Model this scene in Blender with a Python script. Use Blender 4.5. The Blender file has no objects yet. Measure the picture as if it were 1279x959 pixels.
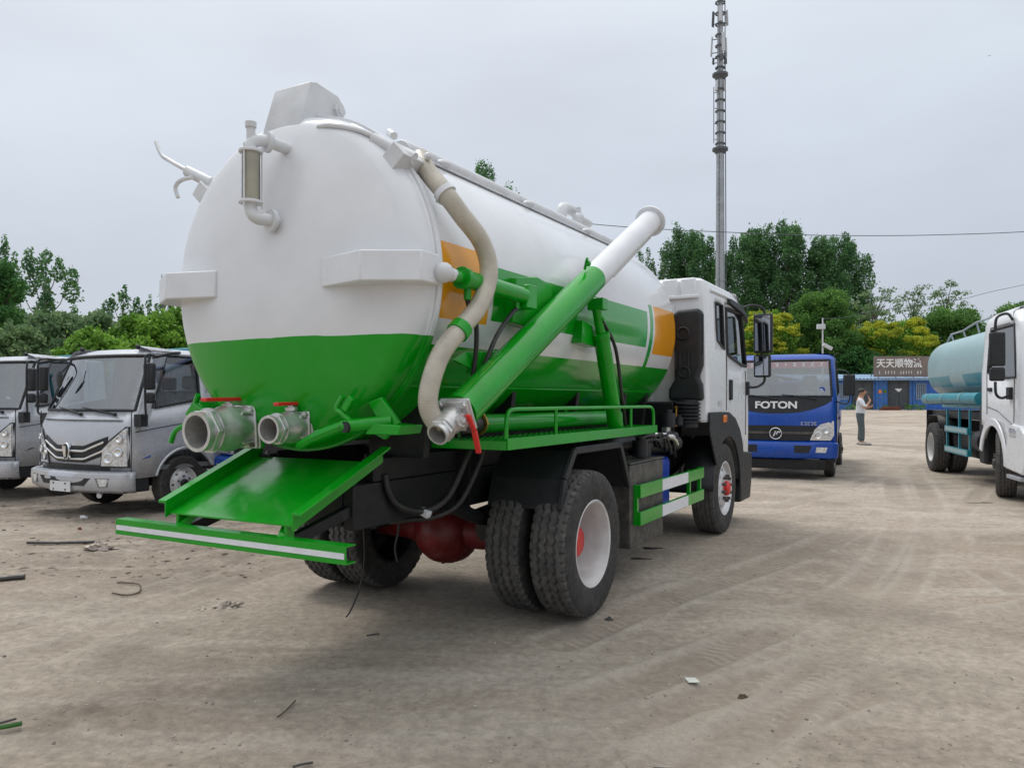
import bpy, math, random
import numpy as np
from mathutils import Vector, Matrix
random.seed(11)
R = math.radians
sin, cos, pi = math.sin, math.cos, math.pi
scene = bpy.context.scene
col = scene.collection

# ------------------------------------------------------------------ camera
cam_d = bpy.data.cameras.new('camera')
cam = bpy.data.objects.new('camera', cam_d)
col.objects.link(cam)
cam.location = (0, 0, 1.55)
cam.rotation_euler = (R(90), 0, 0)
cam_d.sensor_width = 36.0
cam_d.lens = 965.0 / 1279.0 * 36.0
cam_d.shift_y = 18.5 / 1279.0
cam_d.clip_start = 0.05
cam_d.clip_end = 3000
scene.camera = cam

# ------------------------------------------------------------------ sky, sun, exposure
SUN_EL, SUN_AZ = 58.0, -35.0          # azimuth from +Y, clockwise
world = bpy.data.worlds.new('World')
scene.world = world
world.use_nodes = True
wn, wl = world.node_tree.nodes, world.node_tree.links
wn.clear()
w_out = wn.new('ShaderNodeOutputWorld')
w_bg = wn.new('ShaderNodeBackground')
w_bg.inputs['Strength'].default_value = 0.12
w_sky = wn.new('ShaderNodeTexSky')
w_sky.sky_type = 'NISHITA'
w_sky.sun_disc = False
w_sky.sun_elevation = R(SUN_EL)
w_sky.sun_rotation = R(SUN_AZ)
w_sky.dust_density = 5.0
w_tc = wn.new('ShaderNodeTexCoord')
w_sep = wn.new('ShaderNodeSeparateXYZ')
wl.new(w_tc.outputs['Generated'], w_sep.inputs[0])
w_cl = wn.new('ShaderNodeClamp')                       # height above the horizon, 0..1
wl.new(w_sep.outputs['Z'], w_cl.inputs['Value'])
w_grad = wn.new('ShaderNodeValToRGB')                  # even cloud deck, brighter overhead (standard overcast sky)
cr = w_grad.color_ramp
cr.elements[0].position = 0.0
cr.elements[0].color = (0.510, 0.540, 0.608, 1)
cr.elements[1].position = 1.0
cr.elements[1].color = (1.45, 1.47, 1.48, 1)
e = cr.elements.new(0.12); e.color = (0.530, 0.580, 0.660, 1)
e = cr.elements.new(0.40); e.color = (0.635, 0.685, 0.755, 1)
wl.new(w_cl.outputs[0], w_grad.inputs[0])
w_map = wn.new('ShaderNodeMapping')
w_map.inputs['Scale'].default_value = (1.6, 1.6, 4.5)
wl.new(w_tc.outputs['Generated'], w_map.inputs['Vector'])
w_noise = wn.new('ShaderNodeTexNoise')
w_noise.inputs['Scale'].default_value = 1.7
w_noise.inputs['Detail'].default_value = 5
w_noise.inputs['Roughness'].default_value = 0.5
wl.new(w_map.outputs[0], w_noise.inputs['Vector'])
w_cr2 = wn.new('ShaderNodeValToRGB')
w_cr2.color_ramp.elements[0].position = 0.32
w_cr2.color_ramp.elements[0].color = (0.945, 0.94, 0.95, 1)
w_cr2.color_ramp.elements[1].position = 0.70
w_cr2.color_ramp.elements[1].color = (1.05, 1.07, 1.07, 1)
wl.new(w_noise.outputs['Fac'], w_cr2.inputs[0])
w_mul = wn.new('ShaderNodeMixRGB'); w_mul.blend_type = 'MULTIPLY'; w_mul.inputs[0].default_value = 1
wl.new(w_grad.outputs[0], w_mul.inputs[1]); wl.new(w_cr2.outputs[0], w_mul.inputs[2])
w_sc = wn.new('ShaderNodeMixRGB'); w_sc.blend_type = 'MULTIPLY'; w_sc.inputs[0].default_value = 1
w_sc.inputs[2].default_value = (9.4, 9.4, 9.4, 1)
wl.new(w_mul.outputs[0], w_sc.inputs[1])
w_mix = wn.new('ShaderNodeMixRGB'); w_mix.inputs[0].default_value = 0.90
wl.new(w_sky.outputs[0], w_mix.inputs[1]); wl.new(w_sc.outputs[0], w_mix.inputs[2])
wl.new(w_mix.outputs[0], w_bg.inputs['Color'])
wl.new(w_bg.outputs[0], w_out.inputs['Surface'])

sun_d = bpy.data.lights.new('sun', 'SUN')
sun_d.energy = 1.5
sun_d.angle = R(22)
sun_d.color = (1.0, 0.965, 0.91)
sun = bpy.data.objects.new('sun', sun_d)
col.objects.link(sun)
sd = Vector((sin(R(SUN_AZ)) * cos(R(SUN_EL)), cos(R(SUN_AZ)) * cos(R(SUN_EL)), sin(R(SUN_EL))))
sun.rotation_euler = sd.to_track_quat('Z', 'Y').to_euler()

vs = scene.view_settings
vs.view_transform = 'Standard'
vs.look = 'None'
vs.exposure = 0.0
vs.gamma = 1.0
vs.use_curve_mapping = False
scene.cycles.max_bounces = 8
scene.cycles.transparent_max_bounces = 24

# ------------------------------------------------------------------ helpers
def terrain(x, y):
    t = max(0.0, y - 15.5)
    return 0.0172 * t * t / (t + 3.0) if t > 0 else 0.0

def at(px, py, Y):
    """a pixel of the photograph (1279 wide) at distance Y"""
    return Vector(((px - 639.5) / 965.0 * Y, Y, 1.55 + (498.0 - py) / 965.0 * Y))

def gp(px, py):
    """ground point seen at a pixel (flat yard)"""
    Y = 1.55 * 965.0 / (py - 498.0)
    return Vector(((px - 639.5) / 965.0 * Y, Y, 0))

class B:
    """collects shapes; becomes one mesh"""
    def __init__(s):
        s.v, s.f = [], []
    def add(s, vs_, fs):
        n = len(s.v)
        s.v += [tuple(p) for p in vs_]
        s.f += [tuple(i + n for i in q) for q in fs]
        return s
    def box(s, c, size, rot=None):
        sx, sy, sz = [k / 2 for k in size]
        vs_ = [Vector((x, y, z)) for x in (-sx, sx) for y in (-sy, sy) for z in (-sz, sz)]
        if rot is not None:
            vs_ = [rot @ p for p in vs_]
        c = Vector(c)
        return s.add([p + c for p in vs_], [(0, 1, 3, 2), (4, 6, 7, 5), (0, 4, 5, 1), (2, 3, 7, 6), (0, 2, 6, 4), (1, 5, 7, 3)])
    def bb(s, x0, x1, y0, y1, z0, z1):
        return s.box(((x0 + x1) / 2, (y0 + y1) / 2, (z0 + z1) / 2), (x1 - x0, y1 - y0, z1 - z0))
    def bar(s, p0, p1, w, h, up=(0, 0, 1)):
        p0, p1 = Vector(p0), Vector(p1)
        d = p1 - p0
        y = d.normalized()
        x = y.cross(Vector(up))
        if x.length < 1e-4:
            x = y.cross(Vector((1, 0, 0)))
        x.normalize()
        z = x.cross(y)
        M = Matrix((x, y, z)).transposed()
        return s.box((p0 + p1) / 2, (w, d.length, h), M)
    def tube(s, pts, r, n=10, caps=True, closed=False):
        pts = [Vector(p) for p in pts]
        m = len(pts)
        rs = r if isinstance(r, (list, tuple)) else [r] * m
        vs_, fs = [], []
        prev = None
        for i, p in enumerate(pts):
            if closed:
                t = pts[(i + 1) % m] - pts[i - 1]
            else:
                t = pts[min(i + 1, m - 1)] - pts[max(i - 1, 0)]
            t.normalize()
            if prev is None:
                a = t.cross(Vector((0, 0, 1)))
                if a.length < 0.05:
                    a = t.cross(Vector((1, 0, 0)))
            else:
                a = prev - t * prev.dot(t)
                if a.length < 1e-5:
                    a = t.cross(Vector((1, 0, 0)))
            a.normalize()
            prev = a
            b = t.cross(a)
            for k in range(n):
                an = 2 * pi * k / n
                vs_.append(p + (a * cos(an) + b * sin(an)) * rs[i])
        last = m if closed else m - 1
        for i in range(last):
            for k in range(n):
                a0, a1 = i * n + k, i * n + (k + 1) % n
                j = ((i + 1) % m) * n
                fs.append((a0, j + k, j + (k + 1) % n, a1))
        if caps and not closed:
            fs.append(tuple(range(n)))
            fs.append(tuple((m - 1) * n + k for k in reversed(range(n))))
        return s.add(vs_, fs)
    def cyl(s, p0, p1, r0, r1=None, n=20, caps=True):
        return s.tube([p0, p1], [r0, r0 if r1 is None else r1], n, caps)
    def lathe(s, prof, o=(0, 0, 0), ax=(1, 0, 0), n=48, closed=False):
        """prof: (along axis, radius)"""
        o, ax = Vector(o), Vector(ax).normalized()
        a = ax.cross(Vector((0, 0, 1)))
        if a.length < 0.05:
            a = ax.cross(Vector((0, 1, 0)))
        a.normalize()
        b = ax.cross(a)
        vs_, fs = [], []
        for (t, r) in prof:
            for k in range(n):
                an = 2 * pi * k / n
                vs_.append(o + ax * t + (a * cos(an) + b * sin(an)) * max(r, 1e-4))
        m = len(prof)
        for i in range(m if closed else m - 1):
            j = (i + 1) % m
            for k in range(n):
                fs.append((i * n + k, i * n + (k + 1) % n, j * n + (k + 1) % n, j * n + k))
        return s.add(vs_, fs)
    def prism(s, poly, a, b, axis='x'):
        """poly of 2D points: axis x -> (y,z); y -> (x,z); z -> (x,y)"""
        def P(q, t):
            return {'x': (t, q[0], q[1]), 'y': (q[0], t, q[1]), 'z': (q[0], q[1], t)}[axis]
        n = len(poly)
        vs_ = [P(q, a) for q in poly] + [P(q, b) for q in poly]
        fs = [tuple(range(n)), tuple(reversed(range(n, 2 * n)))]
        fs += [(i, n + i, n + (i + 1) % n, (i + 1) % n) for i in range(n)]
        return s.add(vs_, fs)
    def sphere(s, c, r, n=14, m=8):
        rx, ry, rz = r if isinstance(r, (list, tuple)) else (r, r, r)
        vs_, fs = [], []
        for i in range(m + 1):
            th = pi * i / m
            for k in range(n):
                an = 2 * pi * k / n
                vs_.append((c[0] + rx * max(sin(th), 1e-3) * cos(an), c[1] + ry * max(sin(th), 1e-3) * sin(an), c[2] + rz * cos(th)))
        for i in range(m):
            for k in range(n):
                fs.append((i * n + k, (i + 1) * n + k, (i + 1) * n + (k + 1) % n, i * n + (k + 1) % n))
        return s.add(vs_, fs)
    def mirror_x(s):
        n = len(s.v)
        s.v += [(-x, y, z) for (x, y, z) in s.v[:n]]
        s.f += [tuple(reversed([i + n for i in q])) for q in s.f[:]]
        return s
    def mesh(s, name, mat_, smooth=True, ang=38):
        me = bpy.data.meshes.new(name)
        me.from_pydata(s.v, [], s.f)
        import bmesh
        bm = bmesh.new(); bm.from_mesh(me)
        bmesh.ops.recalc_face_normals(bm, faces=bm.faces)
        bm.to_mesh(me); bm.free()
        if smooth:
            me.shade_smooth()
            me.set_sharp_from_angle(angle=R(ang))
        if mat_:
            me.materials.append(mat_)
        return me

def link(name, me, parent=None, loc=None, rot=None):
    o = bpy.data.objects.new(name, me)
    col.objects.link(o)
    if parent is not None:
        o.parent = parent
    if loc is not None:
        o.location = loc
    if rot is not None:
        o.rotation_euler = rot
    return o

def obj(name, b, m, parent=None, bevel=0.0, smooth=True, ang=38, seg=2):
    o = link(name, b.mesh(name, m, smooth, ang), parent)
    if bevel:
        md = o.modifiers.new('bevel', 'BEVEL')
        md.width = bevel; md.segments = seg; md.limit_method = 'ANGLE'; md.angle_limit = R(35)
        md.harden_normals = False
    return o

def tag(o, label, cat, group=None):
    o['label'] = label; o['category'] = cat
    if group:
        o['group'] = group
    return o

def thing(name, label, cat, loc=(0, 0, 0), rz=0.0, group=None):
    o = bpy.data.objects.new(name, None)
    col.objects.link(o)
    o.empty_display_size = 0.2
    o.location = loc; o.rotation_euler = (0, 0, rz)
    return tag(o, label, cat, group)

def smooth_path(pts, k=6):
    pts = [Vector(p) for p in pts]
    out = []
    n = len(pts)
    for i in range(n - 1):
        p0, p1, p2, p3 = pts[max(i - 1, 0)], pts[i], pts[i + 1], pts[min(i + 2, n - 1)]
        for j in range(k):
            t = j / k
            out.append(0.5 * ((2 * p1) + (p2 - p0) * t + (2 * p0 - 5 * p1 + 4 * p2 - p3) * t * t + (3 * p1 - p0 - 3 * p2 + p3) * t ** 3))
    out.append(pts[-1])
    return out

# ------------------------------------------------------------------ materials
def new_mat(name):
    m = bpy.data.materials.new(name)
    m.use_nodes = True
    nt = m.node_tree
    return m, nt, nt.nodes['Principled BSDF']

def mixrgb(nt, fac, a, b, mode='MIX'):
    n = nt.nodes.new('ShaderNodeMixRGB'); n.blend_type = mode
    for i, v in ((0, fac), (1, a), (2, b)):
        if isinstance(v, (int, float)):
            n.inputs[i].default_value = v
        elif isinstance(v, tuple):
            n.inputs[i].default_value = v if len(v) == 4 else (*v, 1)
        else:
            nt.links.new(v, n.inputs[i])
    return n.outputs[0]

def math_n(nt, op, a, b=0.0):
    n = nt.nodes.new('ShaderNodeMath'); n.operation = op
    for i, v in ((0, a), (1, b)):
        if isinstance(v, (int, float)):
            n.inputs[i].default_value = v
        else:
            nt.links.new(v, n.inputs[i])
    return n.outputs[0]

def noise_n(nt, vec, scale, detail=4, rough=0.55):
    n = nt.nodes.new('ShaderNodeTexNoise')
    n.inputs['Scale'].default_value = scale
    n.inputs['Detail'].default_value = detail
    n.inputs['Roughness'].default_value = rough
    if vec is not None:
        nt.links.new(vec, n.inputs['Vector'])
    return n.outputs['Fac']

def ramp_n(nt, fac, p0, c0, p1, c1):
    n = nt.nodes.new('ShaderNodeValToRGB')
    n.color_ramp.elements[0].position = p0; n.color_ramp.elements[0].color = (*c0, 1)
    n.color_ramp.elements[1].position = p1; n.color_ramp.elements[1].color = (*c1, 1)
    nt.links.new(fac, n.inputs[0])
    return n.outputs[0]

def finish(nt, bs, color, vec, rough, var, scale, bump, bscale, dirt, dirt_col=(0.30, 0.26, 0.21)):
    nz = noise_n(nt, vec, scale, 5)
    v = ramp_n(nt, nz, 0.3, (1 - var,) * 3, 0.7, (1 + var,) * 3)
    c = mixrgb(nt, 1.0, color, v, 'MULTIPLY')
    if dirt:
        dn = noise_n(nt, vec, scale * 1.3, 6, 0.58)
        dm = ramp_n(nt, dn, 0.46, (0, 0, 0), 0.80, (dirt,) * 3)
        c = mixrgb(nt, dm, c, dirt_col)
    nt.links.new(c, bs.inputs['Base Color'])
    rn = noise_n(nt, vec, scale * 3, 5)
    rr = ramp_n(nt, rn, 0.3, (max(rough * 0.8, 0.03),) * 3, 0.75, (min(rough * 1.3, 1),) * 3)
    nt.links.new(rr, bs.inputs['Roughness'])
    if bump:
        bp = nt.nodes.new('ShaderNodeBump')
        bp.inputs['Strength'].default_value = bump
        bp.inputs['Distance'].default_value = 0.01
        nt.links.new(noise_n(nt, vec, bscale, 4), bp.inputs['Height'])
        nt.links.new(bp.outputs[0], bs.inputs['Normal'])

def mat(name, color, rough=0.5, metal=0.0, var=0.08, scale=5.0, bump=0.0, bscale=60.0, coat=0.0, dirt=0.0, spec=0.5):
    m, nt, bs = new_mat(name)
    tc = nt.nodes.new('ShaderNodeTexCoord')
    rgb = nt.nodes.new('ShaderNodeRGB'); rgb.outputs[0].default_value = (*color, 1)
    finish(nt, bs, rgb.outputs[0], tc.outputs['Object'], rough, var, scale, bump, bscale, dirt)
    bs.inputs['Metallic'].default_value = metal
    bs.inputs['Coat Weight'].default_value = coat
    bs.inputs['Coat Roughness'].default_value = 0.12
    bs.inputs['Specular IOR Level'].default_value = spec
    return m

WHITE = (0.69, 0.70, 0.72)
GREEN = (0.0012, 0.290, 0.008)
ORANGE = (0.80, 0.335, 0.010)
M = {}
M['white_paint'] = mat('white_paint', WHITE, 0.32, var=0.04, bump=0.04, bscale=30, coat=0.15, dirt=0.10)
M['white_metal'] = mat('white_metal_paint', (0.62, 0.63, 0.645), 0.42, var=0.08, bump=0.08, bscale=45, dirt=0.22)
M['green_paint'] = mat('green_paint', GREEN, 0.18, var=0.10, bump=0.16, bscale=9, coat=0.06, dirt=0.05, spec=0.42)
M['tape_white'] = mat('reflective_white', (0.72, 0.73, 0.76), 0.4, var=0.05, scale=12, dirt=0.15)
M['alu'] = mat('cast_aluminium', (0.60, 0.60, 0.59), 0.38, metal=0.75, var=0.14, scale=14, bump=0.15, bscale=90, dirt=0.1)
M['alu_in'] = mat('worn_aluminium_bore', (0.42, 0.41, 0.39), 0.6, metal=0.5, var=0.2, scale=14, bump=0.15, bscale=90, dirt=0.25)
M['red_paint'] = mat('red_lever_paint', (0.62, 0.02, 0.015), 0.35, var=0.1, coat=0.1, dirt=0.05)
M['axle_red'] = mat('dark_red_primer', (0.16, 0.008, 0.010), 0.45, var=0.25, scale=9, bump=0.1, dirt=0.22)
M['black_chassis'] = mat('black_chassis_paint', (0.010, 0.011, 0.013), 0.45, var=0.3, scale=6, bump=0.06, dirt=0.03, spec=0.35)
M['black_plastic'] = mat('black_plastic', (0.017, 0.019, 0.022), 0.5, var=0.2, scale=8, bump=0.06, bscale=120, dirt=0.03, spec=0.4)
M['dark_steel'] = mat('dusty_dark_box_paint', (0.055, 0.052, 0.048), 0.5, var=0.2, scale=8, bump=0.05, dirt=0.35)
M['rubber'] = mat('tyre_rubber', (0.026, 0.025, 0.025), 0.72, var=0.25, scale=9, bump=0.12, bscale=180, dirt=0.14)
M['tread'] = mat('dusty_tread_rubber', (0.078, 0.076, 0.074), 0.85, var=0.3, scale=16, bump=0.2, bscale=220, dirt=0.26, spec=0.25)
M['hose_black'] = mat('black_hose_rubber', (0.014, 0.014, 0.015), 0.5, var=0.2, bump=0.06, bscale=90, dirt=0.08)
M['rim_silver'] = mat('silver_rim_paint', (0.64, 0.645, 0.65), 0.34, metal=0.25, var=0.08, scale=10, dirt=0.12)
M['rim_white'] = mat('dusty_white_rim', (0.58, 0.57, 0.56), 0.42, var=0.12, scale=9, dirt=0.22)
M['chrome'] = mat('chrome', (0.78, 0.79, 0.80), 0.12, metal=1.0, var=0.05)
M['silver_paint'] = mat('silver_metallic_paint', (0.50, 0.515, 0.555), 0.28, metal=0.25, var=0.04, coat=0.25, dirt=0.05)
M['blue_paint'] = mat('blue_truck_paint', (0.001, 0.060, 0.36), 0.30, var=0.08, coat=0.15, dirt=0.03)
M['cab_white'] = mat('white_cab_paint', (0.72, 0.735, 0.755), 0.30, var=0.03, coat=0.2, dirt=0.05)
M['teal_light'] = mat('pale_teal_tank_paint', (0.28, 0.42, 0.44), 0.38, var=0.05, dirt=0.08)
M['teal'] = mat('teal_paint', (0.012, 0.235, 0.30), 0.35, var=0.1, dirt=0.1)
M['lamp_clear'] = mat('headlamp_lens', (0.62, 0.64, 0.66), 0.08, metal=0.35, var=0.35, scale=26, coat=0.6)
M['orange_lens'] = mat('orange_lens', (0.80, 0.20, 0.01), 0.2, var=0.1, coat=0.4)
M['blue_plastic'] = mat('blue_tank_plastic', (0.005, 0.05, 0.42), 0.4, var=0.15, bump=0.15, bscale=40)
M['grey_plastic'] = mat('grey_interior_plastic', (0.16, 0.165, 0.17), 0.6, var=0.15)
M['seat'] = mat('seat_in_clear_film', (0.58, 0.60, 0.62), 0.35, var=0.15, bump=0.3, bscale=25)
M['mirror'] = mat('mirror_glass', (0.42, 0.45, 0.50), 0.03, metal=1.0, var=0.02)
M['plate_white'] = mat('plain_plate', (0.70, 0.71, 0.72), 0.4, var=0.05, dirt=0.1)
M['banner_red'] = mat('red_film', (0.78, 0.035, 0.06), 0.45, var=0.1)
M['print_white'] = mat('white_print', (0.80, 0.80, 0.80), 0.5, var=0.03)
M['brass'] = mat('brass_fitting', (0.5, 0.30, 0.07), 0.35, metal=0.8, var=0.1)
M['hosetan'] = None

def glass_mat(name, tint, gl=1.0, rough=0.02, base_fac=0.10):
    m = bpy.data.materials.new(name); m.use_nodes = True
    nt = m.node_tree; nt.nodes.clear()
    o = nt.nodes.new('ShaderNodeOutputMaterial')
    tr = nt.nodes.new('ShaderNodeBsdfTransparent')
    tc = nt.nodes.new('ShaderNodeTexCoord')
    nz = noise_n(nt, tc.outputs['Object'], 3.0, 5)
    c = ramp_n(nt, nz, 0.35, tuple(k * 0.92 for k in tint), 0.7, tint)
    nt.links.new(c, tr.inputs['Color'])
    g = nt.nodes.new('ShaderNodeBsdfGlossy'); g.inputs['Roughness'].default_value = rough
    g.inputs['Color'].default_value = (gl, gl, gl, 1)
    fr = nt.nodes.new('ShaderNodeFresnel'); fr.inputs['IOR'].default_value = 1.5
    f = math_n(nt, 'ADD', fr.outputs[0], base_fac)
    mx = nt.nodes.new('ShaderNodeMixShader')
    nt.links.new(f, mx.inputs[0]); nt.links.new(tr.outputs[0], mx.inputs[1]); nt.links.new(g.outputs[0], mx.inputs[2])
    nt.links.new(mx.outputs[0], o.inputs['Surface'])
    return m
M['glass'] = glass_mat('windscreen_glass', (0.66, 0.72, 0.73), base_fac=0.20)
M['glass_dark'] = glass_mat('tinted_side_glass', (0.36, 0.41, 0.43), base_fac=0.10)
M['glass_clear'] = glass_mat('sight_glass', (0.90, 0.90, 0.84), base_fac=0.04)

# corrugated suction hose: beige film over a wire spiral
m, nt, bs = new_mat('ribbed_beige_hose')
tc = nt.nodes.new('ShaderNodeTexCoord')
rgb = nt.nodes.new('ShaderNodeRGB'); rgb.outputs[0].default_value = (0.47, 0.43, 0.355, 1)
finish(nt, bs, rgb.outputs[0], tc.outputs['Object'], 0.32, 0.16, 9.0, 0.05, 60, 0.15)
bs.inputs['Coat Weight'].default_value = 0.2
M['hosetan'] = m

def tank_paint():
    m, nt, bs = new_mat('tank_livery_paint')
    tc = nt.nodes.new('ShaderNodeTexCoord')
    sp = nt.nodes.new('ShaderNodeSeparateXYZ')
    nt.links.new(tc.outputs['Object'], sp.inputs[0])
    u, z = sp.outputs['Y'], sp.outputs['Z']
    gt = lambda a, v: math_n(nt, 'GREATER_THAN', a, v)
    lt = lambda a, v: math_n(nt, 'LESS_THAN', a, v)
    mul = lambda *k: k[0] if len(k) == 1 else math_n(nt, 'MULTIPLY', k[0], mul(*k[1:]))
    c = mixrgb(nt, lt(z, 1.855), WHITE, GREEN)
    c = mixrgb(nt, mul(gt(z, 2.03), lt(z, 2.365), gt(u, -1.0), lt(u, 1.83)), c, GREEN)
    c = mixrgb(nt, mul(gt(z, 2.0), lt(z, 2.43), lt(u, -1.045)), c, ORANGE)
    c = mixrgb(nt, mul(gt(z, 1.85), lt(z, 2.44), gt(u, 1.895), lt(u, 1.99)), c, GREEN)
    c = mixrgb(nt, mul(gt(z, 1.98), lt(z, 2.44), gt(u, 2.035)), c, ORANGE)
    finish(nt, bs, c, tc.outputs['Object'], 0.17, 0.05, 3.0, 0.30, 2.6, 0.04)
    bs.inputs['Coat Weight'].default_value = 0.3
    bs.inputs['Coat Roughness'].default_value = 0.1
    return m
def head_paint():
    m, nt, bs = new_mat('tank_door_paint')
    tc = nt.nodes.new('ShaderNodeTexCoord')
    sp = nt.nodes.new('ShaderNodeSeparateXYZ')
    nt.links.new(tc.outputs['Object'], sp.inputs[0])
    wob = math_n(nt, 'MULTIPLY', math_n(nt, 'SUBTRACT', noise_n(nt, tc.outputs['Object'], 4.0, 2), 0.5), 0.02)
    zz = math_n(nt, 'ADD', sp.outputs['Z'], wob)
    c = mixrgb(nt, math_n(nt, 'LESS_THAN', zz, 1.895), WHITE, GREEN)
    finish(nt, bs, c, tc.outputs['Object'], 0.20, 0.05, 3.0, 0.34, 2.4, 0.05, (0.35, 0.35, 0.34))
    bs.inputs['Coat Weight'].default_value = 0.05
    bs.inputs['Specular IOR Level'].default_value = 0.40
    return m
M['tank'] = tank_paint()
M['head'] = head_paint()

def text_obj(name, s, size, m, parent, loc, rot, depth=0.004, sx=1.0, bold=0.0, align='CENTER'):
    cu = bpy.data.curves.new(name, 'FONT')
    cu.body = s; cu.size = size; cu.extrude = depth; cu.align_x = align; cu.align_y = 'CENTER'
    cu.offset = bold
    tmp = bpy.data.objects.new('tmp', cu); col.objects.link(tmp)
    dg = bpy.context.evaluated_depsgraph_get()
    me = bpy.data.meshes.new_from_object(tmp.evaluated_get(dg))
    bpy.data.objects.remove(tmp); bpy.data.curves.remove(cu)
    me.materials.clear(); me.materials.append(m)
    o = link(name, me, parent, loc, rot)
    o.scale = (sx, 1, 1)
    return o
# ------------------------------------------------------------------ ground
def _hash(ix, iy, seed):
    n = (ix.astype(np.int64) * 374761393 + iy.astype(np.int64) * 668265263 + seed * 1442695041) & 0x7fffffff
    n = ((n ^ (n >> 13)) * 1274126177) & 0x7fffffff
    n = n ^ (n >> 16)
    return (n & 0xffff) / 65535.0
def vnoise(x, y, seed=0):
    ix, iy = np.floor(x), np.floor(y)
    fx, fy = x - ix, y - iy
    fx = fx * fx * (3 - 2 * fx); fy = fy * fy * (3 - 2 * fy)
    a, b = _hash(ix, iy, seed), _hash(ix + 1, iy, seed)
    c, d = _hash(ix, iy + 1, seed), _hash(ix + 1, iy + 1, seed)
    return (a * (1 - fx) + b * fx) * (1 - fy) + (c * (1 - fx) + d * fx) * fy
def fbm(x, y, f, oct_=4, seed=0):
    s, a, t = 0, 1.0, 0
    for i in range(oct_):
        s = s + a * (vnoise(x * f, y * f, seed + i) - 0.5); t += a
        a *= 0.5; f *= 2.1
    return s / t * 2

# tyre tracks pressed into the dirt: pixel polylines on the yard, wheel-track width in metres
TRACKS = [([(300, 1130), (660, 945), (900, 862), (1279, 762), (1500, 705)], 0.24),
          ([(560, 1150), (860, 945), (1060, 868), (1279, 800), (1600, 725)], 0.24),
          ([(-60, 860), (150, 780), (330, 716), (450, 690)], 0.22),
          ([(-60, 800), (110, 760), (260, 712), (330, 690)], 0.16),
          ([(640, 905), (860, 828), (1060, 740), (1110, 690), (1125, 640), (1110, 590)], 0.26),
          ([(880, 960), (1010, 850), (1100, 760), (1155, 680), (1165, 630), (1140, 585)], 0.24),
          ([(1279, 740), (1215, 700), (1190, 670), (1200, 640), (1240, 600)], 0.20),
          ([(950, 640), (1050, 612), (1120, 585), (1150, 565)], 0.25),
          ([(700, 800), (860, 735), (1000, 690), (1110, 640)], 0.30)]

def track_field(X, Y):
    """0..1 inside a track, the raised edge, and coordinates along and across it for the tread print"""
    out = np.zeros_like(X); edge = np.zeros_like(X); tu = np.zeros_like(X); tv = np.zeros_like(X)
    for pl, w in TRACKS:
        pts = smooth_path([gp(*p) for p in pl], 8)
        run = 0.0
        best = np.full_like(X, 1e9); al = np.zeros_like(X)
        for a, b in zip(pts[:-1], pts[1:]):
            dx, dy = b.x - a.x, b.y - a.y
            L2 = dx * dx + dy * dy + 1e-9
            t = np.clip(((X - a.x) * dx + (Y - a.y) * dy) / L2, 0, 1)
            d = np.hypot(X - a.x - t * dx, Y - a.y - t * dy)
            m_ = d < best
            best = np.where(m_, d, best)
            al = np.where(m_, run + t * math.sqrt(L2), al)
            run += math.sqrt(L2)
        k = np.clip((w / 2 + 0.05 - best) / 0.07, 0, 1)
        win = best < w / 2 + 0.25
        closer = win & (k >= out)
        tu = np.where(closer, al, tu); tv = np.where(closer, best, tv)
        out = np.maximum(out, k)
        edge = np.maximum(edge, np.exp(-((best - w / 2 - 0.05) / 0.045) ** 2))
    return out, tu, tv, edge

def ground_height(X, Y):
    Rr = np.hypot(X, Y)
    t = np.maximum(0, Y - 15.5)
    Z = 0.0172 * t * t / (t + 3.0)
    far = np.clip((np.hypot(X, Y) - 90) / 60, 0, 1)
    Z = Z * (1 - far) + far * (1.25)
    near = np.clip(1.6 - Rr / 60, 0.1, 1)
    Z = Z + near * (0.028 * fbm(X, Y, 0.45, 4, 3) + 0.012 * fbm(X, Y, 2.6, 4, 9) + 0.006 * fbm(X, Y, 11.0, 3, 21))
    tr, tu, tv, edge = track_field(X, Y)
    brk = np.clip(fbm(X, Y, 1.3, 3, 40) * 1.6 + 0.65, 0, 1)
    Z = Z + brk * (-0.016 * tr + 0.012 * edge * (1 - tr))
    # rough heap of crumbly soil by the left trucks and a low clod at the lower left
    litter = np.maximum(np.exp(-(((X + 3.4) / 2.2) ** 2 + ((Y - 8.6) / 2.0) ** 2)), np.exp(-(((X + 6.6) / 3.6) ** 2 + ((Y - 10.6 - 0.0) / 1.9) ** 2)))
    Z = Z + litter * (0.030 * np.maximum(fbm(X, Y, 3.0, 4, 77), 0) + 0.02 * np.maximum(fbm(X, Y, 9.0, 3, 78), 0))
    clod = np.exp(-(((X + 2.05) / 0.42) ** 2 + ((Y - 3.75) / 0.30) ** 2))
    Z = Z + clod * (0.028 + 0.05 * fbm(X, Y, 5.0, 4, 88))
    return Z, tr, tu, tv, edge, brk, litter, clod

def gz(x, y):
    return float(ground_height(np.array([[float(x)]]), np.array([[float(y)]]))[0][0, 0])

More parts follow.
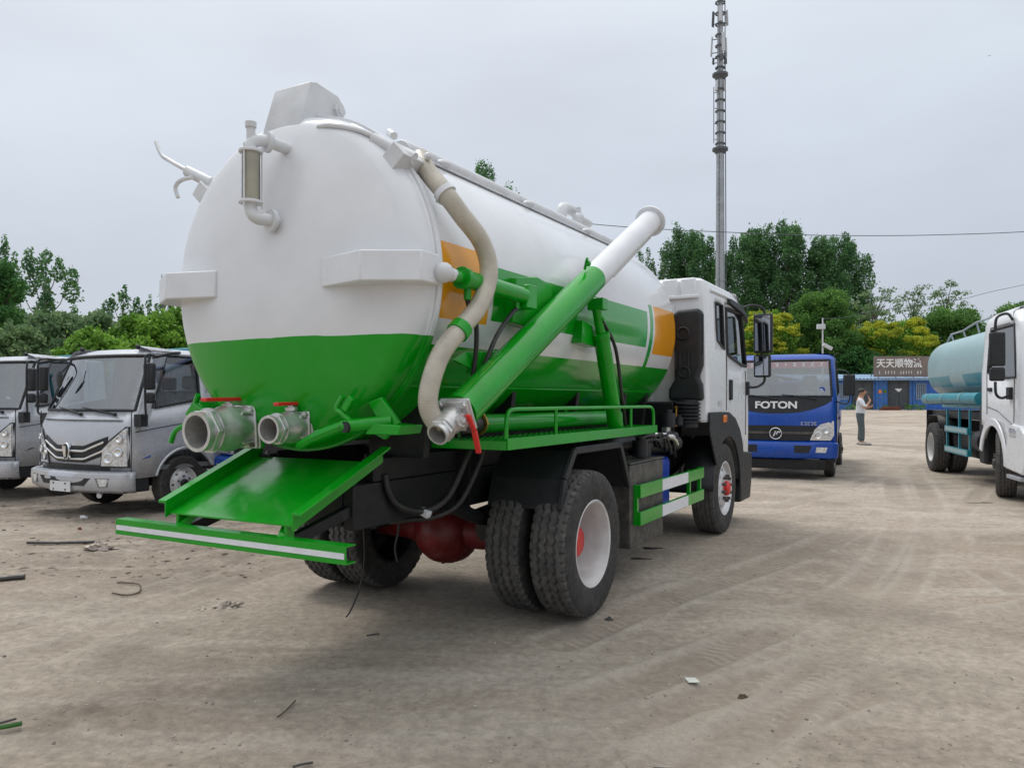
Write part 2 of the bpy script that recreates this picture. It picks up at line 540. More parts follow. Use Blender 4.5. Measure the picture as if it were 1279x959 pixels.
def build_ground():
    ang_f = np.linspace(-46, 46, 520)
    ang_b = np.linspace(46, 314, 68)[1:-1]
    ang = np.radians(np.concatenate([ang_f, ang_b]))
    rad = [0.25]
    while rad[-1] < 900:
        r_ = rad[-1]
        rad.append(r_ * (1.0085 if 2.5 < r_ < 25 else 1.03))
    rad = np.array(rad)
    A, Rr = np.meshgrid(ang, rad)
    X, Y = Rr * np.sin(A), Rr * np.cos(A)
    Z, tr, tu, tv, edge, brk, litter, clod = ground_height(X, Y)
    n, m_ = X.shape
    co = np.stack([X, Y, Z], -1).reshape(-1, 3)
    idx = np.arange(n * m_).reshape(n, m_)
    nx = np.roll(idx, -1, axis=1)
    q = np.stack([idx[:-1], idx[1:], nx[1:], nx[:-1]], -1).reshape(-1, 4)
    co = np.concatenate([co, [[0, 0, 0]]])
    tri = np.stack([idx[0], nx[0], np.full(m_, n * m_)], -1)
    me = bpy.data.meshes.new('ground')
    nq, ntr = len(q), len(tri)
    me.vertices.add(len(co)); me.vertices.foreach_set('co', co.astype(np.float32).ravel())
    me.loops.add(nq * 4 + ntr * 3)
    me.loops.foreach_set('vertex_index', np.concatenate([q.ravel(), tri.ravel()]).astype(np.int32))
    me.polygons.add(nq + ntr)
    ls = np.concatenate([np.arange(nq) * 4, nq * 4 + np.arange(ntr) * 3]).astype(np.int32)
    me.polygons.foreach_set('loop_start', ls)
    me.update(calc_edges=True)
    me.validate()
    at_ = me.attributes.new('track', 'FLOAT', 'POINT')
    at_.data.foreach_set('value', np.concatenate([(tr * brk).ravel(), [0]]).astype(np.float32))
    jump = np.zeros_like(tu)                       # no print where two tracks cross
    for ax in (0, 1):
        d_ = np.abs(np.diff(tu, axis=ax)) > 0.25
        pad0 = [(0, 0), (0, 0)]; pad1 = [(0, 0), (0, 0)]; pad0[ax] = (0, 1); pad1[ax] = (1, 0)
        jump = np.maximum(jump, np.maximum(np.pad(d_, pad0), np.pad(d_, pad1)))
    for _ in range(3):
        jump = np.maximum.reduce([jump, np.roll(jump, 1, 0), np.roll(jump, -1, 0), np.roll(jump, 1, 1), np.roll(jump, -1, 1)])
    for nm, arr in (('rim', edge * brk), ('tread_u', tu), ('tread_v', tv), ('print', tr * brk * (1 - jump))):
        at2 = me.attributes.new(nm, 'FLOAT', 'POINT')
        at2.data.foreach_set('value', np.concatenate([arr.ravel(), [0]]).astype(np.float32))
    at3 = me.attributes.new('litter', 'FLOAT', 'POINT')
    at3.data.foreach_set('value', np.concatenate([np.clip(litter + clod, 0, 1).ravel(), [0]]).astype(np.float32))
    me.shade_smooth()
    return me

def ground_mat():
    m, nt, bs = new_mat('dusty_dirt_yard')
    tc = nt.nodes.new('ShaderNodeTexCoord'); V = tc.outputs['Object']
    def attr(n_):
        a = nt.nodes.new('ShaderNodeAttribute'); a.attribute_name = n_
        return a.outputs['Fac']
    n1 = noise_n(nt, V, 0.22, 6, 0.6)
    c = ramp_n(nt, n1, 0.34, (0.365, 0.303, 0.240), 0.66, (0.530, 0.465, 0.388))
    n2 = noise_n(nt, V, 0.9, 8, 0.65)
    c = mixrgb(nt, ramp_n(nt, n2, 0.44, (0, 0, 0), 0.62, (0.62,) * 3), c, (0.296, 0.244, 0.195))
    # scoured pale streaks following the traffic
    mp = nt.nodes.new('ShaderNodeMapping')
    mp.inputs['Rotation'].default_value = (0, 0, R(-62)); mp.inputs['Scale'].default_value = (0.25, 2.2, 1)
    nt.links.new(V, mp.inputs['Vector'])
    n3 = noise_n(nt, mp.outputs[0], 1.4, 8, 0.62)
    c = mixrgb(nt, ramp_n(nt, n3, 0.50, (0, 0, 0), 0.68, (0.75,) * 3), c, (0.530, 0.470, 0.400))
    n4 = noise_n(nt, V, 16, 8, 0.72)
    c = mixrgb(nt, 1.0, c, ramp_n(nt, n4, 0.25, (0.60,) * 3, 0.78, (1.32,) * 3), 'MULTIPLY')
    # small dark crumbs
    vo = nt.nodes.new('ShaderNodeTexVoronoi'); vo.inputs['Scale'].default_value = 16; vo.inputs['Randomness'].default_value = 1
    nt.links.new(V, vo.inputs['Vector'])
    cm = math_n(nt, 'MULTIPLY', math_n(nt, 'LESS_THAN', vo.outputs['Distance'], 0.10), math_n(nt, 'GREATER_THAN', noise_n(nt, V, 1.1, 4), 0.53))
    c = mixrgb(nt, math_n(nt, 'MULTIPLY', cm, 0.6), c, (0.09, 0.075, 0.06))
    # damp, oily and litter patches
    n5 = noise_n(nt, V, 0.55, 5, 0.6)
    c = mixrgb(nt, ramp_n(nt, n5, 0.54, (0, 0, 0), 0.68, (0.58,) * 3), c, (0.205, 0.172, 0.142))
    c = mixrgb(nt, math_n(nt, 'MULTIPLY', attr('track'), 0.40), c, (0.300, 0.245, 0.196))
    c = mixrgb(nt, math_n(nt, 'MULTIPLY', attr('rim'), 0.32), c, (0.53, 0.475, 0.41))
    # tread print: slanted lugs left in the dust, worn away in places
    ph = math_n(nt, 'ADD', math_n(nt, 'MULTIPLY', attr('tread_u'), 2 * pi / 0.075), math_n(nt, 'MULTIPLY', attr('tread_v'), 34.0))
    ph = math_n(nt, 'ADD', ph, math_n(nt, 'MULTIPLY', noise_n(nt, V, 14, 3), 2.2))
    lug = ramp_n(nt, math_n(nt, 'ADD', math_n(nt, 'MULTIPLY', math_n(nt, 'SINE', ph), 0.5), 0.5), 0.50, (0, 0, 0), 0.68, (1, 1, 1))
    wear = ramp_n(nt, noise_n(nt, V, 1.7, 5, 0.6), 0.44, (0, 0, 0), 0.60, (1, 1, 1))
    lug = math_n(nt, 'MULTIPLY', math_n(nt, 'MULTIPLY', lug, wear), attr('print'))
    c = mixrgb(nt, math_n(nt, 'MULTIPLY', lug, 0.50), c, (0.53, 0.465, 0.39))
    lit = math_n(nt, 'MULTIPLY', attr('litter'), ramp_n(nt, noise_n(nt, V, 3.2, 7, 0.7), 0.38, (0.1,) * 3, 0.62, (0.85,) * 3))
    c = mixrgb(nt, lit, c, (0.155, 0.125, 0.10))
    nt.links.new(c, bs.inputs['Base Color'])
    bs.inputs['Roughness'].default_value = 0.92
    bs.inputs['Specular IOR Level'].default_value = 0.2
    b1 = nt.nodes.new('ShaderNodeBump'); b1.inputs['Strength'].default_value = 0.85; b1.inputs['Distance'].default_value = 0.03
    nt.links.new(math_n(nt, 'ADD', noise_n(nt, V, 9, 12, 0.78), math_n(nt, 'MULTIPLY', lug, 0.30)), b1.inputs['Height'])
    b2 = nt.nodes.new('ShaderNodeBump'); b2.inputs['Strength'].default_value = 0.9; b2.inputs['Distance'].default_value = 0.010
    nt.links.new(noise_n(nt, V, 70, 5, 0.7), b2.inputs['Height'])
    nt.links.new(b1.outputs[0], b2.inputs['Normal'])
    nt.links.new(b2.outputs[0], bs.inputs['Normal'])
    return m

g_me = build_ground()
g_me.materials.append(ground_mat())
ground = link('ground', g_me)
ground['kind'] = 'structure'

# ------------------------------------------------------------------ trees
def leaf_mat(name, c0, c1, c2):
    m, nt, bs = new_mat(name)
    ge = nt.nodes.new('ShaderNodeNewGeometry')
    rp = nt.nodes.new('ShaderNodeValToRGB')
    rp.color_ramp.elements[0].color = (*c0, 1); rp.color_ramp.elements[1].color = (*c2, 1)
    e_ = rp.color_ramp.elements.new(0.5); e_.color = (*c1, 1)
    nt.links.new(ge.outputs['Random Per Island'], rp.inputs[0])
    tc = nt.nodes.new('ShaderNodeTexCoord')
    nz = noise_n(nt, tc.outputs['Object'], 0.55, 3)
    c = mixrgb(nt, 1.0, rp.outputs[0], ramp_n(nt, nz, 0.35, (0.72, 0.76, 0.78), 0.65, (1.25, 1.2, 1.05)), 'MULTIPLY')
    nt.links.new(c, bs.inputs['Base Color'])
    bs.inputs['Roughness'].default_value = 0.6
    bs.inputs['Specular IOR Level'].default_value = 0.25
    tr = nt.nodes.new('ShaderNodeBsdfTranslucent')
    nt.links.new(c, tr.inputs['Color'])
    mx = nt.nodes.new('ShaderNodeMixShader'); mx.inputs[0].default_value = 0.38
    nt.links.new(bs.outputs[0], mx.inputs[1]); nt.links.new(tr.outputs[0], mx.inputs[2])
    nt.links.new(mx.outputs[0], nt.nodes['Material Output'].inputs['Surface'])
    return m
M['leaf_poplar'] = leaf_mat('poplar_leaves', (0.064, 0.160, 0.067), (0.096, 0.222, 0.090), (0.160, 0.308, 0.117))
M['leaf_green'] = leaf_mat('mid_green_leaves', (0.077, 0.189, 0.048), (0.120, 0.266, 0.061), (0.189, 0.350, 0.085))
M['leaf_bright'] = leaf_mat('bright_green_leaves', (0.120, 0.266, 0.038), (0.171, 0.350, 0.051), (0.256, 0.463, 0.077))
M['leaf_dull'] = leaf_mat('dull_green_leaves', (0.106, 0.196, 0.090), (0.161, 0.268, 0.124), (0.246, 0.352, 0.181))
M['leaf_dark'] = leaf_mat('dark_green_leaves', (0.046, 0.143, 0.042), (0.073, 0.209, 0.055), (0.119, 0.277, 0.073))
M['blossom'] = leaf_mat('yellow_green_blossom', (0.30, 0.38, 0.030), (0.46, 0.50, 0.045), (0.60, 0.60, 0.085))
M['bark'] = mat('bark', (0.11, 0.09, 0.07), 0.9, var=0.35, scale=5, bump=0.6, bscale=14)
M['bark_pale'] = mat('pale_bark', (0.20, 0.185, 0.16), 0.9, var=0.3, scale=5, bump=0.5, bscale=14)

def leaves_mesh(name, rng, clumps, leaf, dens, m_, shell=0.55, droop=0.0):
    """clumps: (x,y,z,rx,ry,rz); leaf faces spread through each clump"""
    P = []
    for (x, y, z, rx, ry, rz) in clumps:
        n = max(int(dens * (rx * ry * rz) ** (2 / 3.0)), 12)
        d = rng.normal(size=(n, 3)); d /= np.linalg.norm(d, axis=1)[:, None]
        r_ = rng.random(n) ** (1 / 3.0)
        r_ = shell * (0.6 + 0.4 * r_) + (1 - shell) * r_
        r_ *= 1 + 0.28 * rng.normal(size=n) * (rng.random(n) < 0.4)
        P.append(np.array([x, y, z]) + d * r_[:, None] * np.array([rx, ry, rz]))
    P = np.concatenate(P)
    n = len(P)
    nrm = rng.normal(size=(n, 3)) + np.array([0, 0, 0.55])
    nrm /= np.linalg.norm(nrm, axis=1)[:, None]
    t = np.cross(nrm, rng.normal(size=(n, 3))); t /= np.linalg.norm(t, axis=1)[:, None]
    b = np.cross(nrm, t)
    s = leaf * (0.55 + 0.9 * rng.random(n))[:, None]
    V = np.stack([P - t * s, P - b * s * 0.55 + nrm * s * 0.12, P + t * s, P + b * s * 0.55 + nrm * s * 0.12], 1).reshape(-1, 3)
    me = bpy.data.meshes.new(name)
    me.vertices.add(n * 4); me.vertices.foreach_set('co', V.astype(np.float32).ravel())
    me.loops.add(n * 4); me.loops.foreach_set('vertex_index', np.arange(n * 4, dtype=np.int32))
    me.polygons.add(n); me.polygons.foreach_set('loop_start', (np.arange(n) * 4).astype(np.int32))
    me.update(calc_edges=True)
    me.materials.append(m_)
    return me

def make_tree(name, label, px, top, Y, wpx, kind, seed, cat='tree', group=None, base=None):
    rng = np.random.default_rng(seed)
    X = (px - 639.5) / 965.0 * Y
    z0 = base if base is not None else float(0.0172 * max(0, Y - 15.5) ** 2 / (max(0, Y - 15.5) + 3)) - 0.05
    H = 1.55 + (498 - top) / 965.0 * Y - z0
    W = wpx / 965.0 * Y / 2
    root = thing(name, label, cat, (X, Y, z0), rng.random() * 6.28, group)
    tb = B()
    clumps, extra = [], []
    px_m = Y / 965.0 * 1.25                                  # metres per rendered pixel
    if kind in ('poplar', 'loose', 'slim'):
        rt = 0.011 * H
        tb.tube([(0, 0, -0.2), (0.02 * H * 0.3, 0, 0.35 * H), (0, 0.01 * H, 0.7 * H), (0, 0, 0.95 * H)], [rt, rt * 0.8, rt * 0.45, rt * 0.12], 8)
        n = {'poplar': 26, 'loose': 17, 'slim': 11}[kind]
        for i in range(n):
            f = (i + 0.5) / n
            zz = H * (0.30 + 0.62 * f)
            rad = W * (0.25 + 0.75 * math.sin(pi * min(1, 0.30 + 0.62 * f)) ** 0.8) * (0.35 + 0.55 * rng.random())
            an = i * 2.4 + rng.random()
            cx, cy = rad * cos(an), rad * sin(an)
            rz_ = H * (0.055 + 0.045 * rng.random()) * (1.0 if kind == 'poplar' else 0.8)
            rx_ = W * (0.21 + 0.14 * rng.random()) * (1.0 if kind == 'poplar' else 0.72)
            clumps.append((cx, cy, zz, rx_, rx_, rz_))
            clumps.append((cx * 1.08, cy * 1.08, zz + rz_ * 1.15, rx_ * 0.55, rx_ * 0.55, rz_ * 0.75))
            zb = zz - H * 0.14 - 0.3 * rad
            tb.tube([(0, 0, max(zb, 0.15 * H)), (cx * 0.55, cy * 0.55, zb + (zz - zb) * 0.55), (cx, cy, zz + rz_)], [rt * 0.38, rt * 0.26, rt * 0.06], 5)
        clumps.append((0, 0, H * 0.955, W * 0.16, W * 0.16, H * 0.045))
        dens, lf, shell = (330 if kind == 'poplar' else 260), 0.15, 0.45
    elif kind == 'feather':
        rt = 0.012 * H
        tb.tube([(0, 0, -0.2), (0.2, 0, 0.3 * H), (0.1, 0.1, 0.6 * H), (0, 0, 0.9 * H)], [rt, rt * 0.8, rt * 0.55, rt * 0.15], 8)
        for i in range(22):
            f = (i + 0.5) / 22
            an = i * 2.4 + rng.random()
            zz = H * (0.42 + 0.56 * f)
            rad = W * (1.02 - 0.55 * f) * (0.45 + 0.55 * rng.random())
            cx, cy = rad * cos(an), rad * sin(an)
            zb = zz - 0.20 * H
            tb.tube([(0, 0, zb), (cx * 0.5, cy * 0.5, zb + (zz - zb) * 0.6), (cx, cy, zz), (cx * 1.15, cy * 1.15, zz + 0.05 * H)], [rt * 0.42, rt * 0.30, rt * 0.14, rt * 0.05], 5)
            for j in range(3):
                clumps.append((cx + rng.normal() * W * 0.13, cy + rng.normal() * W * 0.13, zz + rng.normal() * H * 0.02, W * 0.17, W * 0.17, H * 0.022))
        dens, lf, shell = 150, 0.13, 0.1
    else:                                                     # broad crown
        rt = 0.02 * H
        tb.tube([(0, 0, -0.2), (0.03 * W, 0, 0.22 * H), (0, 0.04 * W, 0.5 * H), (0, 0, 0.85 * H)], [rt, rt * 0.85, rt * 0.5, rt * 0.12], 8)
        low = 0.12 if kind in ('bush',) else 0.26
        n = 30
        for i in range(n):
            f = (i + 0.5) / n
            an = i * 2.4 + 0.5 * rng.random()
            zz = H * (low + (0.90 - low) * f)
            env = math.sqrt(max(0.02, 1 - (max(0.0, (f - 0.32)) / 0.72) ** 2)) * (0.72 + 0.28 * min(1, f / 0.3))
            rad = W * env * (0.52 + 0.32 * rng.random())
            cr_ = W * (0.20 + 0.15 * rng.random())
            if i % 4 == 3:
                rad *= 0.35
            cx, cy = rad * cos(an), rad * sin(an)
            clumps.append((cx, cy, zz, cr_, cr_, cr_ * 0.72))
            if kind == 'blossom' and f > 0.30:
                for j in range(15):
                    a2 = an + rng.normal() * 1.0
                    q_ = 0.45 + 0.6 * rng.random()
                    extra.append((cx * 1.08 + cr_ * q_ * cos(a2), cy * 1.08 + cr_ * q_ * sin(a2), zz + cr_ * (0.15 + 0.65 * rng.random()), cr_ * (0.22 + 0.2 * rng.random()), cr_ * 0.30, cr_ * (0.10 + 0.12 * rng.random())))
            tb.tube([(0, 0, max(0.12 * H, zz - 0.25 * H)), (cx * 0.5, cy * 0.5, zz - 0.08 * H), (cx, cy, zz)], [rt * 0.4, rt * 0.25, rt * 0.06], 5)
        for i in range(10):                                   # loose sprays that break the outline
            an = rng.random() * 6.28; f = rng.random()
            rad = W * (0.55 + 0.42 * rng.random()) * math.sqrt(max(0.05, 1 - f * f))
            clumps.append((rad * cos(an), rad * sin(an), H * (0.45 + 0.5 * f), W * 0.10, W * 0.10, H * 0.06))
        dens, lf, shell = 470, 0.13, 0.5
    lf = max(lf * 0.8, px_m * 1.15)
    dens *= (0.15 / lf) ** 2 * (1.6 if kind not in ('feather',) else 1.0)
    mm = {'poplar': 'leaf_poplar', 'loose': 'leaf_poplar', 'slim': 'leaf_poplar', 'feather': 'leaf_dull', 'green': 'leaf_green', 'bright': 'leaf_bright',
          'bush': 'leaf_green', 'dull': 'leaf_dull', 'dark': 'leaf_dark', 'blossom': 'leaf_bright'}[kind]
    obj('trunk', tb, M['bark_pale' if kind in ('poplar', 'loose', 'slim') else 'bark'], root)
    link('crown', leaves_mesh('crown', rng, clumps, lf, dens, M[mm], shell), root)
    if extra:
        link('blossom', leaves_mesh('blossom', rng, extra, lf * 0.72, dens * 1.15, M['blossom'], 0.3), root)
    return root

G1, G2, G3 = 'tall poplars behind the yard', 'trees behind the blue building', 'trees behind the silver trucks'
make_tree('poplar_tree', 'poplar whose leafy tip pokes up above the tank roof', 604, 221, 75, 104, 'poplar', 1, group=G1)
make_tree('poplar_tree', 'poplar tip seen just past the white pipe elbow on the tank', 774, 298, 96, 40, 'slim', 2, group=G1)
make_tree('poplar_tree', 'slim short poplar directly right of the suction arm end', 800, 313, 98, 46, 'slim', 3, group=G1)
make_tree('poplar_tree', 'second slim poplar right of the suction arm end', 827, 308, 99, 46, 'slim', 4, group=G1)
make_tree('poplar_tree', 'tall dark poplar immediately left of the antenna mast', 862, 288, 100, 84, 'poplar', 5, group=G1)
make_tree('poplar_tree', 'tall dark poplar immediately right of the antenna mast', 930, 290, 102, 82, 'poplar', 6, group=G1)
make_tree('poplar_tree', 'tallest dark poplar, second to the right of the mast', 982, 283, 100, 88, 'poplar', 7, group=G1)
make_tree('poplar_tree', 'rightmost tall dark poplar above the round green tree', 1041, 295, 98, 96, 'poplar', 8, group=G1)
make_tree('broadleaf_tree', 'round mid green tree rising above the blue lorry roof', 1026, 357, 72, 98, 'green', 9, group=G2)
make_tree('broadleaf_tree', 'broad green tree low behind the white cab mirror', 905, 388, 76, 110, 'green', 10, group=G2)
make_tree('flowering_tree', 'yellow blossomed tree beside the white cab mirror', 958, 388, 70, 96, 'blossom', 11, group=G2)
make_tree('flowering_tree', 'yellow blossomed tree above the brown sign board', 1112, 400, 72, 116, 'blossom', 12, group=G2)
make_tree('broadleaf_tree', 'broad green tree behind the pale teal tank', 1186, 384, 74, 112, 'green', 13, group=G2)
make_tree('feathery_tree', 'sparse flat topped tree left above the yellow blossom', 1092, 361, 84, 76, 'feather', 14, group=G2)
make_tree('feathery_tree', 'sparse feathery tree in the middle of three thin ones', 1140, 358, 86, 66, 'feather', 15, group=G2)
make_tree('feathery_tree', 'sparse twiggy tree above the pale teal tank', 1182, 355, 86, 70, 'feather', 16, group=G2)
make_tree('broadleaf_tree', 'green tree peeping over the white cab at right edge', 1268, 371, 62, 76, 'green', 17, group=G2)
make_tree('bush', 'dark bush left of the brown sign board', 1072, 432, 69, 70, 'dark', 18, 'bush', group=G2)
make_tree('bush', 'dark bush directly behind the brown sign board', 1130, 436, 69, 80, 'dark', 19, 'bush', group=G2)
make_tree('bush', 'dark green bush behind the right end of the blue building', 1215, 432, 68, 110, 'dark', 20, 'bush', group=G2)
make_tree('broadleaf_tree', 'big dark green tree cut off by the left picture edge', -2, 312, 42, 84, 'dark', 21, group=G3)
make_tree('poplar_tree', 'loose branched poplar above the leftmost silver truck', 58, 312, 50, 92, 'loose', 22, group=G3)
make_tree('poplar_tree', 'poplar twigs at the far upper left edge', 6, 300, 56, 54, 'loose', 23, group=G3)
make_tree('broadleaf_tree', 'dull green spreading tree above the gap between silver trucks', 62, 384, 38, 124, 'dull', 24, group=G3)
make_tree('broadleaf_tree', 'dull green tree behind the windscreen of the near silver truck', 118, 380, 41, 104, 'dull', 25, group=G3)
make_tree('bush', 'yellow green low bush right behind the near silver cab', 122, 408, 33, 104, 'bright', 26, 'bush', group=G3)
make_tree('poplar_tree', 'thin light poplar above the roof of the near silver truck', 152, 362, 52, 60, 'loose', 27, group=G3)
make_tree('broadleaf_tree', 'bright green tree between near silver truck and tank', 186, 384, 39, 112, 'bright', 28, group=G3)
make_tree('poplar_tree', 'thin poplar left of the white bracket on the tank', 184, 374, 56, 26, 'slim', 29, group=G3)
make_tree('poplar_tree', 'thin poplar just touching the white bracket on the tank', 204, 345, 58, 46, 'slim', 30, group=G3)
make_tree('broadleaf_tree', 'bright green tree partly hidden by the tank edge', 238, 376, 41, 100, 'bright', 31, group=G3)
make_tree('broadleaf_tree', 'dull green bushy tree above the leftmost truck roof', 22, 398, 35, 80, 'dull', 32, group=G3)

# ------------------------------------------------------------------ blue site building with sign
M['wall_blue'] = mat('blue_sheet_wall', (0.016, 0.115, 0.46), 0.45, var=0.14, scale=2, dirt=0.18)
M['wall_blue2'] = mat('faded_blue_sheet', (0.035, 0.15, 0.45), 0.5, var=0.15, scale=2, dirt=0.22)
M['door_dark'] = mat('dark_grey_door', (0.050, 0.058, 0.066), 0.5, var=0.2, scale=3, dirt=0.12)
M['roof_sheet'] = mat('pale_blue_roof_sheet', (0.24, 0.36, 0.52), 0.45, var=0.15, scale=2, dirt=0.2)
M['sign_brown'] = mat('weathered_brown_board', (0.185, 0.150, 0.135), 0.75, var=0.14, scale=1.2, dirt=0.2)
M['concrete'] = mat('pale_concrete', (0.42, 0.40, 0.37), 0.9, var=0.15, scale=4, bump=0.3)
BY = 60.0
bz = 0.62
def bx(px):
    return (px - 639.5) / 965.0 * BY
bld = thing('site_building', 'low blue sheet metal building with dark doors across the yard', 'building', (0, BY, bz))
wall_top = 2.42
b = B(); b.bb(bx(1000), bx(1330), 0.06, 5.0, -0.3, wall_top - 0.01)
obj('wall', b, M['wall_blue2'], bld)
door_spans = [(1066, 1089), (1110, 1134)]
x_ = bx(1000)
k = 0
while x_ < bx(1330) - 0.3:
    x1 = min(x_ + 0.97, bx(1330))
    hit = any(bx(a) - 0.05 < (x_ + x1) / 2 < bx(c) + 0.05 for a, c in door_spans)
    if not hit:
        b = B(); b.bb(x_ + 0.008, x1 - 0.008, 0.0, 0.055, -0.1, wall_top - 0.02)
        for j in (0.3, 0.65):
            b.bb(x_ + j * 0.97 - 0.03, x_ + j * 0.97 + 0.03, -0.018, -0.001, -0.1, wall_top - 0.03)
        obj('wall_panel', b, M['wall_blue'] if k % 3 else M['wall_blue2'], bld)
    k += 1
    x_ = x1
for i, (a, c) in enumerate(door_spans):
    xa, xc = bx(a), bx(c)
    b = B(); b.bb(xa, xc, -0.05, 0.05, 0.0, 2.32)
    d = obj('door', b, M['door_dark'], bld, 0.01)
    xm = (xa + xc) / 2
    for s_ in (-1, 1):
        b = B(); b.bb(xm + s_ * 0.04 if s_ > 0 else xa + 0.08, xc - 0.08 if s_ > 0 else xm - 0.04, -0.075, -0.051, 0.08, 2.2)
        obj('door_leaf', b, M['door_dark'], d, 0.008)
    b = B()
    for q in ((xa - 0.06, xa), (xc, xc + 0.06)):
        b.bb(q[0], q[1], -0.09, 0.05, 0, 2.38)
    b.bb(xa - 0.06, xc + 0.06, -0.09, 0.05, 2.321, 2.39)
    obj('door_frame', b, M['dark_steel'], d)
    if i:
        b = B(); b.prism([(xm - 0.32, 1.72), (xm + 0.26, 1.72), (xm + 0.05, 1.47), (xm - 0.08, 1.49)], -0.082, -0.077, 'y')
        obj('notice', b, M['print_white'], d)
for a, c in ((1046, 1059), (1144, 1156)):
    xa, xc = bx(a), bx(c)
    b = B(); b.bb(xa, xc, -0.03, -0.021, 0.95, 2.05)
    w = obj('window', b, M['glass_dark'], bld)
    b = B(); b.bb(xa, xc, -0.0195, -0.019, 0.95, 2.05); obj('blind', b, M['door_dark'], w)
    b = B()
    for j in range(6):
        q = xa + (xc - xa) * j / 5
        b.bb(q - 0.02, q + 0.02, -0.07, -0.031, 0.9, 2.1)
    b.bb(xa - 0.03, xc + 0.03, -0.069, -0.032, 0.86, 0.92); b.bb(xa - 0.03, xc + 0.03, -0.069, -0.032, 2.08, 2.14)
    obj('window_bars', b, M['roof_sheet'], w)
b = B()
n_c = 150
x0, x1 = bx(996), bx(1334)
vs_, fs_ = [], []
for i in range(n_c + 1):
    x = x0 + (x1 - x0) * i / n_c
    dz = 0.035 * (1 if i % 2 else -1)
    vs_ += [(x, -0.55, wall_top + 0.07 + dz), (x, 5.3, wall_top + 0.55 + dz)]
    if i:
        fs_.append((2 * i - 2, 2 * i, 2 * i + 1, 2 * i - 1))
b.add(vs_, fs_)
rf = obj('roof', b, M['roof_sheet'], bld, smooth=False)
md = rf.modifiers.new('thick', 'SOLIDIFY'); md.thickness = 0.02
b = B(); b.bb(x0, x1, -0.545, -0.50, wall_top - 0.06, wall_top + 0.02); obj('gutter', b, M['roof_sheet'], rf)
for (px, c, dz, w_) in ((1099, 'orange_lens', 1.35, 0.24), (1105, 'leaf_bright', 1.38, 0.26)):
    b = B(); b.bb(bx(px) - w_ / 2, bx(px) + w_ / 2, -0.03, -0.019, dz, dz + 0.28)
    obj('notice', b, M[c], bld)
b = B(); b.bb(bx(1117), bx(1131), -0.9, -0.1, -0.15, 0.10); obj('step', b, M['concrete'], bld, 0.02)
# brown board with raised white characters, standing on the eave
sg = thing('sign_board', 'brown sign board with white Chinese characters above the blue roof', 'sign', (0, BY - 0.2, bz))
sx0, sx1 = bx(1090), bx(1172)
z0s, z1s = 2.63, 4.22
b = B(); b.bb(sx0, sx1, 0, 0.08, z0s, z1s); obj('board', b, M['sign_brown'], sg, 0.01)
for i, ch in enumerate('天天顺物流'):
    text_obj('character', ch, 0.74, M['print_white'], sg, (bx(1098.5 + i * 11.45), -0.012, z1s - 0.58), (R(90), 0, 0), 0.010, 0.95, 0.012)
b = B()
rs = random.Random(5)
q = bx(1095.5)
while q < bx(1150):
    w_ = rs.uniform(0.10, 0.19)
    for j in range(3):
        if rs.random() < 0.8:
            b.bb(q + rs.uniform(0, w_ * 0.5), q + w_ * rs.uniform(0.6, 1), -0.010, -0.001, z0s + 0.24 + j * 0.08, z0s + 0.275 + j * 0.08)
    b.bb(q + w_ * 0.45, q + w_ * 0.45 + 0.035, -0.0105, -0.0005, z0s + 0.23, z0s + 0.45)
    q += w_ + (0.07 if rs.random() < 0.8 else 0.35)
obj('small_print', b, M['print_white'], sg)
b = B()
for px in (1096, 1118, 1140, 1164):
    b.bar((bx(px), 0.10, 2.45), (bx(px), 0.10, 4.1), 0.06, 0.04); b.bar((bx(px), 0.12, 4.0), (bx(px), 1.4, 2.58), 0.05, 0.04)
obj('stay', b, M['dark_steel'], sg)
# low things along the foot of the wall
pk = thing('plank_stack', 'reddish brown plank pile on the ground before the blue building', 'planks', (bx(1097), BY - 1.9, 0.62))
for j in range(4):
    b = B(); b.box((0.03 * j, 0.05 * (j % 2), 0.06 + 0.085 * j), (1.5 - 0.1 * j, 0.4, 0.08), Matrix.Rotation(0.05 * (j - 1), 3, 'Z'))
    obj('plank', b, mat('red_brown_wood', (0.16, 0.045, 0.03), 0.8, var=0.2) if j == 0 else bpy.data.materials['red_brown_wood'], pk, 0.006)
def weed(px, Y, w_, h_, label, seed):
    rng = np.random.default_rng(seed)
    z0 = 0.0172 * (Y - 15.5) ** 2 / (Y - 12.5)
    cl = [(rng.normal() * w_ * 0.5, rng.normal() * 0.2, h_ * (0.25 + 0.3 * rng.random()), w_ * 0.3, 0.25, h_ * 0.45) for _ in range(6)]
    root = thing('weed_clump', label, 'weeds', ((px - 639.5) / 965 * Y, Y, z0), 0, 'weeds along the blue wall')
    link('foliage', leaves_mesh('foliage', rng, cl, 0.09, 160, M['leaf_green'], 0.2), root)
    sb = B()
    for c_ in cl:
        sb.tube([(c_[0] * 0.5, 0, -0.05), (c_[0], c_[1], c_[2])], [0.012, 0.005], 4)
    obj('stem', sb, M['bark'], root)
weed(1110, 58.6, 0.7, 0.5, 'green weeds left of the pale doorstep', 51)
weed(1136, 58.6, 0.6, 0.55, 'green weeds right of the pale doorstep', 52)
weed(1147, 58.6, 0.8, 0.5, 'green weeds under the barred window by the teal tank', 53)
weed(1063, 58.4, 0.6, 0.5, 'green weeds at the wall left of the standing man', 54)

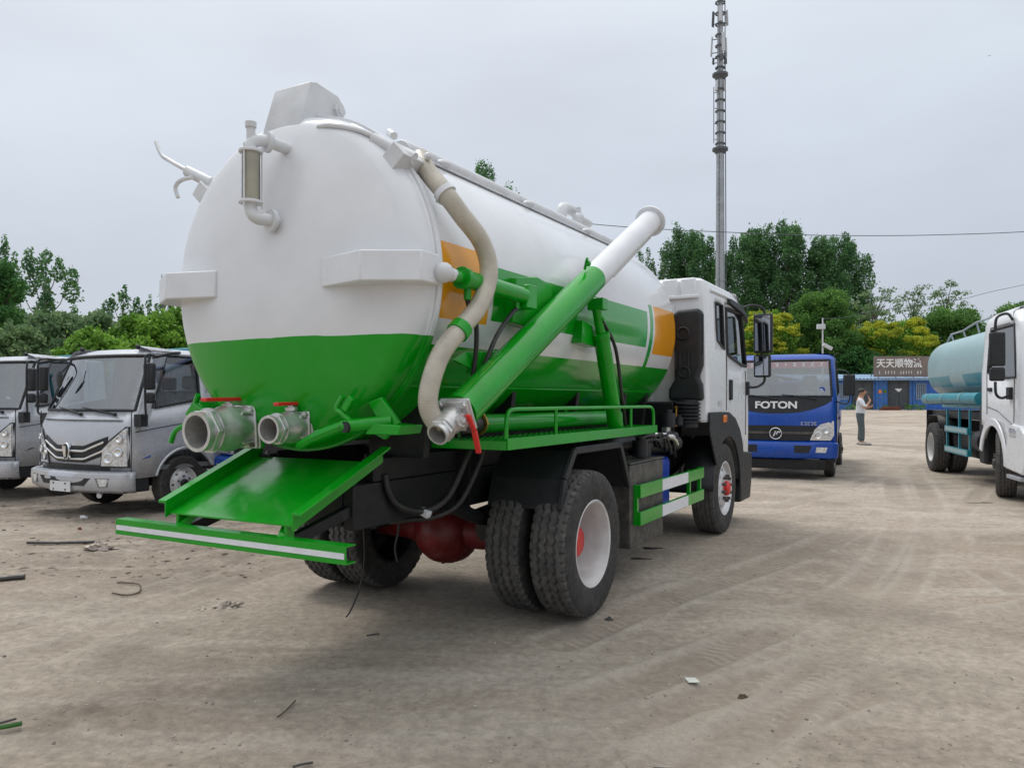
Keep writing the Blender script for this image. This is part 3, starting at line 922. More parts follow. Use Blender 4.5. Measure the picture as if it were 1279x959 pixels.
# ------------------------------------------------------------------ antenna mast, camera pole, wires
M['galv'] = mat('galvanised_steel', (0.36, 0.38, 0.41), 0.55, metal=0.2, var=0.15, scale=1.5, dirt=0.15)
M['antenna'] = mat('antenna_grey', (0.52, 0.54, 0.57), 0.5, var=0.06)
M['antenna_dark'] = mat('antenna_dark_grey', (0.09, 0.10, 0.115), 0.5, var=0.1)
TY = 80.0
tw = thing('antenna_mast', 'tall grey steel mast carrying mobile phone antennas', 'mast', ((899.5 - 639.5) / 965 * TY, TY, 0.9), 0.3)
def tz(py):
    return 1.55 + (498 - py) / 965 * TY - 0.9
b = B()
ps = [(-0.3, 0.62), (tz(350), 0.46), (tz(190), 0.39), (tz(95), 0.33), (tz(0), 0.26), (tz(-40), 0.22)]
for (za, ra), (zc, rc) in zip(ps[:-1], ps[1:]):
    b.cyl((0, 0, za), (0, 0, zc), ra, rc * 1.03, 16)
    b.cyl((0, 0, zc - 0.12), (0, 0, zc + 0.12), rc * 1.16, None, 16)
obj('pole', b, M['galv'], tw, ang=30)
for py in (94, 187):
    b = B(); b.cyl((0, 0, tz(py) - 0.12), (0, 0, tz(py) + 0.12), 0.80, None, 20)
    b.cyl((0, 0, tz(py) - 0.45), (0, 0, tz(py) - 0.121), 0.46, 0.70, 16)
    obj('platform', b, M['antenna_dark'], tw)
b = B()
for j in range(60):
    zz = 1.0 + j * (tz(100) - 1) / 60
    b.bar((-0.3, -0.42, zz), (-0.55, -0.62, zz), 0.05, 0.05)
b.tube([(-0.52, -0.62, 0.5), (-0.42, -0.5, tz(0))], 0.035, 5)
b.tube([(0.40, -0.55, 0.5), (0.30, -0.42, tz(0))], 0.05, 5)
obj('climbing_ladder', b, M['antenna_dark'], tw)
for (py0, py1, ang0, rad, hgt, mm) in ((12, 31, 0, 0.80, 0, 'antenna'), (45, 69, 20, 0.86, 0, 'antenna'), (71, 79, 10, 0.72, 0, 'antenna_dark'), (101, 115, 70, 0.46, 0, 'antenna')):
    for k in range(3):
        a = R(ang0 + 120 * k)
        b = B()
        M3 = Matrix.Rotation(a, 3, 'Z')
        zc, hh = (tz(py0) + tz(py1)) / 2, tz(py0) - tz(py1)
        b.box(M3 @ Vector((rad, 0, zc)), (0.14, 0.36, hh), M3 @ Matrix.Rotation(R(-3), 3, 'Y'))
        o = obj('antenna_panel', b, M[mm if not (py0 == 12 and k == 1) else 'antenna_dark'], tw, 0.04)
        b = B()
        for zz in (zc - hh * 0.35, zc + hh * 0.35):
            b.bar(M3 @ Vector((0.3, 0, zz)), M3 @ Vector((rad - 0.02, 0, zz)), 0.07, 0.07)
        obj('mount', b, M['antenna_dark'], o)
b = B()
for j in range(14):
    zz = tz(180) + j * (tz(4) - tz(180)) / 13
    b.lathe([(-0.05, 0.36), (-0.05, 0.52), (0.05, 0.52), (0.05, 0.36)], (0, 0, zz), (0, 0, 1), 16)
obj('clamp_ring', b, M['antenna_dark'], tw)
b = B(); b.tube([(-0.75, 0, tz(180)), (-0.75, 0, tz(110))], 0.04, 6)
for j in range(4):
    b.bar((-0.75, 0, tz(175) + j * 1.6), (-0.3, 0, tz(175) + j * 1.6), 0.05, 0.05)
obj('whip_antenna', b, M['antenna_dark'], tw)

cp = thing('camera_pole', 'thin white pole with security camera behind the blue lorry', 'camera pole', ((1027.5 - 639.5) / 965 * 55, 55, 0.55))
def cz(py):
    return 1.55 + (498 - py) / 965 * 55 - 0.55
b = B(); b.cyl((0, 0, -0.2), (0, 0, cz(397)), 0.065, 0.05, 10); obj('pole', b, M['antenna'], cp)
b = B(); b.box((-0.12, 0, cz(408)), (0.55, 0.28, 0.34)); obj('junction_box', b, M['antenna'], cp, 0.02)
b = B(); b.box((0.30, -0.1, cz(433)), (0.72, 0.22, 0.24), Matrix.Rotation(R(28), 3, 'Y')); b.bar((0, 0, cz(429)), (0.15, -0.05, cz(430)), 0.07, 0.07)
obj('camera', b, M['antenna'], cp, 0.03)

def wire(pts, Y, label, r=0.025):
    P = [at(x, y, Y if not isinstance(Y, tuple) else Y[0] + (Y[1] - Y[0]) * i / (len(pts) - 1)) for i, (x, y) in enumerate(pts)]
    b_ = B(); b_.tube(smooth_path(P, 6), r, 6)
    tag(obj('overhead_wire', b_, M['antenna_dark'], None), label, 'wire', 'overhead wires')
wire([(560, 258), (720, 278), (820, 286), (905, 290), (1000, 293.5), (1100, 294.5), (1190, 293), (1290, 289), (1500, 276)], 60, 'long sagging wire crossing the sky in front of the mast', 0.030)
wire([(1028, 398), (1052, 397), (1078, 391), (1110, 386), (1150, 383), (1200, 374), (1240, 364), (1290, 353), (1420, 320)], (55, 50), 'thin wire rising from the camera pole to the right edge', 0.016)

# ------------------------------------------------------------------ a bird far off in the sky
p_ = at(1236, 70, 110)
bd = thing('bird', 'tiny bird gliding high at the upper right of the sky', 'bird', p_, 0.6)
b = B(); b.tube([(-0.16, 0, 0), (-0.05, 0, 0.01), (0.08, 0, 0.01), (0.15, 0, 0)], [0.01, 0.04, 0.035, 0.008], 8); obj('body', b, M['antenna_dark'], bd)
for sx in (-1, 1):
    b = B(); b.prism([(-0.05, 0.0), (0.07, 0.0), (0.04, sx * 0.16), (-0.06, sx * 0.30), (-0.02, sx * 0.14)], 0.010, 0.016, 'z'); obj('wing', b, M['antenna_dark'], bd)
# ------------------------------------------------------------------ wheels
def tyre_mesh(name, Rt, w, rim, n=300, na=41, zig=True, lug=48):
    """tyre about the X axis: dusty tread with grooves, dark side walls"""
    tw = w * 0.43
    prof = []                                       # side wall from bead to shoulder (x, r)
    side = [(0.36, rim - 0.012), (0.43, rim), (0.47, rim + 0.02), (0.505, rim + (Rt - rim) * 0.35), (0.515, rim + (Rt - rim) * 0.55), (0.50, rim + (Rt - rim) * 0.78), (0.468, Rt - 0.022)]
    xs = list(np.linspace(-tw, tw, na))
    full = [(-k * w, r_) for k, r_ in side] + [(x, None) for x in xs] + [(k * w, r_) for k, r_ in reversed(side)]
    m_ = len(full)
    V = np.zeros((n, m_, 3))
    for i in range(n):
        a = 2 * pi * i / n
        ph = (i / n * lug) % 1.0
        tri = abs(ph - 0.5) * 4 - 1
        for j, (x, r_) in enumerate(full):
            if r_ is None:
                rr = Rt - 0.010 * (x / tw) ** 4
                g = 0.0
                if zig:
                    for cx in (-0.5, 0.0, 0.5):
                        if abs(x - cx * tw - tri * 0.075 * tw) < 0.070 * tw:
                            g = 0.016
                    if abs(x) > 0.80 * tw and ph < 0.30:
                        g = 0.014
                else:
                    for cx in (-0.6, -0.2, 0.2, 0.6):
                        if abs(x - cx * tw) < 0.05 * tw:
                            g = 0.010
                    if abs(x) > 0.84 * tw and ph < 0.25:
                        g = 0.008
                rr -= g
            else:
                rr = r_
                if j in (6, m_ - 7) and ph < 0.30:
                    rr -= 0.012
            V[i, j] = (x, rr * cos(a), rr * sin(a))
    idx = np.arange(n * m_).reshape(n, m_)
    nx = np.roll(idx, -1, axis=0)
    q = np.stack([idx[:, :-1], nx[:, :-1], nx[:, 1:], idx[:, 1:]], -1).reshape(-1, 4)
    me = bpy.data.meshes.new(name)
    me.vertices.add(n * m_); me.vertices.foreach_set('co', V.astype(np.float32).ravel())
    me.loops.add(len(q) * 4); me.loops.foreach_set('vertex_index', q.astype(np.int32).ravel())
    me.polygons.add(len(q)); me.polygons.foreach_set('loop_start', (np.arange(len(q)) * 4).astype(np.int32))
    jj = np.tile(np.arange(m_ - 1), n)
    me.update(calc_edges=True)
    me.materials.append(M['rubber']); me.materials.append(M['tread'])
    me.polygons.foreach_set('material_index', ((jj >= 6) & (jj < m_ - 7)).astype(np.int32))
    me.shade_smooth(); me.set_sharp_from_angle(angle=R(30))
    return me

def disc_with_holes(b, r0, r1, xf, nh=10, hr=0.024, kk=12):
    """steel disc between radii r0 and r1, depth profile xf(r), with round hand holes"""
    rm = (r0 + r1) / 2
    for h in range(nh):
        a0, a1 = 2 * pi * h / nh, 2 * pi * (h + 1) / nh
        am = (a0 + a1) / 2
        outer, inner = [], []
        m_ = kk * 4
        for i in range(m_):
            t = 2 * pi * i / m_
            c, s = cos(t), sin(t)
            k = 1 / max(abs(c), abs(s))
            outer.append((rm + (r1 - r0) / 2 * s * k, am + (a1 - a0) / 2 * c * k))
            inner.append((rm + hr * s, am + hr * 1.25 / rm * c))
        P = lambda q, dx=0: (xf(q[0]) + dx, q[0] * cos(q[1]), q[0] * sin(q[1]))
        vs_ = [P(q) for q in outer] + [P(q) for q in inner] + [P(q, -0.03) for q in inner]
        fs_ = []
        for i in range(m_):
            j = (i + 1) % m_
            fs_ += [(i, j, m_ + j, m_ + i), (m_ + i, m_ + j, 2 * m_ + j, 2 * m_ + i)]
        b.add(vs_, fs_)

WM = {}
def wheel_meshes(kind):
    if kind in WM:
        return WM[kind]
    d = {}
    if kind in ('dual_out', 'dual_in', 'steer'):
        Rt, w, rim = 0.52, 0.275, 0.300
        if 'tyre_big' not in WM:
            WM['tyre_big'] = tyre_mesh('tyre', Rt, w, rim)
            WM['tyre_steer'] = tyre_mesh('tyre', Rt, w, rim, 200, 33, False, 70)
        d['tyre'] = WM['tyre_steer' if kind == 'steer' else 'tyre_big']
    else:
        Rt, w, rim = 0.385, 0.20, 0.215
        if 'tyre_small' not in WM:
            WM['tyre_small'] = tyre_mesh('tyre', Rt, w, rim, 180, 29, False, 56)
        d['tyre'] = WM['tyre_small']
    b, hb, nb = B(), B(), B()
    if kind.startswith('dual'):
        b.lathe([(-0.125, 0.285), (-0.118, 0.30), (0.118, 0.298), (0.128, 0.312), (0.132, 0.306), (0.124, 0.292), (0.105, 0.286), (0.085, 0.274), (0.03, 0.268), (-0.06, 0.262), (-0.105, 0.250), (-0.122, 0.20), (-0.124, 0.09)], n=64)
        hb.lathe([(-0.124, 0.135), (-0.075, 0.13), (-0.065, 0.12), (0.0, 0.110), (0.012, 0.095), (0.015, 0.0)], n=32)
        for i in range(10):
            a = 2 * pi * i / 10
            nb.cyl((-0.124, 0.165 * cos(a), 0.165 * sin(a)), (-0.085, 0.165 * cos(a), 0.165 * sin(a)), 0.017, None, 6)
            nb.cyl((-0.09, 0.165 * cos(a), 0.165 * sin(a)), (-0.06, 0.165 * cos(a), 0.165 * sin(a)), 0.009, None, 6)
        d['mat'] = 'rim_white'
    else:
        s = 1.0 if kind == 'steer' else 0.71
        xf = lambda r_: 0.128 * s - 0.055 * s * ((max(r_ / s, 0.15) - 0.15) / 0.12) ** 1.5
        b.lathe([(-0.125 * s, 0.285 * s), (-0.12 * s, 0.30 * s), (0.115 * s, 0.298 * s), (0.130 * s, 0.312 * s), (0.134 * s, 0.305 * s), (0.124 * s, 0.292 * s), (0.10 * s, 0.286 * s), (0.075 * s, 0.272 * s), (xf(0.265 * s), 0.265 * s)], n=64)
        disc_with_holes(b, 0.180 * s, 0.265 * s, xf, 10 if kind == 'steer' else 6, 0.026 * s, 6)
        b.lathe([(xf(0.18 * s), 0.18 * s), (0.13 * s, 0.15 * s), (0.13 * s, 0.06 * s)], n=64)
        hb.lathe([(0.125 * s, 0.085 * s), (0.165 * s, 0.082 * s), (0.178 * s, 0.070 * s), (0.188 * s, 0.04 * s), (0.188 * s, 0.0)], n=32)
        for i in range(10 if kind == 'steer' else 6):
            a = 2 * pi * i / (10 if kind == 'steer' else 6)
            nb.cyl((0.125 * s, 0.14 * s * cos(a), 0.14 * s * sin(a)), (0.172 * s, 0.14 * s * cos(a), 0.14 * s * sin(a)), 0.018 * s, None, 6)
        d['mat'] = 'rim_silver'
    d['rim'] = b.mesh('wheel', M[d['mat']], ang=30)
    d['hub'] = hb.mesh('hub', M['red_paint' if kind in ('steer', 'dual_out', 'dual_in') else 'black_chassis'])
    d['nut'] = nb.mesh('wheel_nuts', M['dark_steel'])
    WM[kind] = d
    return d

def wheel(root, x, y, z, kind, side, spin=0.0, steer=0.0, hub='red', rimmat=None):
    d = wheel_meshes(kind)
    rz = steer + (0 if side > 0 else pi)
    w = link('wheel', d['rim'], root, (x, y, z), (spin, 0, rz))
    if rimmat:
        w.data = d['rim'].copy(); w.data.materials.clear(); w.data.materials.append(M[rimmat])
    link('tyre', d['tyre'], w)
    h = link('hub', d['hub'], w)
    if hub != 'red':
        h.data = d['hub'].copy(); h.data.materials.clear(); h.data.materials.append(M[hub])
    nn = link('wheel_nuts', d['nut'], w); nn['kind'] = 'stuff'
    return w

# ------------------------------------------------------------------ cabs
class Cab:
    """a cab body lofted through horizontal rings; windows are real openings with panes"""
    def __init__(s, rows, cols, wf, yff, yb, rc, rr, crown, warp=None):
        s.rows, s.cols, s.wf, s.yff, s.yb, s.rc, s.rr, s.crown = rows, cols, wf, yff, yb, rc, rr, crown
        n = len(cols); s.n = n; s.L = 2 * n - 2
        s.P = []
        for ri, (z, ins) in enumerate(rows):
            half = []
            for ci, (kd, t) in enumerate(cols):
                w, yF, y0 = wf(z) - ins, yff(z) - ins, yb + ins
                if kd == 'rear': x, y = t * (w - rr), y0
                elif kd == 'rcor': x, y = w - rr + rr * sin(t * pi / 2), y0 + rr - rr * cos(t * pi / 2)
                elif kd == 'abs': x, y = w, t
                elif kd == 'f': x, y = w, yF - crown - rc - t
                elif kd == 'fcor': x, y = w - rc + rc * cos(t * pi / 2), yF - crown - rc + rc * sin(t * pi / 2)
                else:
                    x = t * (w - rc); y = yF - crown * t * t
                zz = z if warp is None else warp(ri, ci, x, y, z)
                half.append(Vector((x, y, zz)))
            s.P.append(half + [Vector((-p.x, p.y, p.z)) for p in reversed(half[1:-1])])
    def front_y(s, x, z):
        w, yF = s.wf(z), s.yff(z)
        ax = abs(x)
        if ax <= w - s.rc:
            t = ax / (w - s.rc)
            return yF - s.crown * t * t
        k = min(1, (ax - (w - s.rc)) / s.rc)
        return yF - s.crown - s.rc + s.rc * math.sqrt(max(0, 1 - k * k))
    def spans(s, c0, c1):
        n, L = s.n, s.L
        if c1 == n - 1: return [range(c0, L - c0)]
        if c0 == 0: return [range(L - c1, L + c1)]
        return [range(c0, c1), range(L - c1, L - c0)]
    def shell(s, openings, name, m_, root, cap=True, thick=0.03):
        b = B()
        for row in s.P: b.v += [tuple(p) for p in row]
        L = s.L
        hole = set()
        for (r0, r1, c0, c1) in openings:
            for rg in s.spans(c0, c1):
                for k in rg:
                    for r_ in range(r0, r1): hole.add((r_, k % L))
        for r_ in range(len(s.P) - 1):
            for k in range(L):
                if (r_, k) not in hole:
                    b.f.append((r_ * L + k, r_ * L + (k + 1) % L, (r_ + 1) * L + (k + 1) % L, (r_ + 1) * L + k))
        if cap:
            top = s.P[-1]
            cx = sum((p for p in top), Vector()) / L
            b.v.append((cx.x, cx.y, cx.z + 0.012)); ci = len(b.v) - 1
            for k in range(L):
                b.f.append(((len(s.P) - 1) * L + k, (len(s.P) - 1) * L + (k + 1) % L, ci))
        o = obj(name, b, m_, root, ang=32)
        md = o.modifiers.new('thick', 'SOLIDIFY'); md.thickness = thick; md.offset = -1
        return o
    def nrm(s, r_, k):
        L = s.L
        a = s.P[r_][(k + 1) % L] - s.P[r_][(k - 1) % L]
        c = s.P[min(r_ + 1, len(s.P) - 1)][k % L] - s.P[max(r_ - 1, 0)][k % L]
        v = a.cross(c)
        return v.normalized() if v.length > 1e-6 else Vector((0, 0, 1))
    def patch(s, r0, r1, rg, off):
        b = B(); L = s.L
        ks = list(rg); ks = ks + [ks[-1] + 1]
        for r_ in range(r0, r1 + 1):
            for k in ks:
                b.v.append(tuple(s.P[r_][k % L] + s.nrm(r_, k) * off))
        m_ = len(ks)
        for i in range(r1 - r0):
            for j in range(m_ - 1):
                b.f.append((i * m_ + j, i * m_ + j + 1, (i + 1) * m_ + j + 1, (i + 1) * m_ + j))
        return b
    def panes(s, op, name, m_, root, seal=0.014, off=-0.012, sealmat='black_plastic'):
        r0, r1, c0, c1 = op
        out = []
        for rg in s.spans(c0, c1):
            o = obj(name, s.patch(r0, r1, rg, off), m_, root, ang=60)
            ks = list(rg) + [list(rg)[-1] + 1]
            L = s.L
            loop = [s.P[r0][k % L] for k in ks] + [s.P[r_][ks[-1] % L] for r_ in range(r0 + 1, r1 + 1)] + [s.P[r1][k % L] for k in reversed(ks[:-1])] + [s.P[r_][ks[0] % L] for r_ in range(r1 - 1, r0, -1)]
            b = B(); b.tube(loop, seal, 6, closed=True)
            obj('window_seal', b, M[sealmat], o)
            out.append(o)
        return out
    def front_shape(s, poly, off, thick):
        """a plate following the front face, outline in (x, z)"""
        b = B()
        # subdivide long edges so that the plate bends with the panel
        P2 = []
        for i, p in enumerate(poly):
            q = poly[(i + 1) % len(poly)]
            m_ = max(1, int(abs(q[0] - p[0]) / 0.08))
            for j in range(m_): P2.append((p[0] + (q[0] - p[0]) * j / m_, p[1] + (q[1] - p[1]) * j / m_))
        n = len(P2)
        vs_ = [(x, s.front_y(x, z) + off, z) for x, z in P2] + [(x, s.front_y(x, z) + off - thick, z) for x, z in P2]
        b.add(vs_, [tuple(range(n))] + [(i, n + i, n + (i + 1) % n, (i + 1) % n) for i in range(n)])
        return b
    def front_strip(s, x0, x1, z0f, z1f, off, thick, n=24):
        """a bar across the front between two height curves"""
        b = B(); vs_, fs_ = [], []
        for i in range(n + 1):
            x = x0 + (x1 - x0) * i / n
            za, zb = z0f(x), z1f(x)
            vs_ += [(x, s.front_y(x, za) + off, za), (x, s.front_y(x, zb) + off, zb), (x, s.front_y(x, zb) + off - thick, zb), (x, s.front_y(x, za) + off - thick, za)]
            if i:
                a, c = 4 * (i - 1), 4 * i
                fs_ += [(a + j, a + (j + 1) % 4, c + (j + 1) % 4, c + j) for j in range(4)]
        fs_ += [(0, 1, 2, 3), (4 * n + 3, 4 * n + 2, 4 * n + 1, 4 * n)]
        return b.add(vs_, fs_)

def lerp_tab(tab):
    def f(z):
        if z <= tab[0][0]: return tab[0][1]
        for (a, va), (c, vc) in zip(tab[:-1], tab[1:]):
            if z <= c: return va + (vc - va) * (z - a) / (c - a)
        return tab[-1][1]
    return f

def emblem_disc(root, x, y, z, r_, tilt=0.0):
    """round badge: ring, dark field and three slanted chrome strokes in an inverted triangle"""
    b = B()
    b.lathe([(0, r_ * 0.86), (0.014, r_ * 0.88), (0.018, r_ * 0.94), (0.014, r_), (0, r_)], (x, y, z), (0, 1, 0), 32)
    o = obj('badge', b, M['chrome'], root)
    b = B(); b.cyl((x, y - 0.004, z), (x, y + 0.006, z), r_ * 0.87, None, 28); obj('badge_field', b, M['black_plastic'], o)
    for i in range(3):
        b = B()
        k = -1                                               # strokes lean the way they read from the front
        cx = (-0.42 + i * 0.42) * r_
        zb = (-0.62, -0.62 + 0.36, -0.62 + 0.72)[i] * r_
        b.prism([(x + k * (cx + 0.30 * r_), z + 0.42 * r_), (x + k * (cx + 0.52 * r_), z + 0.42 * r_), (x + k * (cx + 0.14 * r_ - 0.0), z + zb * 0.9), (x + k * (cx - 0.02 * r_), z + zb * 0.9 + 0.14 * r_)], y + 0.007, y + 0.016, 'y')
        obj('badge_stroke', b, M['chrome'], o)
    return o

def seat_pair(root, y, z, w, m_='seat'):
    for sx in (-1, 1):
        b = B(); x = sx * w
        b.bb(x - 0.25, x + 0.25, y - 0.02, y + 0.46, z, z + 0.16)
        o = obj('seat', b, M[m_], root, 0.05, seg=3)
        b = B(); b.prism([(y - 0.02, z + 0.1), (y + 0.12, z + 0.12), (y + 0.0, z + 0.72), (y - 0.12, z + 0.72)], x - 0.24, x + 0.24)
        obj('backrest', b, M[m_], o, 0.05, seg=3)
        b = B(); b.box((x, y - 0.07, z + 0.83), (0.28, 0.10, 0.20)); obj('headrest', b, M[m_], o, 0.04, seg=3)

def steering(root, x, y, z):
    b = B()
    t = Vector((0, -0.5, 0.86)).normalized(); a = Vector((1, 0, 0)); c = t.cross(a)
    b.tube([Vector((x, y, z)) + (a * cos(q) + c * sin(q)) * 0.21 for q in np.linspace(0, 2 * pi, 24, endpoint=False)], 0.016, 8, closed=True)
    b.bar(Vector((x, y, z)) - a * 0.2, Vector((x, y, z)) + a * 0.2, 0.05, 0.03)
    b.tube([(x, y, z), (x, y + 0.25, z - 0.35)], 0.03, 8)
    obj('steering_wheel', b, M['black_plastic'], root)

def mirror_arm(root, sx, x, y, z, big, small, arm=True):
    """big/small: (dx, dz_centre, width, height)"""
    b = B()
    xc, zc, w, h = big
    b.box((sx * xc, y, zc), (w, 0.085, h))
    o = obj('mirror', b, M['black_plastic'], root, 0.03, seg=3)
    b = B(); b.box((sx * xc, y - 0.045, zc), (w - 0.05, 0.008, h - 0.06)); obj('mirror_glass', b, M['mirror'], o)
    if small:
        xc2, zc2, w2, h2 = small
        b = B(); b.box((sx * xc2, y, zc2), (w2, 0.085, h2)); o2 = obj('mirror', b, M['black_plastic'], root, 0.03, seg=3)
        b = B(); b.box((sx * xc2, y - 0.045, zc2), (w2 - 0.05, 0.008, h2 - 0.05)); obj('mirror_glass', b, M['mirror'], o2)
    return o

# ------------------------------------------------------------------ light lorries facing the camera
def light_truck(label, loc, phi, style):
    root = thing('light_truck', label, 'truck', (loc[0], loc[1], terrain(*loc[:2])), pi - R(phi), 'light lorries parked facing the camera')
    silver = style == 'silver'
    paint = M['silver_paint'] if silver else M['blue_paint']
    hw = 1.0 if silver else 1.08
    zr = 2.22 if silver else 2.42                       # roof
    zwb, zwt = (1.40, 2.13) if silver else (1.60, 2.30)
    yF = lerp_tab([(0.5, -0.06), (1.0, -0.03), (1.28, -0.06), (zwb, -0.14), (zwt, -0.42), (zr, -0.50)]) if silver else \
        lerp_tab([(0.5, -0.05), (1.2, -0.03), (zwb, -0.10), (zwt, -0.30), (zr, -0.40)])
    yb = -1.74
    wf = lerp_tab([(0.4, hw), (zwb, hw), (zr, hw - (0.10 if silver else 0.06))])
    wy, arch_r = -1.08, 0.50
    rows = [(0.52, 0.0), (0.93, 0.0), (1.20, 0.0), (zwb, 0.0), (zwb + 0.25, 0), ((zwb + zwt) / 2 + 0.1, 0), (zwt, 0.0), (zwt + 0.035, 0.004), (zr - 0.045, 0.018), (zr - 0.015, 0.05), (zr + 0.008, 0.12), (zr + 0.018, 0.28)]
    cols = [('rear', 0), ('rear', 0.5), ('rear', 1), ('rcor', 0.5), ('rcor', 1)]
    ys = [-1.60, -1.55, -1.48, -1.40, -1.30, -1.20, -1.08, -0.96, -0.86, -0.76, -0.68, -0.60]
    cols += [('abs', y) for y in ys]
    cols += [('f', 0.10), ('f', 0.05), ('f', 0.0)] + [('fcor', k / 6) for k in range(1, 7)] + [('front', t) for t in (0.85, 0.7, 0.55, 0.4, 0.25, 0.12, 0)]
    ci_wr = 5 + ys.index(-1.30); ci_wf = 5 + len(ys)
    def warp(ri, ci, x, y, z):
        if ri == 0 and 4 <= ci <= 4 + len(ys) + 3:
            d = abs(y - wy)
            if d < arch_r:
                return max(0.52, 0.385 + math.sqrt(arch_r ** 2 - d * d))
            if y < wy: return 0.62
        if ri == 3 and 4 <= ci < ci_wf + 2:             # belt line climbs to the rear
            return z + (0.13 if silver else 0.05) * min(1, max(0, (-0.35 - y) / 0.85))
        return z
    cb = Cab(rows, cols, wf, yF, yb, 0.16, 0.08, 0.14 if silver else 0.10, warp)
    i_f = cols.index(('fcor', 3 / 6)) if silver else cols.index(('fcor', 4 / 6))
    ws_op = (3, 6, i_f, len(cols) - 1)
    sw_op = (3, 6, ci_wr, ci_wf)
    rw_op = (4, 6, 0, 2)
    cab = cb.shell([ws_op, sw_op, rw_op], 'cab', paint, root)
    cb.panes(ws_op, 'windscreen', M['glass'], root, 0.020)
    cb.panes(sw_op, 'side_window', M['glass_dark'], root, 0.016)
    cb.panes(rw_op, 'rear_window', M['glass_dark'], root, 0.014)
    # inside
    b = B(); b.bb(-hw + 0.06, hw - 0.06, yb + 0.06, -0.32, 0.60, 0.66); obj('cab_floor', b, M['grey_plastic'], cab)
    b = B(); b.prism([(-0.40, 0.7), (-0.36, zwb - 0.06), (-0.46, zwb + 0.00), (-0.64, zwb - 0.06), (-0.66, 0.9)], -hw + 0.2, hw - 0.2); obj('dashboard', b, M['grey_plastic'], cab, 0.03)
    seat_pair(cab, yb + 0.30, 0.95 if silver else 1.10, 0.52)
    steering(cab, -0.5, -0.74, zwb + 0.03)
    # wipers
    for x0 in ((-0.15, 0.42) if silver else (-0.30, 0.40)):
        b = B()
        p0 = Vector((-x0 - 0.30, cb.front_y(-x0 - 0.30, zwb - 0.03) + 0.025, zwb - 0.05)); p1 = Vector((-x0 + 0.30, cb.front_y(-x0 + 0.30, zwb + 0.03) + 0.018, zwb + 0.035))
        b.tube([p0, p0.lerp(p1, 0.5) + Vector((0, 0.02, 0.01)), p1], [0.014, 0.010, 0.007], 6); b.sphere(p0, 0.025, 8, 6)
        obj('wiper', b, M['black_plastic'], root)
    # door outline, handle
    for sx in (-1, 1):
        b = B()
        xs = sx * (hw + 0.0015)
        seam = [(-1.42, 0.90), (-1.42, 1.35), (-1.43, zwt + 0.03)]
        b.tube([(xs * (1 if z < zwb else (wf(z)) / hw), y, z) for y, z in seam], 0.007, 4)
        b.tube([(xs, -0.235, 0.60), (xs, -0.24, zwb - 0.02)], 0.007, 4)
        b.tube([(xs, -1.42, 1.24), (xs, -0.9, 1.20), (xs, -0.30, 1.12)], 0.006, 4)
        obj('door_seam', b, M['black_chassis'], root)
        b = B(); b.box((sx * (hw + 0.015), -1.31, 1.16), (0.03, 0.16, 0.05)); obj('door_handle', b, M['black_plastic'], root, 0.012)
        if silver:
            b = B(); b.prism([(-0.36, 0.76), (-0.52, 0.82), (-0.54, 0.85), (-0.50, 0.78)], sx * (hw + 0.001), sx * (hw + 0.006)); obj('side_badge', b, M['chrome'], root)
        # wheel arch lip and lower skirt
        b = B()
        b.tube([(sx * (hw - 0.02), wy + arch_r * cos(a), 0.385 + arch_r * sin(a)) for a in np.linspace(0.30, pi - 0.5, 18)], 0.03, 6)
        obj('wheel_arch', b, paint if silver else M['black_plastic'], root)
        b = B(); b.prism([(-0.15, 0.34), (-0.52, 0.34), (-0.50, 0.59), (-0.15, 0.59)], sx * (hw - 0.30), sx * (hw - 0.015)); obj('step', b, M['black_plastic'], root, 0.02)
        # mirrors on a long black arm
        if silver:
            b = B(); b.tube(smooth_path([(sx * (hw + 0.01), -0.62, 2.10), (sx * (hw + 0.16), -0.36, 2.12), (sx * (hw + 0.19), -0.30, 2.02), (sx * (hw + 0.19), -0.30, 1.50), (sx * (hw + 0.18), -0.31, 1.34), (sx * (hw + 0.0), -0.36, 1.30)], 5), 0.015, 7)
            b.box((sx * (hw + 0.05), -0.34, 1.27), (0.14, 0.10, 0.16))
            obj('mirror_arm', b, M['black_plastic'], root)
            mirror_arm(root, sx, 0, -0.37, 0, (hw + 0.18, 1.84, 0.17, 0.35), (hw + 0.18, 1.56, 0.15, 0.14))
            b = B(); b.tube(smooth_path([(sx * (hw - 0.12), -1.05, 2.185), (sx * (hw + 0.03), -0.80, 2.16), (sx * (hw + 0.03), -0.55, 2.10)], 4), 0.022, 6); obj('rain_visor', b, M['black_plastic'], root)
        else:
            b = B(); b.tube(smooth_path([(sx * (hw + 0.0), -0.30, 1.50), (sx * (hw + 0.12), -0.20, 1.46), (sx * (hw + 0.22), -0.20, 1.52), (sx * (hw + 0.22), -0.22, 2.02), (sx * (hw - 0.01), -0.36, 2.10)], 5), 0.014, 7)
            obj('mirror_arm', b, M['black_plastic'], root)
            mirror_arm(root, sx, 0, -0.24, 0, (hw + 0.22, 1.81, 0.21, 0.40), None)
    if silver:
        # layered grille: dark field, two chrome wings, badge
        wing = lambda base, rise: (lambda x: base + rise * max(0, abs(x) - 0.30) / 0.45)
        obj('grille', cb.front_strip(-0.68, 0.68, wing(0.715, 0.14), wing(0.935, 0.15), 0.006, 0.05), M['black_plastic'], root)
        for z0_, rs_ in ((0.745, 0.16), (0.850, 0.16)):
            obj('grille_bar', cb.front_strip(-0.64, 0.64, wing(z0_, rs_), wing(z0_ + 0.030, rs_), 0.026, 0.03), M['chrome'], root, 0.008)
        y_e = cb.front_y(0, 0.86) + 0.055
        b = B(); sh = [(0.072 * cos(t) * (1.0 if sin(t) > 0 else 0.92), 0.86 + 0.115 * sin(t)) for t in np.linspace(0, 2 * pi, 26, endpoint=False)]
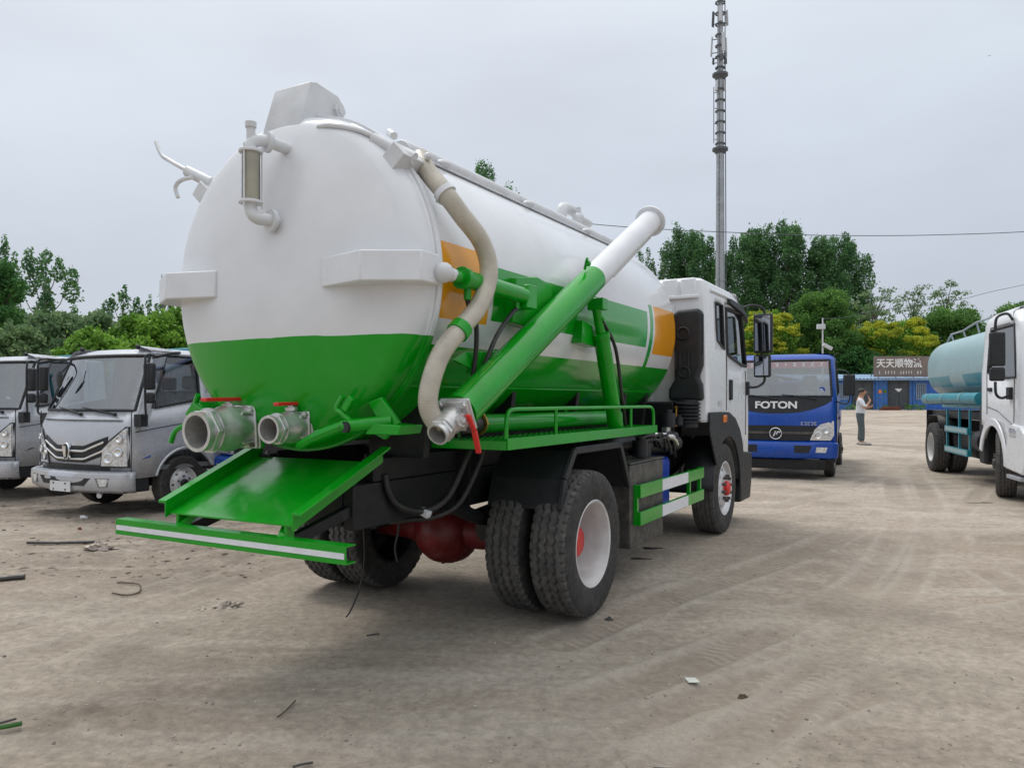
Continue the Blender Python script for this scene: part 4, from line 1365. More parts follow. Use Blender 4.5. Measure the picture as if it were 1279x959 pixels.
        b.prism(sh, y_e - 0.05, y_e, 'y'); e_ = obj('badge', b, M['chrome'], root, 0.01)
        b = B(); b.prism([(x * 0.80, 0.86 + (z - 0.86) * 0.84) for x, z in sh], y_e + 0.001, y_e + 0.005, 'y'); obj('badge_field', b, M['black_plastic'], e_)
        for q in (-0.028, 0.0, 0.028):
            b = B(); b.prism([(q + 0.030, 0.93), (q + 0.008, 0.93), (q * 0.4 - 0.012, 0.785), (q * 0.4 + 0.008, 0.785)], y_e + 0.0055, y_e + 0.012, 'y'); obj('badge_stroke', b, M['chrome'], e_)
        obj('bonnet_seam', cb.front_strip(-0.86, 0.86, lambda x: 1.268, lambda x: 1.276, 0.003, 0.02), M['black_chassis'], root)
        for sx in (-1, 1):
            pts = [(sx * 0.56, 0.66), (sx * 0.60, 0.90), (sx * 0.72, 1.02), (sx * 0.93, 1.19), (sx * 0.965, 1.19), (sx * 0.965, 0.66)]
            hl = obj('headlight', cb.front_shape(pts, 0.012, 0.04), M['black_plastic'], root)
            ptl = [(sx * 0.585, 0.68), (sx * 0.625, 0.90), (sx * 0.74, 1.00), (sx * 0.92, 1.15), (sx * 0.948, 1.15), (sx * 0.948, 0.68)]
            obj('headlight_lens', cb.front_shape(ptl, 0.022, 0.012), M['lamp_clear'], hl)
            for (lx, lz, lr) in ((0.70, 0.78, 0.070), (0.85, 0.86, 0.058), (0.87, 1.03, 0.045)):
                b = B(); yy = cb.front_y(lx, lz) + 0.02; b.lathe([(0, lr), (0.012, lr), (0.014, lr * 0.8), (0.0, lr * 0.5), (-0.002, 0)], (sx * lx, yy, lz), (sx * 0.35, 1, 0), 20); obj('lamp_reflector', b, M['chrome'], hl)
        # bumper with fog lamps, intake slot and blank plate
        bm_ = Cab([(0.335, 0.05), (0.38, 0.0), (0.50, -0.015), (0.585, -0.01), (0.615, 0.03)], cols, lambda z: hw + 0.03, lambda z: 0.07, yb, 0.16, 0.08, 0.14)
        rg = range(cols.index(('f', 0.05)), bm_.L - cols.index(('f', 0.05)))
        o = obj('bumper', bm_.patch(0, 4, rg, 0), M['silver_paint'], root, ang=50); md = o.modifiers.new('t', 'SOLIDIFY'); md.thickness = 0.05
        obj('bumper_slot', bm_.front_shape([(-0.56, 0.53), (0.56, 0.53), (0.44, 0.43), (-0.44, 0.43)], 0.017, 0.03), M['black_plastic'], o)
        for sx in (-1, 1):
            f_ = obj('fog_lamp', bm_.front_shape([(sx * 0.62, 0.535), (sx * 0.84, 0.535), (sx * 0.80, 0.42), (sx * 0.68, 0.42)], 0.018, 0.03), M['grey_plastic'], o)
            obj('fog_lens', bm_.front_shape([(sx * 0.66, 0.525), (sx * 0.82, 0.525), (sx * 0.79, 0.43), (sx * 0.70, 0.43)], 0.023, 0.03), M['lamp_clear'], f_)
        obj('number_plate', bm_.front_shape([(-0.22, 0.475), (0.22, 0.475), (0.22, 0.345), (-0.22, 0.345)], 0.03, 0.01), M['plate_white'], o)
        b = B()
        for qx in (-0.13, 0.13):
            for qz in (0.37, 0.45): b.cyl((qx, 0.098, qz), (qx, 0.104, qz), 0.012, None, 8)
        obj('plate_screws', b, M['black_plastic'], o)['kind'] = 'stuff'
        obj('lower_grille', cb.front_strip(-0.70, 0.70, lambda x: 0.62, lambda x: 0.69, 0.004, 0.04), M['black_plastic'], root)
        for sx in (-1, 1):
            b = B(); b.sphere((sx * 0.62, -0.60, zr + 0.03), 0.035, 10, 6); obj('marker_lamp', b, M['black_plastic'], root)
        b = B(); b.cyl((0.42, -0.29, 2.03), (0.46, -0.16, 1.86), 0.01, None, 6); b.sphere((0.46, -0.18, 1.82), (0.07, 0.02, 0.12), 14, 8); obj('front_mirror', b, M['black_plastic'], root)
    else:
        obj('front_band', cb.front_strip(-1.0, 1.0, lambda x: 1.27 + 0.24 * (abs(x) / 1.0) ** 2.6, lambda x: zwb - 0.022, 0.006, 0.03), M['black_plastic'], root)
        t_o = text_obj('lettering', 'FOTON', 0.185, M['print_white'], root, (0, cb.front_y(0, 1.425) + 0.010, 1.425), (R(90), 0, pi), 0.012, 1.22, 0.006)
        b = B()
        for i in range(5):
            x = -0.46 - i * 0.06
            yy = cb.front_y(x, 1.06) + 0.002
            b.bb(x - 0.035, x + 0.003, yy, yy + 0.012, 1.05, 1.06); b.bb(x - 0.035, x + 0.003, yy + 0.0005, yy + 0.0125, 1.095, 1.105)
            b.bb(x - 0.036 if i % 2 else x - 0.008, x - 0.028 if i % 2 else x, yy, yy + 0.013, 1.055, 1.10)
        obj('model_mark', b, M['chrome'], root)['kind'] = 'stuff'
        obj('grille', cb.front_strip(-0.74, 0.74, lambda x: 0.745 + 0.12 * max(0, abs(x) - 0.5), lambda x: 1.04 - 0.02 * abs(x), 0.006, 0.05), M['black_plastic'], root)
        obj('grille_bar', cb.front_strip(-0.68, 0.68, lambda x: 0.865, lambda x: 0.915, 0.022, 0.03), M['dark_steel'], root, 0.008)
        emblem_disc(root, 0, cb.front_y(0, 0.88) + 0.024, 0.88, 0.115)
        for sx in (-1, 1):
            pts = [(sx * 0.62, 0.76), (sx * 0.70, 0.96), (sx * 0.80, 1.06), (sx * 1.035, 1.13), (sx * 1.04, 0.86), (sx * 0.98, 0.76)]
            hl = obj('headlight', cb.front_shape(pts, 0.012, 0.04), M['chrome'], root)
            obj('headlight_lens', cb.front_shape([(x * 0.985 + sx * 0.012, 0.935 + (z - 0.935) * 0.88) for x, z in pts], 0.020, 0.012), M['lamp_clear'], hl)
            for (lx, lz, lr) in ((0.76, 0.85, 0.070), (0.90, 0.95, 0.065)):
                b = B(); yy = cb.front_y(lx, lz) + 0.017; b.lathe([(0, lr), (0.012, lr), (0.014, lr * 0.8), (0.0, lr * 0.5), (-0.002, 0)], (sx * lx, yy, lz), (sx * 0.3, 1, 0), 20); obj('lamp_reflector', b, M['chrome'], hl)
        bm_ = Cab([(0.40, 0.04), (0.43, 0.0), (0.56, -0.012), (0.70, -0.01), (0.735, 0.03)], cols, lambda z: hw + 0.02, lambda z: 0.05, yb, 0.16, 0.08, 0.10)
        rg = range(cols.index(('f', 0.05)), bm_.L - cols.index(('f', 0.05)))
        o = obj('bumper', bm_.patch(0, 4, rg, 0), M['blue_paint'], root, ang=50); md = o.modifiers.new('t', 'SOLIDIFY'); md.thickness = 0.05
        for sx in (-1, 1):
            obj('bumper_slot', bm_.front_shape([(sx * 0.34, 0.66), (sx * 0.66, 0.66), (sx * 0.60, 0.52), (sx * 0.34, 0.52)], 0.015, 0.03), M['black_plastic'], o)
            obj('fog_lamp', bm_.front_shape([(sx * 0.74, 0.63), (sx * 0.93, 0.63), (sx * 0.90, 0.53), (sx * 0.72, 0.53)], 0.018, 0.03), M['lamp_clear'], o)
        b = B(); b.bb(-0.9, 0.9, -0.12, -0.02, 0.20, 0.39); obj('valance', b, M['black_chassis'], root, 0.02)
        # red film with white characters along the top of the windscreen, inside the pane
        r_t = rows[6][0]
        fy = lambda x, z: cb.front_y(x, z) - 0.018
        b = B(); vs_, fs_ = [], []
        for i in range(25):
            x = -0.96 + 1.92 * i / 24
            vs_ += [(x, fy(x, r_t - 0.15), r_t - 0.15), (x, fy(x, r_t - 0.02), r_t - 0.02)]
            if i: fs_.append((2 * i - 2, 2 * i, 2 * i + 1, 2 * i - 1))
        b.add(vs_, fs_); fl = obj('sun_strip', b, M['banner_red'], root)
        rs = random.Random(3); b = B()
        for i in range(11):
            x = -0.80 + i * 0.16
            for j in range(3):
                zz = r_t - 0.118 + j * 0.028
                if rs.random() < 0.85:
                    x_a = x - rs.uniform(0.015, 0.04); x_b = x + rs.uniform(0.015, 0.04); yy = fy(x, zz) + 0.0035
                    b.bb(x_a, x_b, yy, yy + 0.001, zz, zz + 0.012)
            yy = fy(x, r_t - 0.09) + 0.004
            b.bb(x - 0.006, x + 0.006, yy, yy + 0.0012, r_t - 0.122, r_t - 0.045)
        obj('film_print', b, M['print_white'], fl)['kind'] = 'stuff'
        b = B(); yy = fy(-0.82, 1.72); b.cyl((-0.82, yy, 1.72), (-0.82, yy + 0.003, 1.72), 0.06, None, 20); st_ = obj('sticker', b, M['blue_paint'], root)
        b = B(); b.bb(-0.85, -0.79, yy + 0.0035, yy + 0.005, 1.70, 1.712); b.bb(-0.84, -0.80, yy + 0.0035, yy + 0.005, 1.73, 1.742); obj('sticker_mark', b, M['print_white'], st_)['kind'] = 'stuff'
    # running gear and load bed
    for sx in (-1, 1):
        wheel(root, sx * (hw - 0.16), wy, 0.385, 'light', sx, 0.4 * sx, hub='black_chassis')
        wheel(root, sx * (hw - 0.13), wy - 2.8, 0.385, 'light', sx, 1.1, hub='black_chassis')
        b = B(); b.bb(sx * 0.42 - 0.04, sx * 0.42 + 0.04, -5.2, -0.25, 0.50, 0.66); obj('chassis_rail', b, M['black_chassis'], root)
    b = B(); b.cyl((-0.8, wy, 0.385), (0.8, wy, 0.385), 0.05, None, 10); b.sphere((0, wy, 0.42), (0.16, 0.12, 0.12)); obj('front_axle', b, M['black_chassis'], root)
    b = B(); b.cyl((-0.8, wy - 2.8, 0.385), (0.8, wy - 2.8, 0.385), 0.06, None, 10); b.sphere((0, wy - 2.8, 0.39), 0.17); obj('rear_axle', b, M['black_chassis'], root)
    b = B(); b.bb(-0.5, 0.5, -1.3, -0.35, 0.34, 0.60); obj('engine_sump', b, M['black_chassis'], root, 0.04)
    if style == 'silver' or True:
        b = B(); b.tube([(-0.28, -0.30, 0.36), (-0.62, -0.05, 0.30)], [0.05, 0.03], 10); obj('tow_hook', b, M['plate_white'], root)
    bed = B(); bed.bb(-0.96, 0.96, -5.4, -1.88, 0.80, 0.90)
    o = obj('load_bed', bed, M['blue_paint'] if not silver else M['dark_steel'], root, 0.01)
    for sx in (-1, 1):
        b = B(); b.bb(sx * 0.97 - 0.02, sx * 0.97 + 0.02, -5.4, -1.88, 0.88, 1.28); obj('side_board', b, M['blue_paint'] if not silver else M['teal'], o, 0.01)
    b = B(); b.bb(-0.96, 0.96, -1.87, -1.83, 0.88, 1.9); obj('head_board', b, M['blue_paint'] if not silver else M['teal'], o, 0.01)
    if silver:
        b = B(); b.tube(smooth_path([(-0.90, -1.85, 1.85), (-0.90, -1.85, 2.22), (-0.83, -1.85, 2.29), (0.83, -1.85, 2.29), (0.90, -1.85, 2.22), (0.90, -1.85, 1.85)], 4), 0.028, 8); obj('rack_rail', b, M['teal'], o)
    return root

light_truck('silver light lorry with blank plate, nearest of the two left ones', (-5.88, 10.20), 29, 'silver')
light_truck('silver light lorry cut off by the left picture edge', (-8.50, 11.96), 29, 'silver')
light_truck('blue lorry mostly hidden behind the aluminium valves and the tank', (-3.42, 10.55), 29, 'blue')
light_truck('blue lorry with black front band and red windscreen strip beside the white cab', (5.10, 14.95), 25, 'blue')
# ------------------------------------------------------------------ the green and white vacuum tanker
tk = thing('vacuum_tanker', 'green and white vacuum tanker lorry with orange blocks, large in front', 'tanker truck', (-0.4576, 6.0856, 0.0), -R(29.2))
ZC, RS = 2.235, 0.955
def tube_o(name, pts, r, m_, parent=tk, n=12, k=6, sm=True):
    b_ = B(); b_.tube(smooth_path(pts, k) if sm and len(pts) > 2 else pts, r, n)
    return obj(name, b_, M[m_], parent)

# --- tank shell, flange, dished rear door
b = B()
b.lathe([(-1.60, RS), (-1.0, RS), (0.3, RS), (1.6, RS), (2.66, RS), (2.72, RS - 0.012), (2.77, RS - 0.05), (2.82, RS - 0.16), (2.87, RS - 0.36), (2.90, RS - 0.6), (2.91, 0)], (0, 0, ZC), (0, 1, 0), 112)
tank = obj('tank', b, M['tank'], tk, ang=50)
b = B()
b.lathe([(-1.655, RS - 0.02), (-1.655, 0.998), (-1.625, 1.0), (-1.625, RS + 0.002)], (0, 0, ZC), (0, 1, 0), 112)
o = obj('tank_flange', b, M['head'], tank, ang=30)
b = B()
b.lathe([(-1.622, RS + 0.001), (-1.622, 0.985), (-1.595, 0.985), (-1.590, RS + 0.001)], (0, 0, ZC), (0, 1, 0), 112)
obj('flange_ring', b, M['head'], tank, ang=30)
b = B(); b.lathe([(-1.6245, 0.992), (-1.6225, 0.992)], (0, 0, ZC), (0, 1, 0), 96)
obj('gasket', b, M['blue_plastic'], tank)
b = B()
prof = [(-1.657, 0.985), (-1.672, 0.975)]
for i in range(13):                                    # tight knuckle, then a shallow dome
    a = i / 12 * R(64)
    prof.append((-1.672 - 0.15 * sin(a), 0.825 + 0.15 * cos(a)))
y_k, r_k = prof[-1]
for i in range(1, 15):
    t = i / 14
    prof.append((y_k - 0.150 * (1 - (1 - t) ** 2), r_k * (1 - t)))
b.lathe(prof, (0, 0, ZC), (0, 1, 0), 112)
door = obj('rear_door', b, M['head'], tk, ang=40)
def head_y(r_):
    for (ya, ra), (yc, rc_) in zip(prof[:-1], prof[1:]):
        if rc_ <= r_ <= ra:
            return ya + (yc - ya) * (ra - r_) / max(ra - rc_, 1e-6)
    return prof[-1][0]
for sx in (-1, 1):
    a = R(-40)
    b = B(); b.tube([(sx * RS * cos(a), -1.58, ZC + RS * sin(a)), (sx * RS * cos(a), 2.66, ZC + RS * sin(a))], 0.006, 6); obj('weld_seam', b, M['green_paint'], tank)
# brackets that carry the door rams
for sx in (-1, 1):
    b = B()
    b.prism([(sx * 0.42, head_y(0.42) + 0.06), (sx * 0.42, head_y(0.42) - 0.012), (sx * 0.76, -2.02), (sx * 1.035, -1.86), (sx * 1.035, -1.68), (sx * 0.90, -1.60)], 2.155, 2.315, 'z')
    obj('ram_bracket', b, M['white_paint'], door, 0.008)
# hinge housing on top
b = B()
b.prism([(-1.80, 3.14), (-1.71, 3.41), (-1.66, 3.425), (-1.47, 3.405), (-1.425, 3.365), (-1.415, 3.30), (-1.46, 3.16), (-1.56, 3.12), (-1.70, 2.99), (-1.765, 2.97)], -0.165, 0.125)
hb_ = obj('hinge_housing', b, M['white_metal'], door, 0.006)
b = B(); b.cyl((-0.20, -1.475, 3.31), (0.16, -1.475, 3.31), 0.024, None, 10); b.cyl((0.125, -1.475, 3.31), (0.15, -1.475, 3.31), 0.045, None, 6); obj('hinge_pin', b, M['white_metal'], hb_)
b = B()
b.prism([(-1.60, 3.18), (-1.35, 3.30), (-0.95, 3.26), (-0.55, 3.185)], -0.09, 0.06); obj('hinge_web', b, M['white_metal'], tank, 0.006)
# vacuum sight glass with pipe bends
gx, gy = 0.03, -2.07
b = B(); b.cyl((gx, gy, 2.635), (gx, gy, 2.905), 0.043, None, 24); sgl = obj('sight_tube', b, mat('yellowed_tube', (0.72, 0.67, 0.57), 0.4, var=0.1, scale=8), tk)
b = B(); b.cyl((gx, gy, 2.632), (gx, gy, 2.908), 0.049, None, 24, False); obj('sight_glass', b, M['glass_clear'], sgl)
for zz in (2.625, 2.905):
    b = B(); b.cyl((gx, gy, zz), (gx, gy, zz + 0.016), 0.066, None, 24); obj('flange', b, M['white_metal'], sgl, 0.003)
for a in (40, 160, 280):
    b = B(); b.cyl((gx + 0.058 * cos(R(a)), gy + 0.058 * sin(R(a)), 2.60), (gx + 0.058 * cos(R(a)), gy + 0.058 * sin(R(a)), 2.945), 0.005, None, 6); obj('tie_rod', b, M['white_metal'], sgl)
b = B(); b.tube(smooth_path([(gx, gy, 2.63), (gx, gy, 2.595), (gx + 0.015, gy + 0.005, 2.56), (gx + 0.03, gy + 0.03, 2.545), (gx + 0.05, gy + 0.07, 2.545), (gx + 0.06, -1.90, 2.545)], 5), 0.034, 16)
b.cyl((gx + 0.052, gy + 0.085, 2.545), (gx + 0.056, gy + 0.107, 2.545), 0.062, None, 20); obj('pipe_bend', b, M['white_metal'], sgl)
b = B(); b.tube(smooth_path([(gx, gy, 2.915), (gx, gy, 2.95), (gx + 0.015, gy + 0.02, 2.975), (gx + 0.03, gy + 0.06, 2.985), (gx + 0.045, gy + 0.12, 2.985), (gx + 0.05, -1.78, 2.98)], 5), 0.034, 16)
b.cyl((gx, gy, 2.95), (gx, gy, 3.045), 0.024, None, 14); b.cyl((gx, gy, 3.045), (gx, gy, 3.075), 0.031, None, 12)
b.cyl((gx + 0.035, gy + 0.075, 2.985), (gx + 0.041, gy + 0.097, 2.985), 0.060, None, 18); obj('pipe_bend', b, M['white_metal'], sgl)
# swing bolts that lock the door: two white above, two green below
def clamp(pieces, m_, body):
    b_ = B(); b_.tube(body, 0.036, 12)
    o_ = obj('door_clamp', b_, M[m_], tk)
    for pts, r_ in pieces:
        tube_o('handle', pts, r_, m_, o_, 8, 4)
    return o_
c1 = clamp([([(-0.90, -1.74, 3.02), (-1.12, -1.72, 3.13), (-1.20, -1.72, 3.18), (-1.285, -1.70, 3.285)], 0.014), ([(-0.84, -1.76, 2.97), (-0.98, -1.74, 2.975), (-1.06, -1.72, 2.945), (-1.035, -1.72, 2.875)], 0.014)], 'white_metal', [(-0.93, -1.73, 3.03), (-0.74, -1.70, 2.935)])
c2 = clamp([([(0.64, -1.72, 2.985), (0.52, -1.76, 3.045), (0.36, -1.80, 3.085), (0.27, -1.80, 3.09)], 0.014), ([(0.70, -1.66, 3.01), (0.62, -1.60, 3.06)], 0.022)], 'white_metal', [(0.60, -1.72, 2.99), (0.84, -1.66, 2.86)])
for c_, sx, dz in ((c1, -1, 0.0), (c2, 1, 0.0)):
    b = B(); b.box((sx * 0.77, -1.66, 2.865), (0.11, 0.20, 0.11), Matrix.Rotation(sx * R(-42), 3, 'Y')); obj('bracket', b, M['white_metal'], c_, 0.005)
    b = B(); b.cyl((sx * 0.80, -1.52, 2.88), (sx * 0.80, -1.70, 2.88), 0.02, None, 10); b.sphere((sx * 0.86, -1.56, 2.90), 0.022, 8, 6); obj('pivot', b, M['white_metal'], c_)
c3 = clamp([([(0.58, -1.90, 1.415), (0.47, -1.93, 1.375), (0.37, -1.95, 1.335), (0.26, -1.95, 1.285)], [0.030] * 4 + [0.032] * 4 + [0.026] * 4 + [0.012]), ([(0.60, -1.89, 1.42), (0.54, -1.90, 1.47), (0.50, -1.90, 1.50), (0.545, -1.90, 1.565)], 0.016)], 'green_paint', [(0.55, -1.92, 1.40), (0.78, -1.78, 1.43)])
b = B(); b.prism([(0.62, 1.38), (0.74, 1.33), (0.84, 1.42), (0.72, 1.56), (0.63, 1.53), (0.69, 1.45)], -1.80, -1.77, 'y'); b.prism([(0.66, 1.36), (0.88, 1.36), (0.90, 1.41), (0.70, 1.42)], -1.86, -1.66, 'y'); obj('bracket', b, M['green_paint'], c3, 0.005)
b = B(); b.prism([(0.545, 1.50), (0.60, 1.57), (0.625, 1.545), (0.575, 1.475)], -1.92, -1.885, 'y'); obj('paddle', b, M['green_paint'], c3, 0.006)
b = B(); b.cyl((0.585, -1.94, 1.40), (0.585, -1.86, 1.40), 0.030, None, 14); obj('eye', b, M['black_plastic'], c3)
c4 = clamp([([(-0.62, -1.84, 1.47), (-0.675, -1.84, 1.495), (-0.71, -1.84, 1.525), (-0.675, -1.85, 1.575)], 0.017), ([(-0.66, -1.84, 1.40), (-0.80, -1.84, 1.385), (-0.90, -1.84, 1.345), (-0.935, -1.85, 1.27)], 0.017)], 'green_paint', [(-0.58, -1.86, 1.41), (-0.80, -1.74, 1.46)])
b = B(); b.box((-0.76, -1.72, 1.45), (0.14, 0.18, 0.12), Matrix.Rotation(R(42), 3, 'Y')); obj('bracket', b, M['green_paint'], c4, 0.005)

# --- valves: plate flange, cast body, hexagon collar, threaded mouth, lever
def valve(p, d, r_, length, plate, lever, pipe=None, up=(0, 0, 1)):
    p, d = Vector(p), Vector(d).normalized()
    upv = Vector(up)
    s_ = d.cross(upv).normalized(); t_ = s_.cross(d)
    Mx = Matrix((s_, d, t_)).transposed()
    b_ = B()
    b_.lathe([(0.02, r_ * 0.80), (0.03, r_ * 1.02), (length * 0.22, r_ * 1.06), (length * 0.34, r_ * 1.14), (length * 0.46, r_ * 1.14), (length * 0.56, r_ * 1.04), (length * 0.70, r_ * 1.00), (length * 0.72, r_ * 1.10), (length * 0.76, r_ * 1.10), (length * 0.77, r_ * 0.93), (length * 0.90, r_ * 0.93), (length * 0.91, r_ * 0.97), (length, r_ * 0.97), (length, r_ * 0.80), (length * 0.92, r_ * 0.78)], p, d, 40)
    v_ = obj('valve', b_, M['alu'], tk, ang=30)
    b_ = B(); b_.lathe([(length * 0.925, r_ * 0.785), (length * 0.55, r_ * 0.76), (length * 0.25, r_ * 0.74), (length * 0.24, 0)], p, d, 32); obj('bore', b_, M['alu_in'], v_)
    b_ = B(); b_.box(p + d * 0.010, (plate, 0.022, plate), Mx); b_.box(p + d * 0.034, (plate * 0.98, 0.020, plate * 0.98), Mx); obj('flange_plate', b_, M['alu'], v_, 0.012, seg=3)
    b_ = B(); b_.lathe([(length * 0.775, r_ * 0.95), (length * 0.775, r_ * 1.12), (length * 0.87, r_ * 1.12), (length * 0.87, r_ * 0.95)], p, d, 6); obj('hex_collar', b_, M['alu'], v_, 0.004, smooth=False)
    for i, (qa, qc) in enumerate(((1, 1), (1, -1), (-1, 1), (-1, -1))):
        b_ = B(); q = p + s_ * (qa * plate * 0.39) + t_ * (qc * plate * 0.39)
        b_.cyl(q - d * 0.012, q + d * 0.062, 0.010, None, 6); b_.cyl(q + d * 0.045, q + d * 0.060, 0.017, None, 6); obj('bolt', b_, M['dark_steel'] if i % 2 else M['alu'], v_)
        b_ = B(); b_.bar(p + s_ * (qa * r_ * 0.75) + t_ * (qc * r_ * 0.72) + d * 0.04, p + s_ * (qa * r_ * 0.78) + t_ * (qc * r_ * 0.74) + d * length * 0.33, 0.012, r_ * 0.35, up=s_); obj('rib', b_, M['alu'], v_)
    st0, pts, lw, lh = lever
    b_ = B(); st0 = Vector(st0); q = p + d * length * 0.30
    b_.cyl(q, st0, 0.024, 0.017, 10); b_.cyl(st0 - (st0 - q).normalized() * 0.03, st0 - (st0 - q).normalized() * 0.012, 0.036, None, 8); obj('stem', b_, M['alu'], v_)
    b_ = B()
    for a_, c_ in zip(pts[:-1], pts[1:]): b_.bar(a_, c_, lw, lh)
    obj('lever', b_, M['red_paint'], v_, 0.005)
    if pipe:
        b_ = B(); b_.cyl(p + d * 0.0, p - d * pipe, r_ * 0.92, None, 28); b_.box(p - d * 0.014, (plate * 0.98, 0.024, plate * 0.98), Mx); obj('stub_pipe', b_, M['green_paint'], v_, 0.004)
    return v_
valve((-0.315, -1.80, 1.385), (0.02, -1, -0.06), 0.118, 0.36, 0.265, ((-0.315, -1.93, 1.535), [(-0.32, -2.10, 1.545), (-0.32, -1.70, 1.550)], 0.05, 0.022), 0.30)
valve((0.150, -1.80, 1.395), (0.03, -1, -0.05), 0.079, 0.265, 0.178, ((0.150, -1.89, 1.515), [(0.145, -2.00, 1.520), (0.155, -1.77, 1.525)], 0.042, 0.020), 0.34)

# --- tipping chute and rear bumper
def chute_pt(t, x, dz=0.0):
    return Vector((x, -2.20 + 0.66 * t, 0.905 + 0.275 * t + dz))
b = B()
b.add([chute_pt(0, -0.485), chute_pt(0, 0.485), chute_pt(1, 0.485), chute_pt(1, -0.485)] + [chute_pt(0, -0.485, -0.008), chute_pt(0, 0.485, -0.008), chute_pt(1, 0.485, -0.008), chute_pt(1, -0.485, -0.008)],
      [(0, 1, 2, 3), (7, 6, 5, 4), (0, 4, 5, 1), (2, 6, 7, 3), (1, 5, 6, 2), (0, 3, 7, 4)])
ch = obj('chute', b, M['green_paint'], tk)
for sx in (-1, 1):
    b = B()
    prof2 = [(0.0, -0.02), (0.0, 0.075), (0.065, 0.075), (0.065, 0.060), (0.010, 0.060), (0.010, -0.02)]
    vs_ = []
    for t in (-0.03, 1.06):
        vs_ += [chute_pt(t, sx * (0.487 + q[0]), q[1]) for q in prof2]
    n = len(prof2)
    b.add(vs_, [tuple(range(n)), tuple(reversed(range(n, 2 * n)))] + [(i, n + i, n + (i + 1) % n, (i + 1) % n) for i in range(n)])
    obj('chute_flange', b, M['green_paint'], ch, 0.002)
for sx in (-1, 1):
    b = B()
    b.bar(chute_pt(0.15, sx * 0.36, -0.03), (sx * 0.40, -2.22, 0.80), 0.04, 0.04)
    b.bar((sx * 0.42, -2.17, 0.76), (sx * 0.42, -2.17, 0.90), 0.05, 0.02)
    obj('bumper_stay', b, M['green_paint'], tk)
    b = B(); b.bar((sx * 0.40, -2.18, 0.80), (sx * 0.42, -1.60, 0.94), 0.05, 0.06); obj('bumper_arm', b, M['black_chassis'], tk)
b = B()
b.prism([(-2.235, 0.757), (-2.262, 0.757), (-2.262, 0.846), (-2.235, 0.846), (-2.190, 0.846), (-2.190, 0.840), (-2.256, 0.840), (-2.256, 0.763), (-2.190, 0.763), (-2.190, 0.757)], -0.88, 0.88)
bp = obj('rear_bumper', b, M['green_paint'], tk, ang=30)
b = B(); b.bb(-0.872, 0.872, -2.2645, -2.2625, 0.783, 0.812); obj('reflective_strip', b, M['tape_white'], bp)

# --- suction arm
A0, A1 = Vector((1.10, -1.60, 1.480)), Vector((1.10, 1.47, 3.115))
ad = (A1 - A0).normalized()
Am = A0.lerp(A1, 0.585)
b = B(); b.cyl(A0, Am, 0.100, None, 32); arm = obj('suction_arm', b, M['green_paint'], tk)
b = B(); b.cyl(Am, A1, 0.0995, None, 32); b.lathe([(0, 0.10), (0, 0.135), (0.025, 0.135), (0.025, 0.09), (-0.06, 0.085)], A1, ad, 32); obj('arm_tip', b, M['white_paint'], arm)
b = B(); b.bar(A0.lerp(A1, 0.70) + Vector((0, 0.045, -0.098)), A1 + Vector((0, 0.0, -0.12)), 0.02, 0.05); obj('arm_fin', b, M['white_metal'], arm, 0.004)
vl = valve(A0 - ad * 0.01, -ad, 0.062, 0.235, 0.185, (A0 - ad * 0.12 + Vector((0.10, -0.01, 0.015)), [A0 - ad * 0.10 + Vector((0.115, -0.02, 0.035)), A0 - ad * 0.10 + Vector((0.125, 0.03, -0.05)), A0 - ad * 0.10 + Vector((0.125, 0.075, -0.17))], 0.032, 0.016))
tube_o('stem', [A0 - ad * 0.12, A0 - ad * 0.12 + Vector((0.11, 0, 0.01))], 0.018, 'alu', vl, 10, sm=False)
b = B(); b.prism([(-1.52, 1.765), (-1.40, 1.815), (-1.18, 1.83), (-0.78, 1.835), (-0.95, 1.74), (-1.12, 1.70), (-1.34, 1.72)], 0.985, 1.005); obj('gusset', b, M['green_paint'], tk, 0.004)
b = B(); b.box(Vector((1.0, -1.15, 1.775)), (0.14, 0.30, 0.02), Matrix.Rotation(R(28), 3, 'X')); obj('gusset', b, M['green_paint'], tk, 0.004)
# lift ram under the arm
q0, q1 = Vector((1.05, 0.78, 1.33)), Vector((1.06, 0.36, 2.24))
b = B(); b.cyl(q0, q0.lerp(q1, 0.78), 0.062, None, 20); b.cyl(q0.lerp(q1, 0.76), q0.lerp(q1, 0.80), 0.070, None, 20)
lr = obj('lift_ram', b, M['green_paint'], tk)
b = B(); b.cyl(q0.lerp(q1, 0.79), q1, 0.036, None, 16); obj('ram_rod', b, M['green_paint'], lr)
b = B(); b.box(q1 + Vector((0, 0.02, 0.03)), (0.13, 0.10, 0.09)); b.sphere(q1 + Vector((0.03, 0.04, -0.08)), 0.022, 8, 6); obj('ram_eye', b, M['green_paint'], lr, 0.01)
tube_o('ram_hose', [q1 + Vector((0.03, 0.05, -0.1)), (1.11, 0.62, 1.95), (1.10, 0.78, 1.6), (1.08, 0.92, 1.33)], 0.014, 'hose_black', lr)
b = B(); b.sphere((1.14, 0.02, 2.52), 0.022, 8, 6); b.cyl((1.10, 0.05, 2.49), (1.15, -0.02, 2.55), 0.011, None, 8); obj('grease_fitting', b, M['green_paint'], arm)
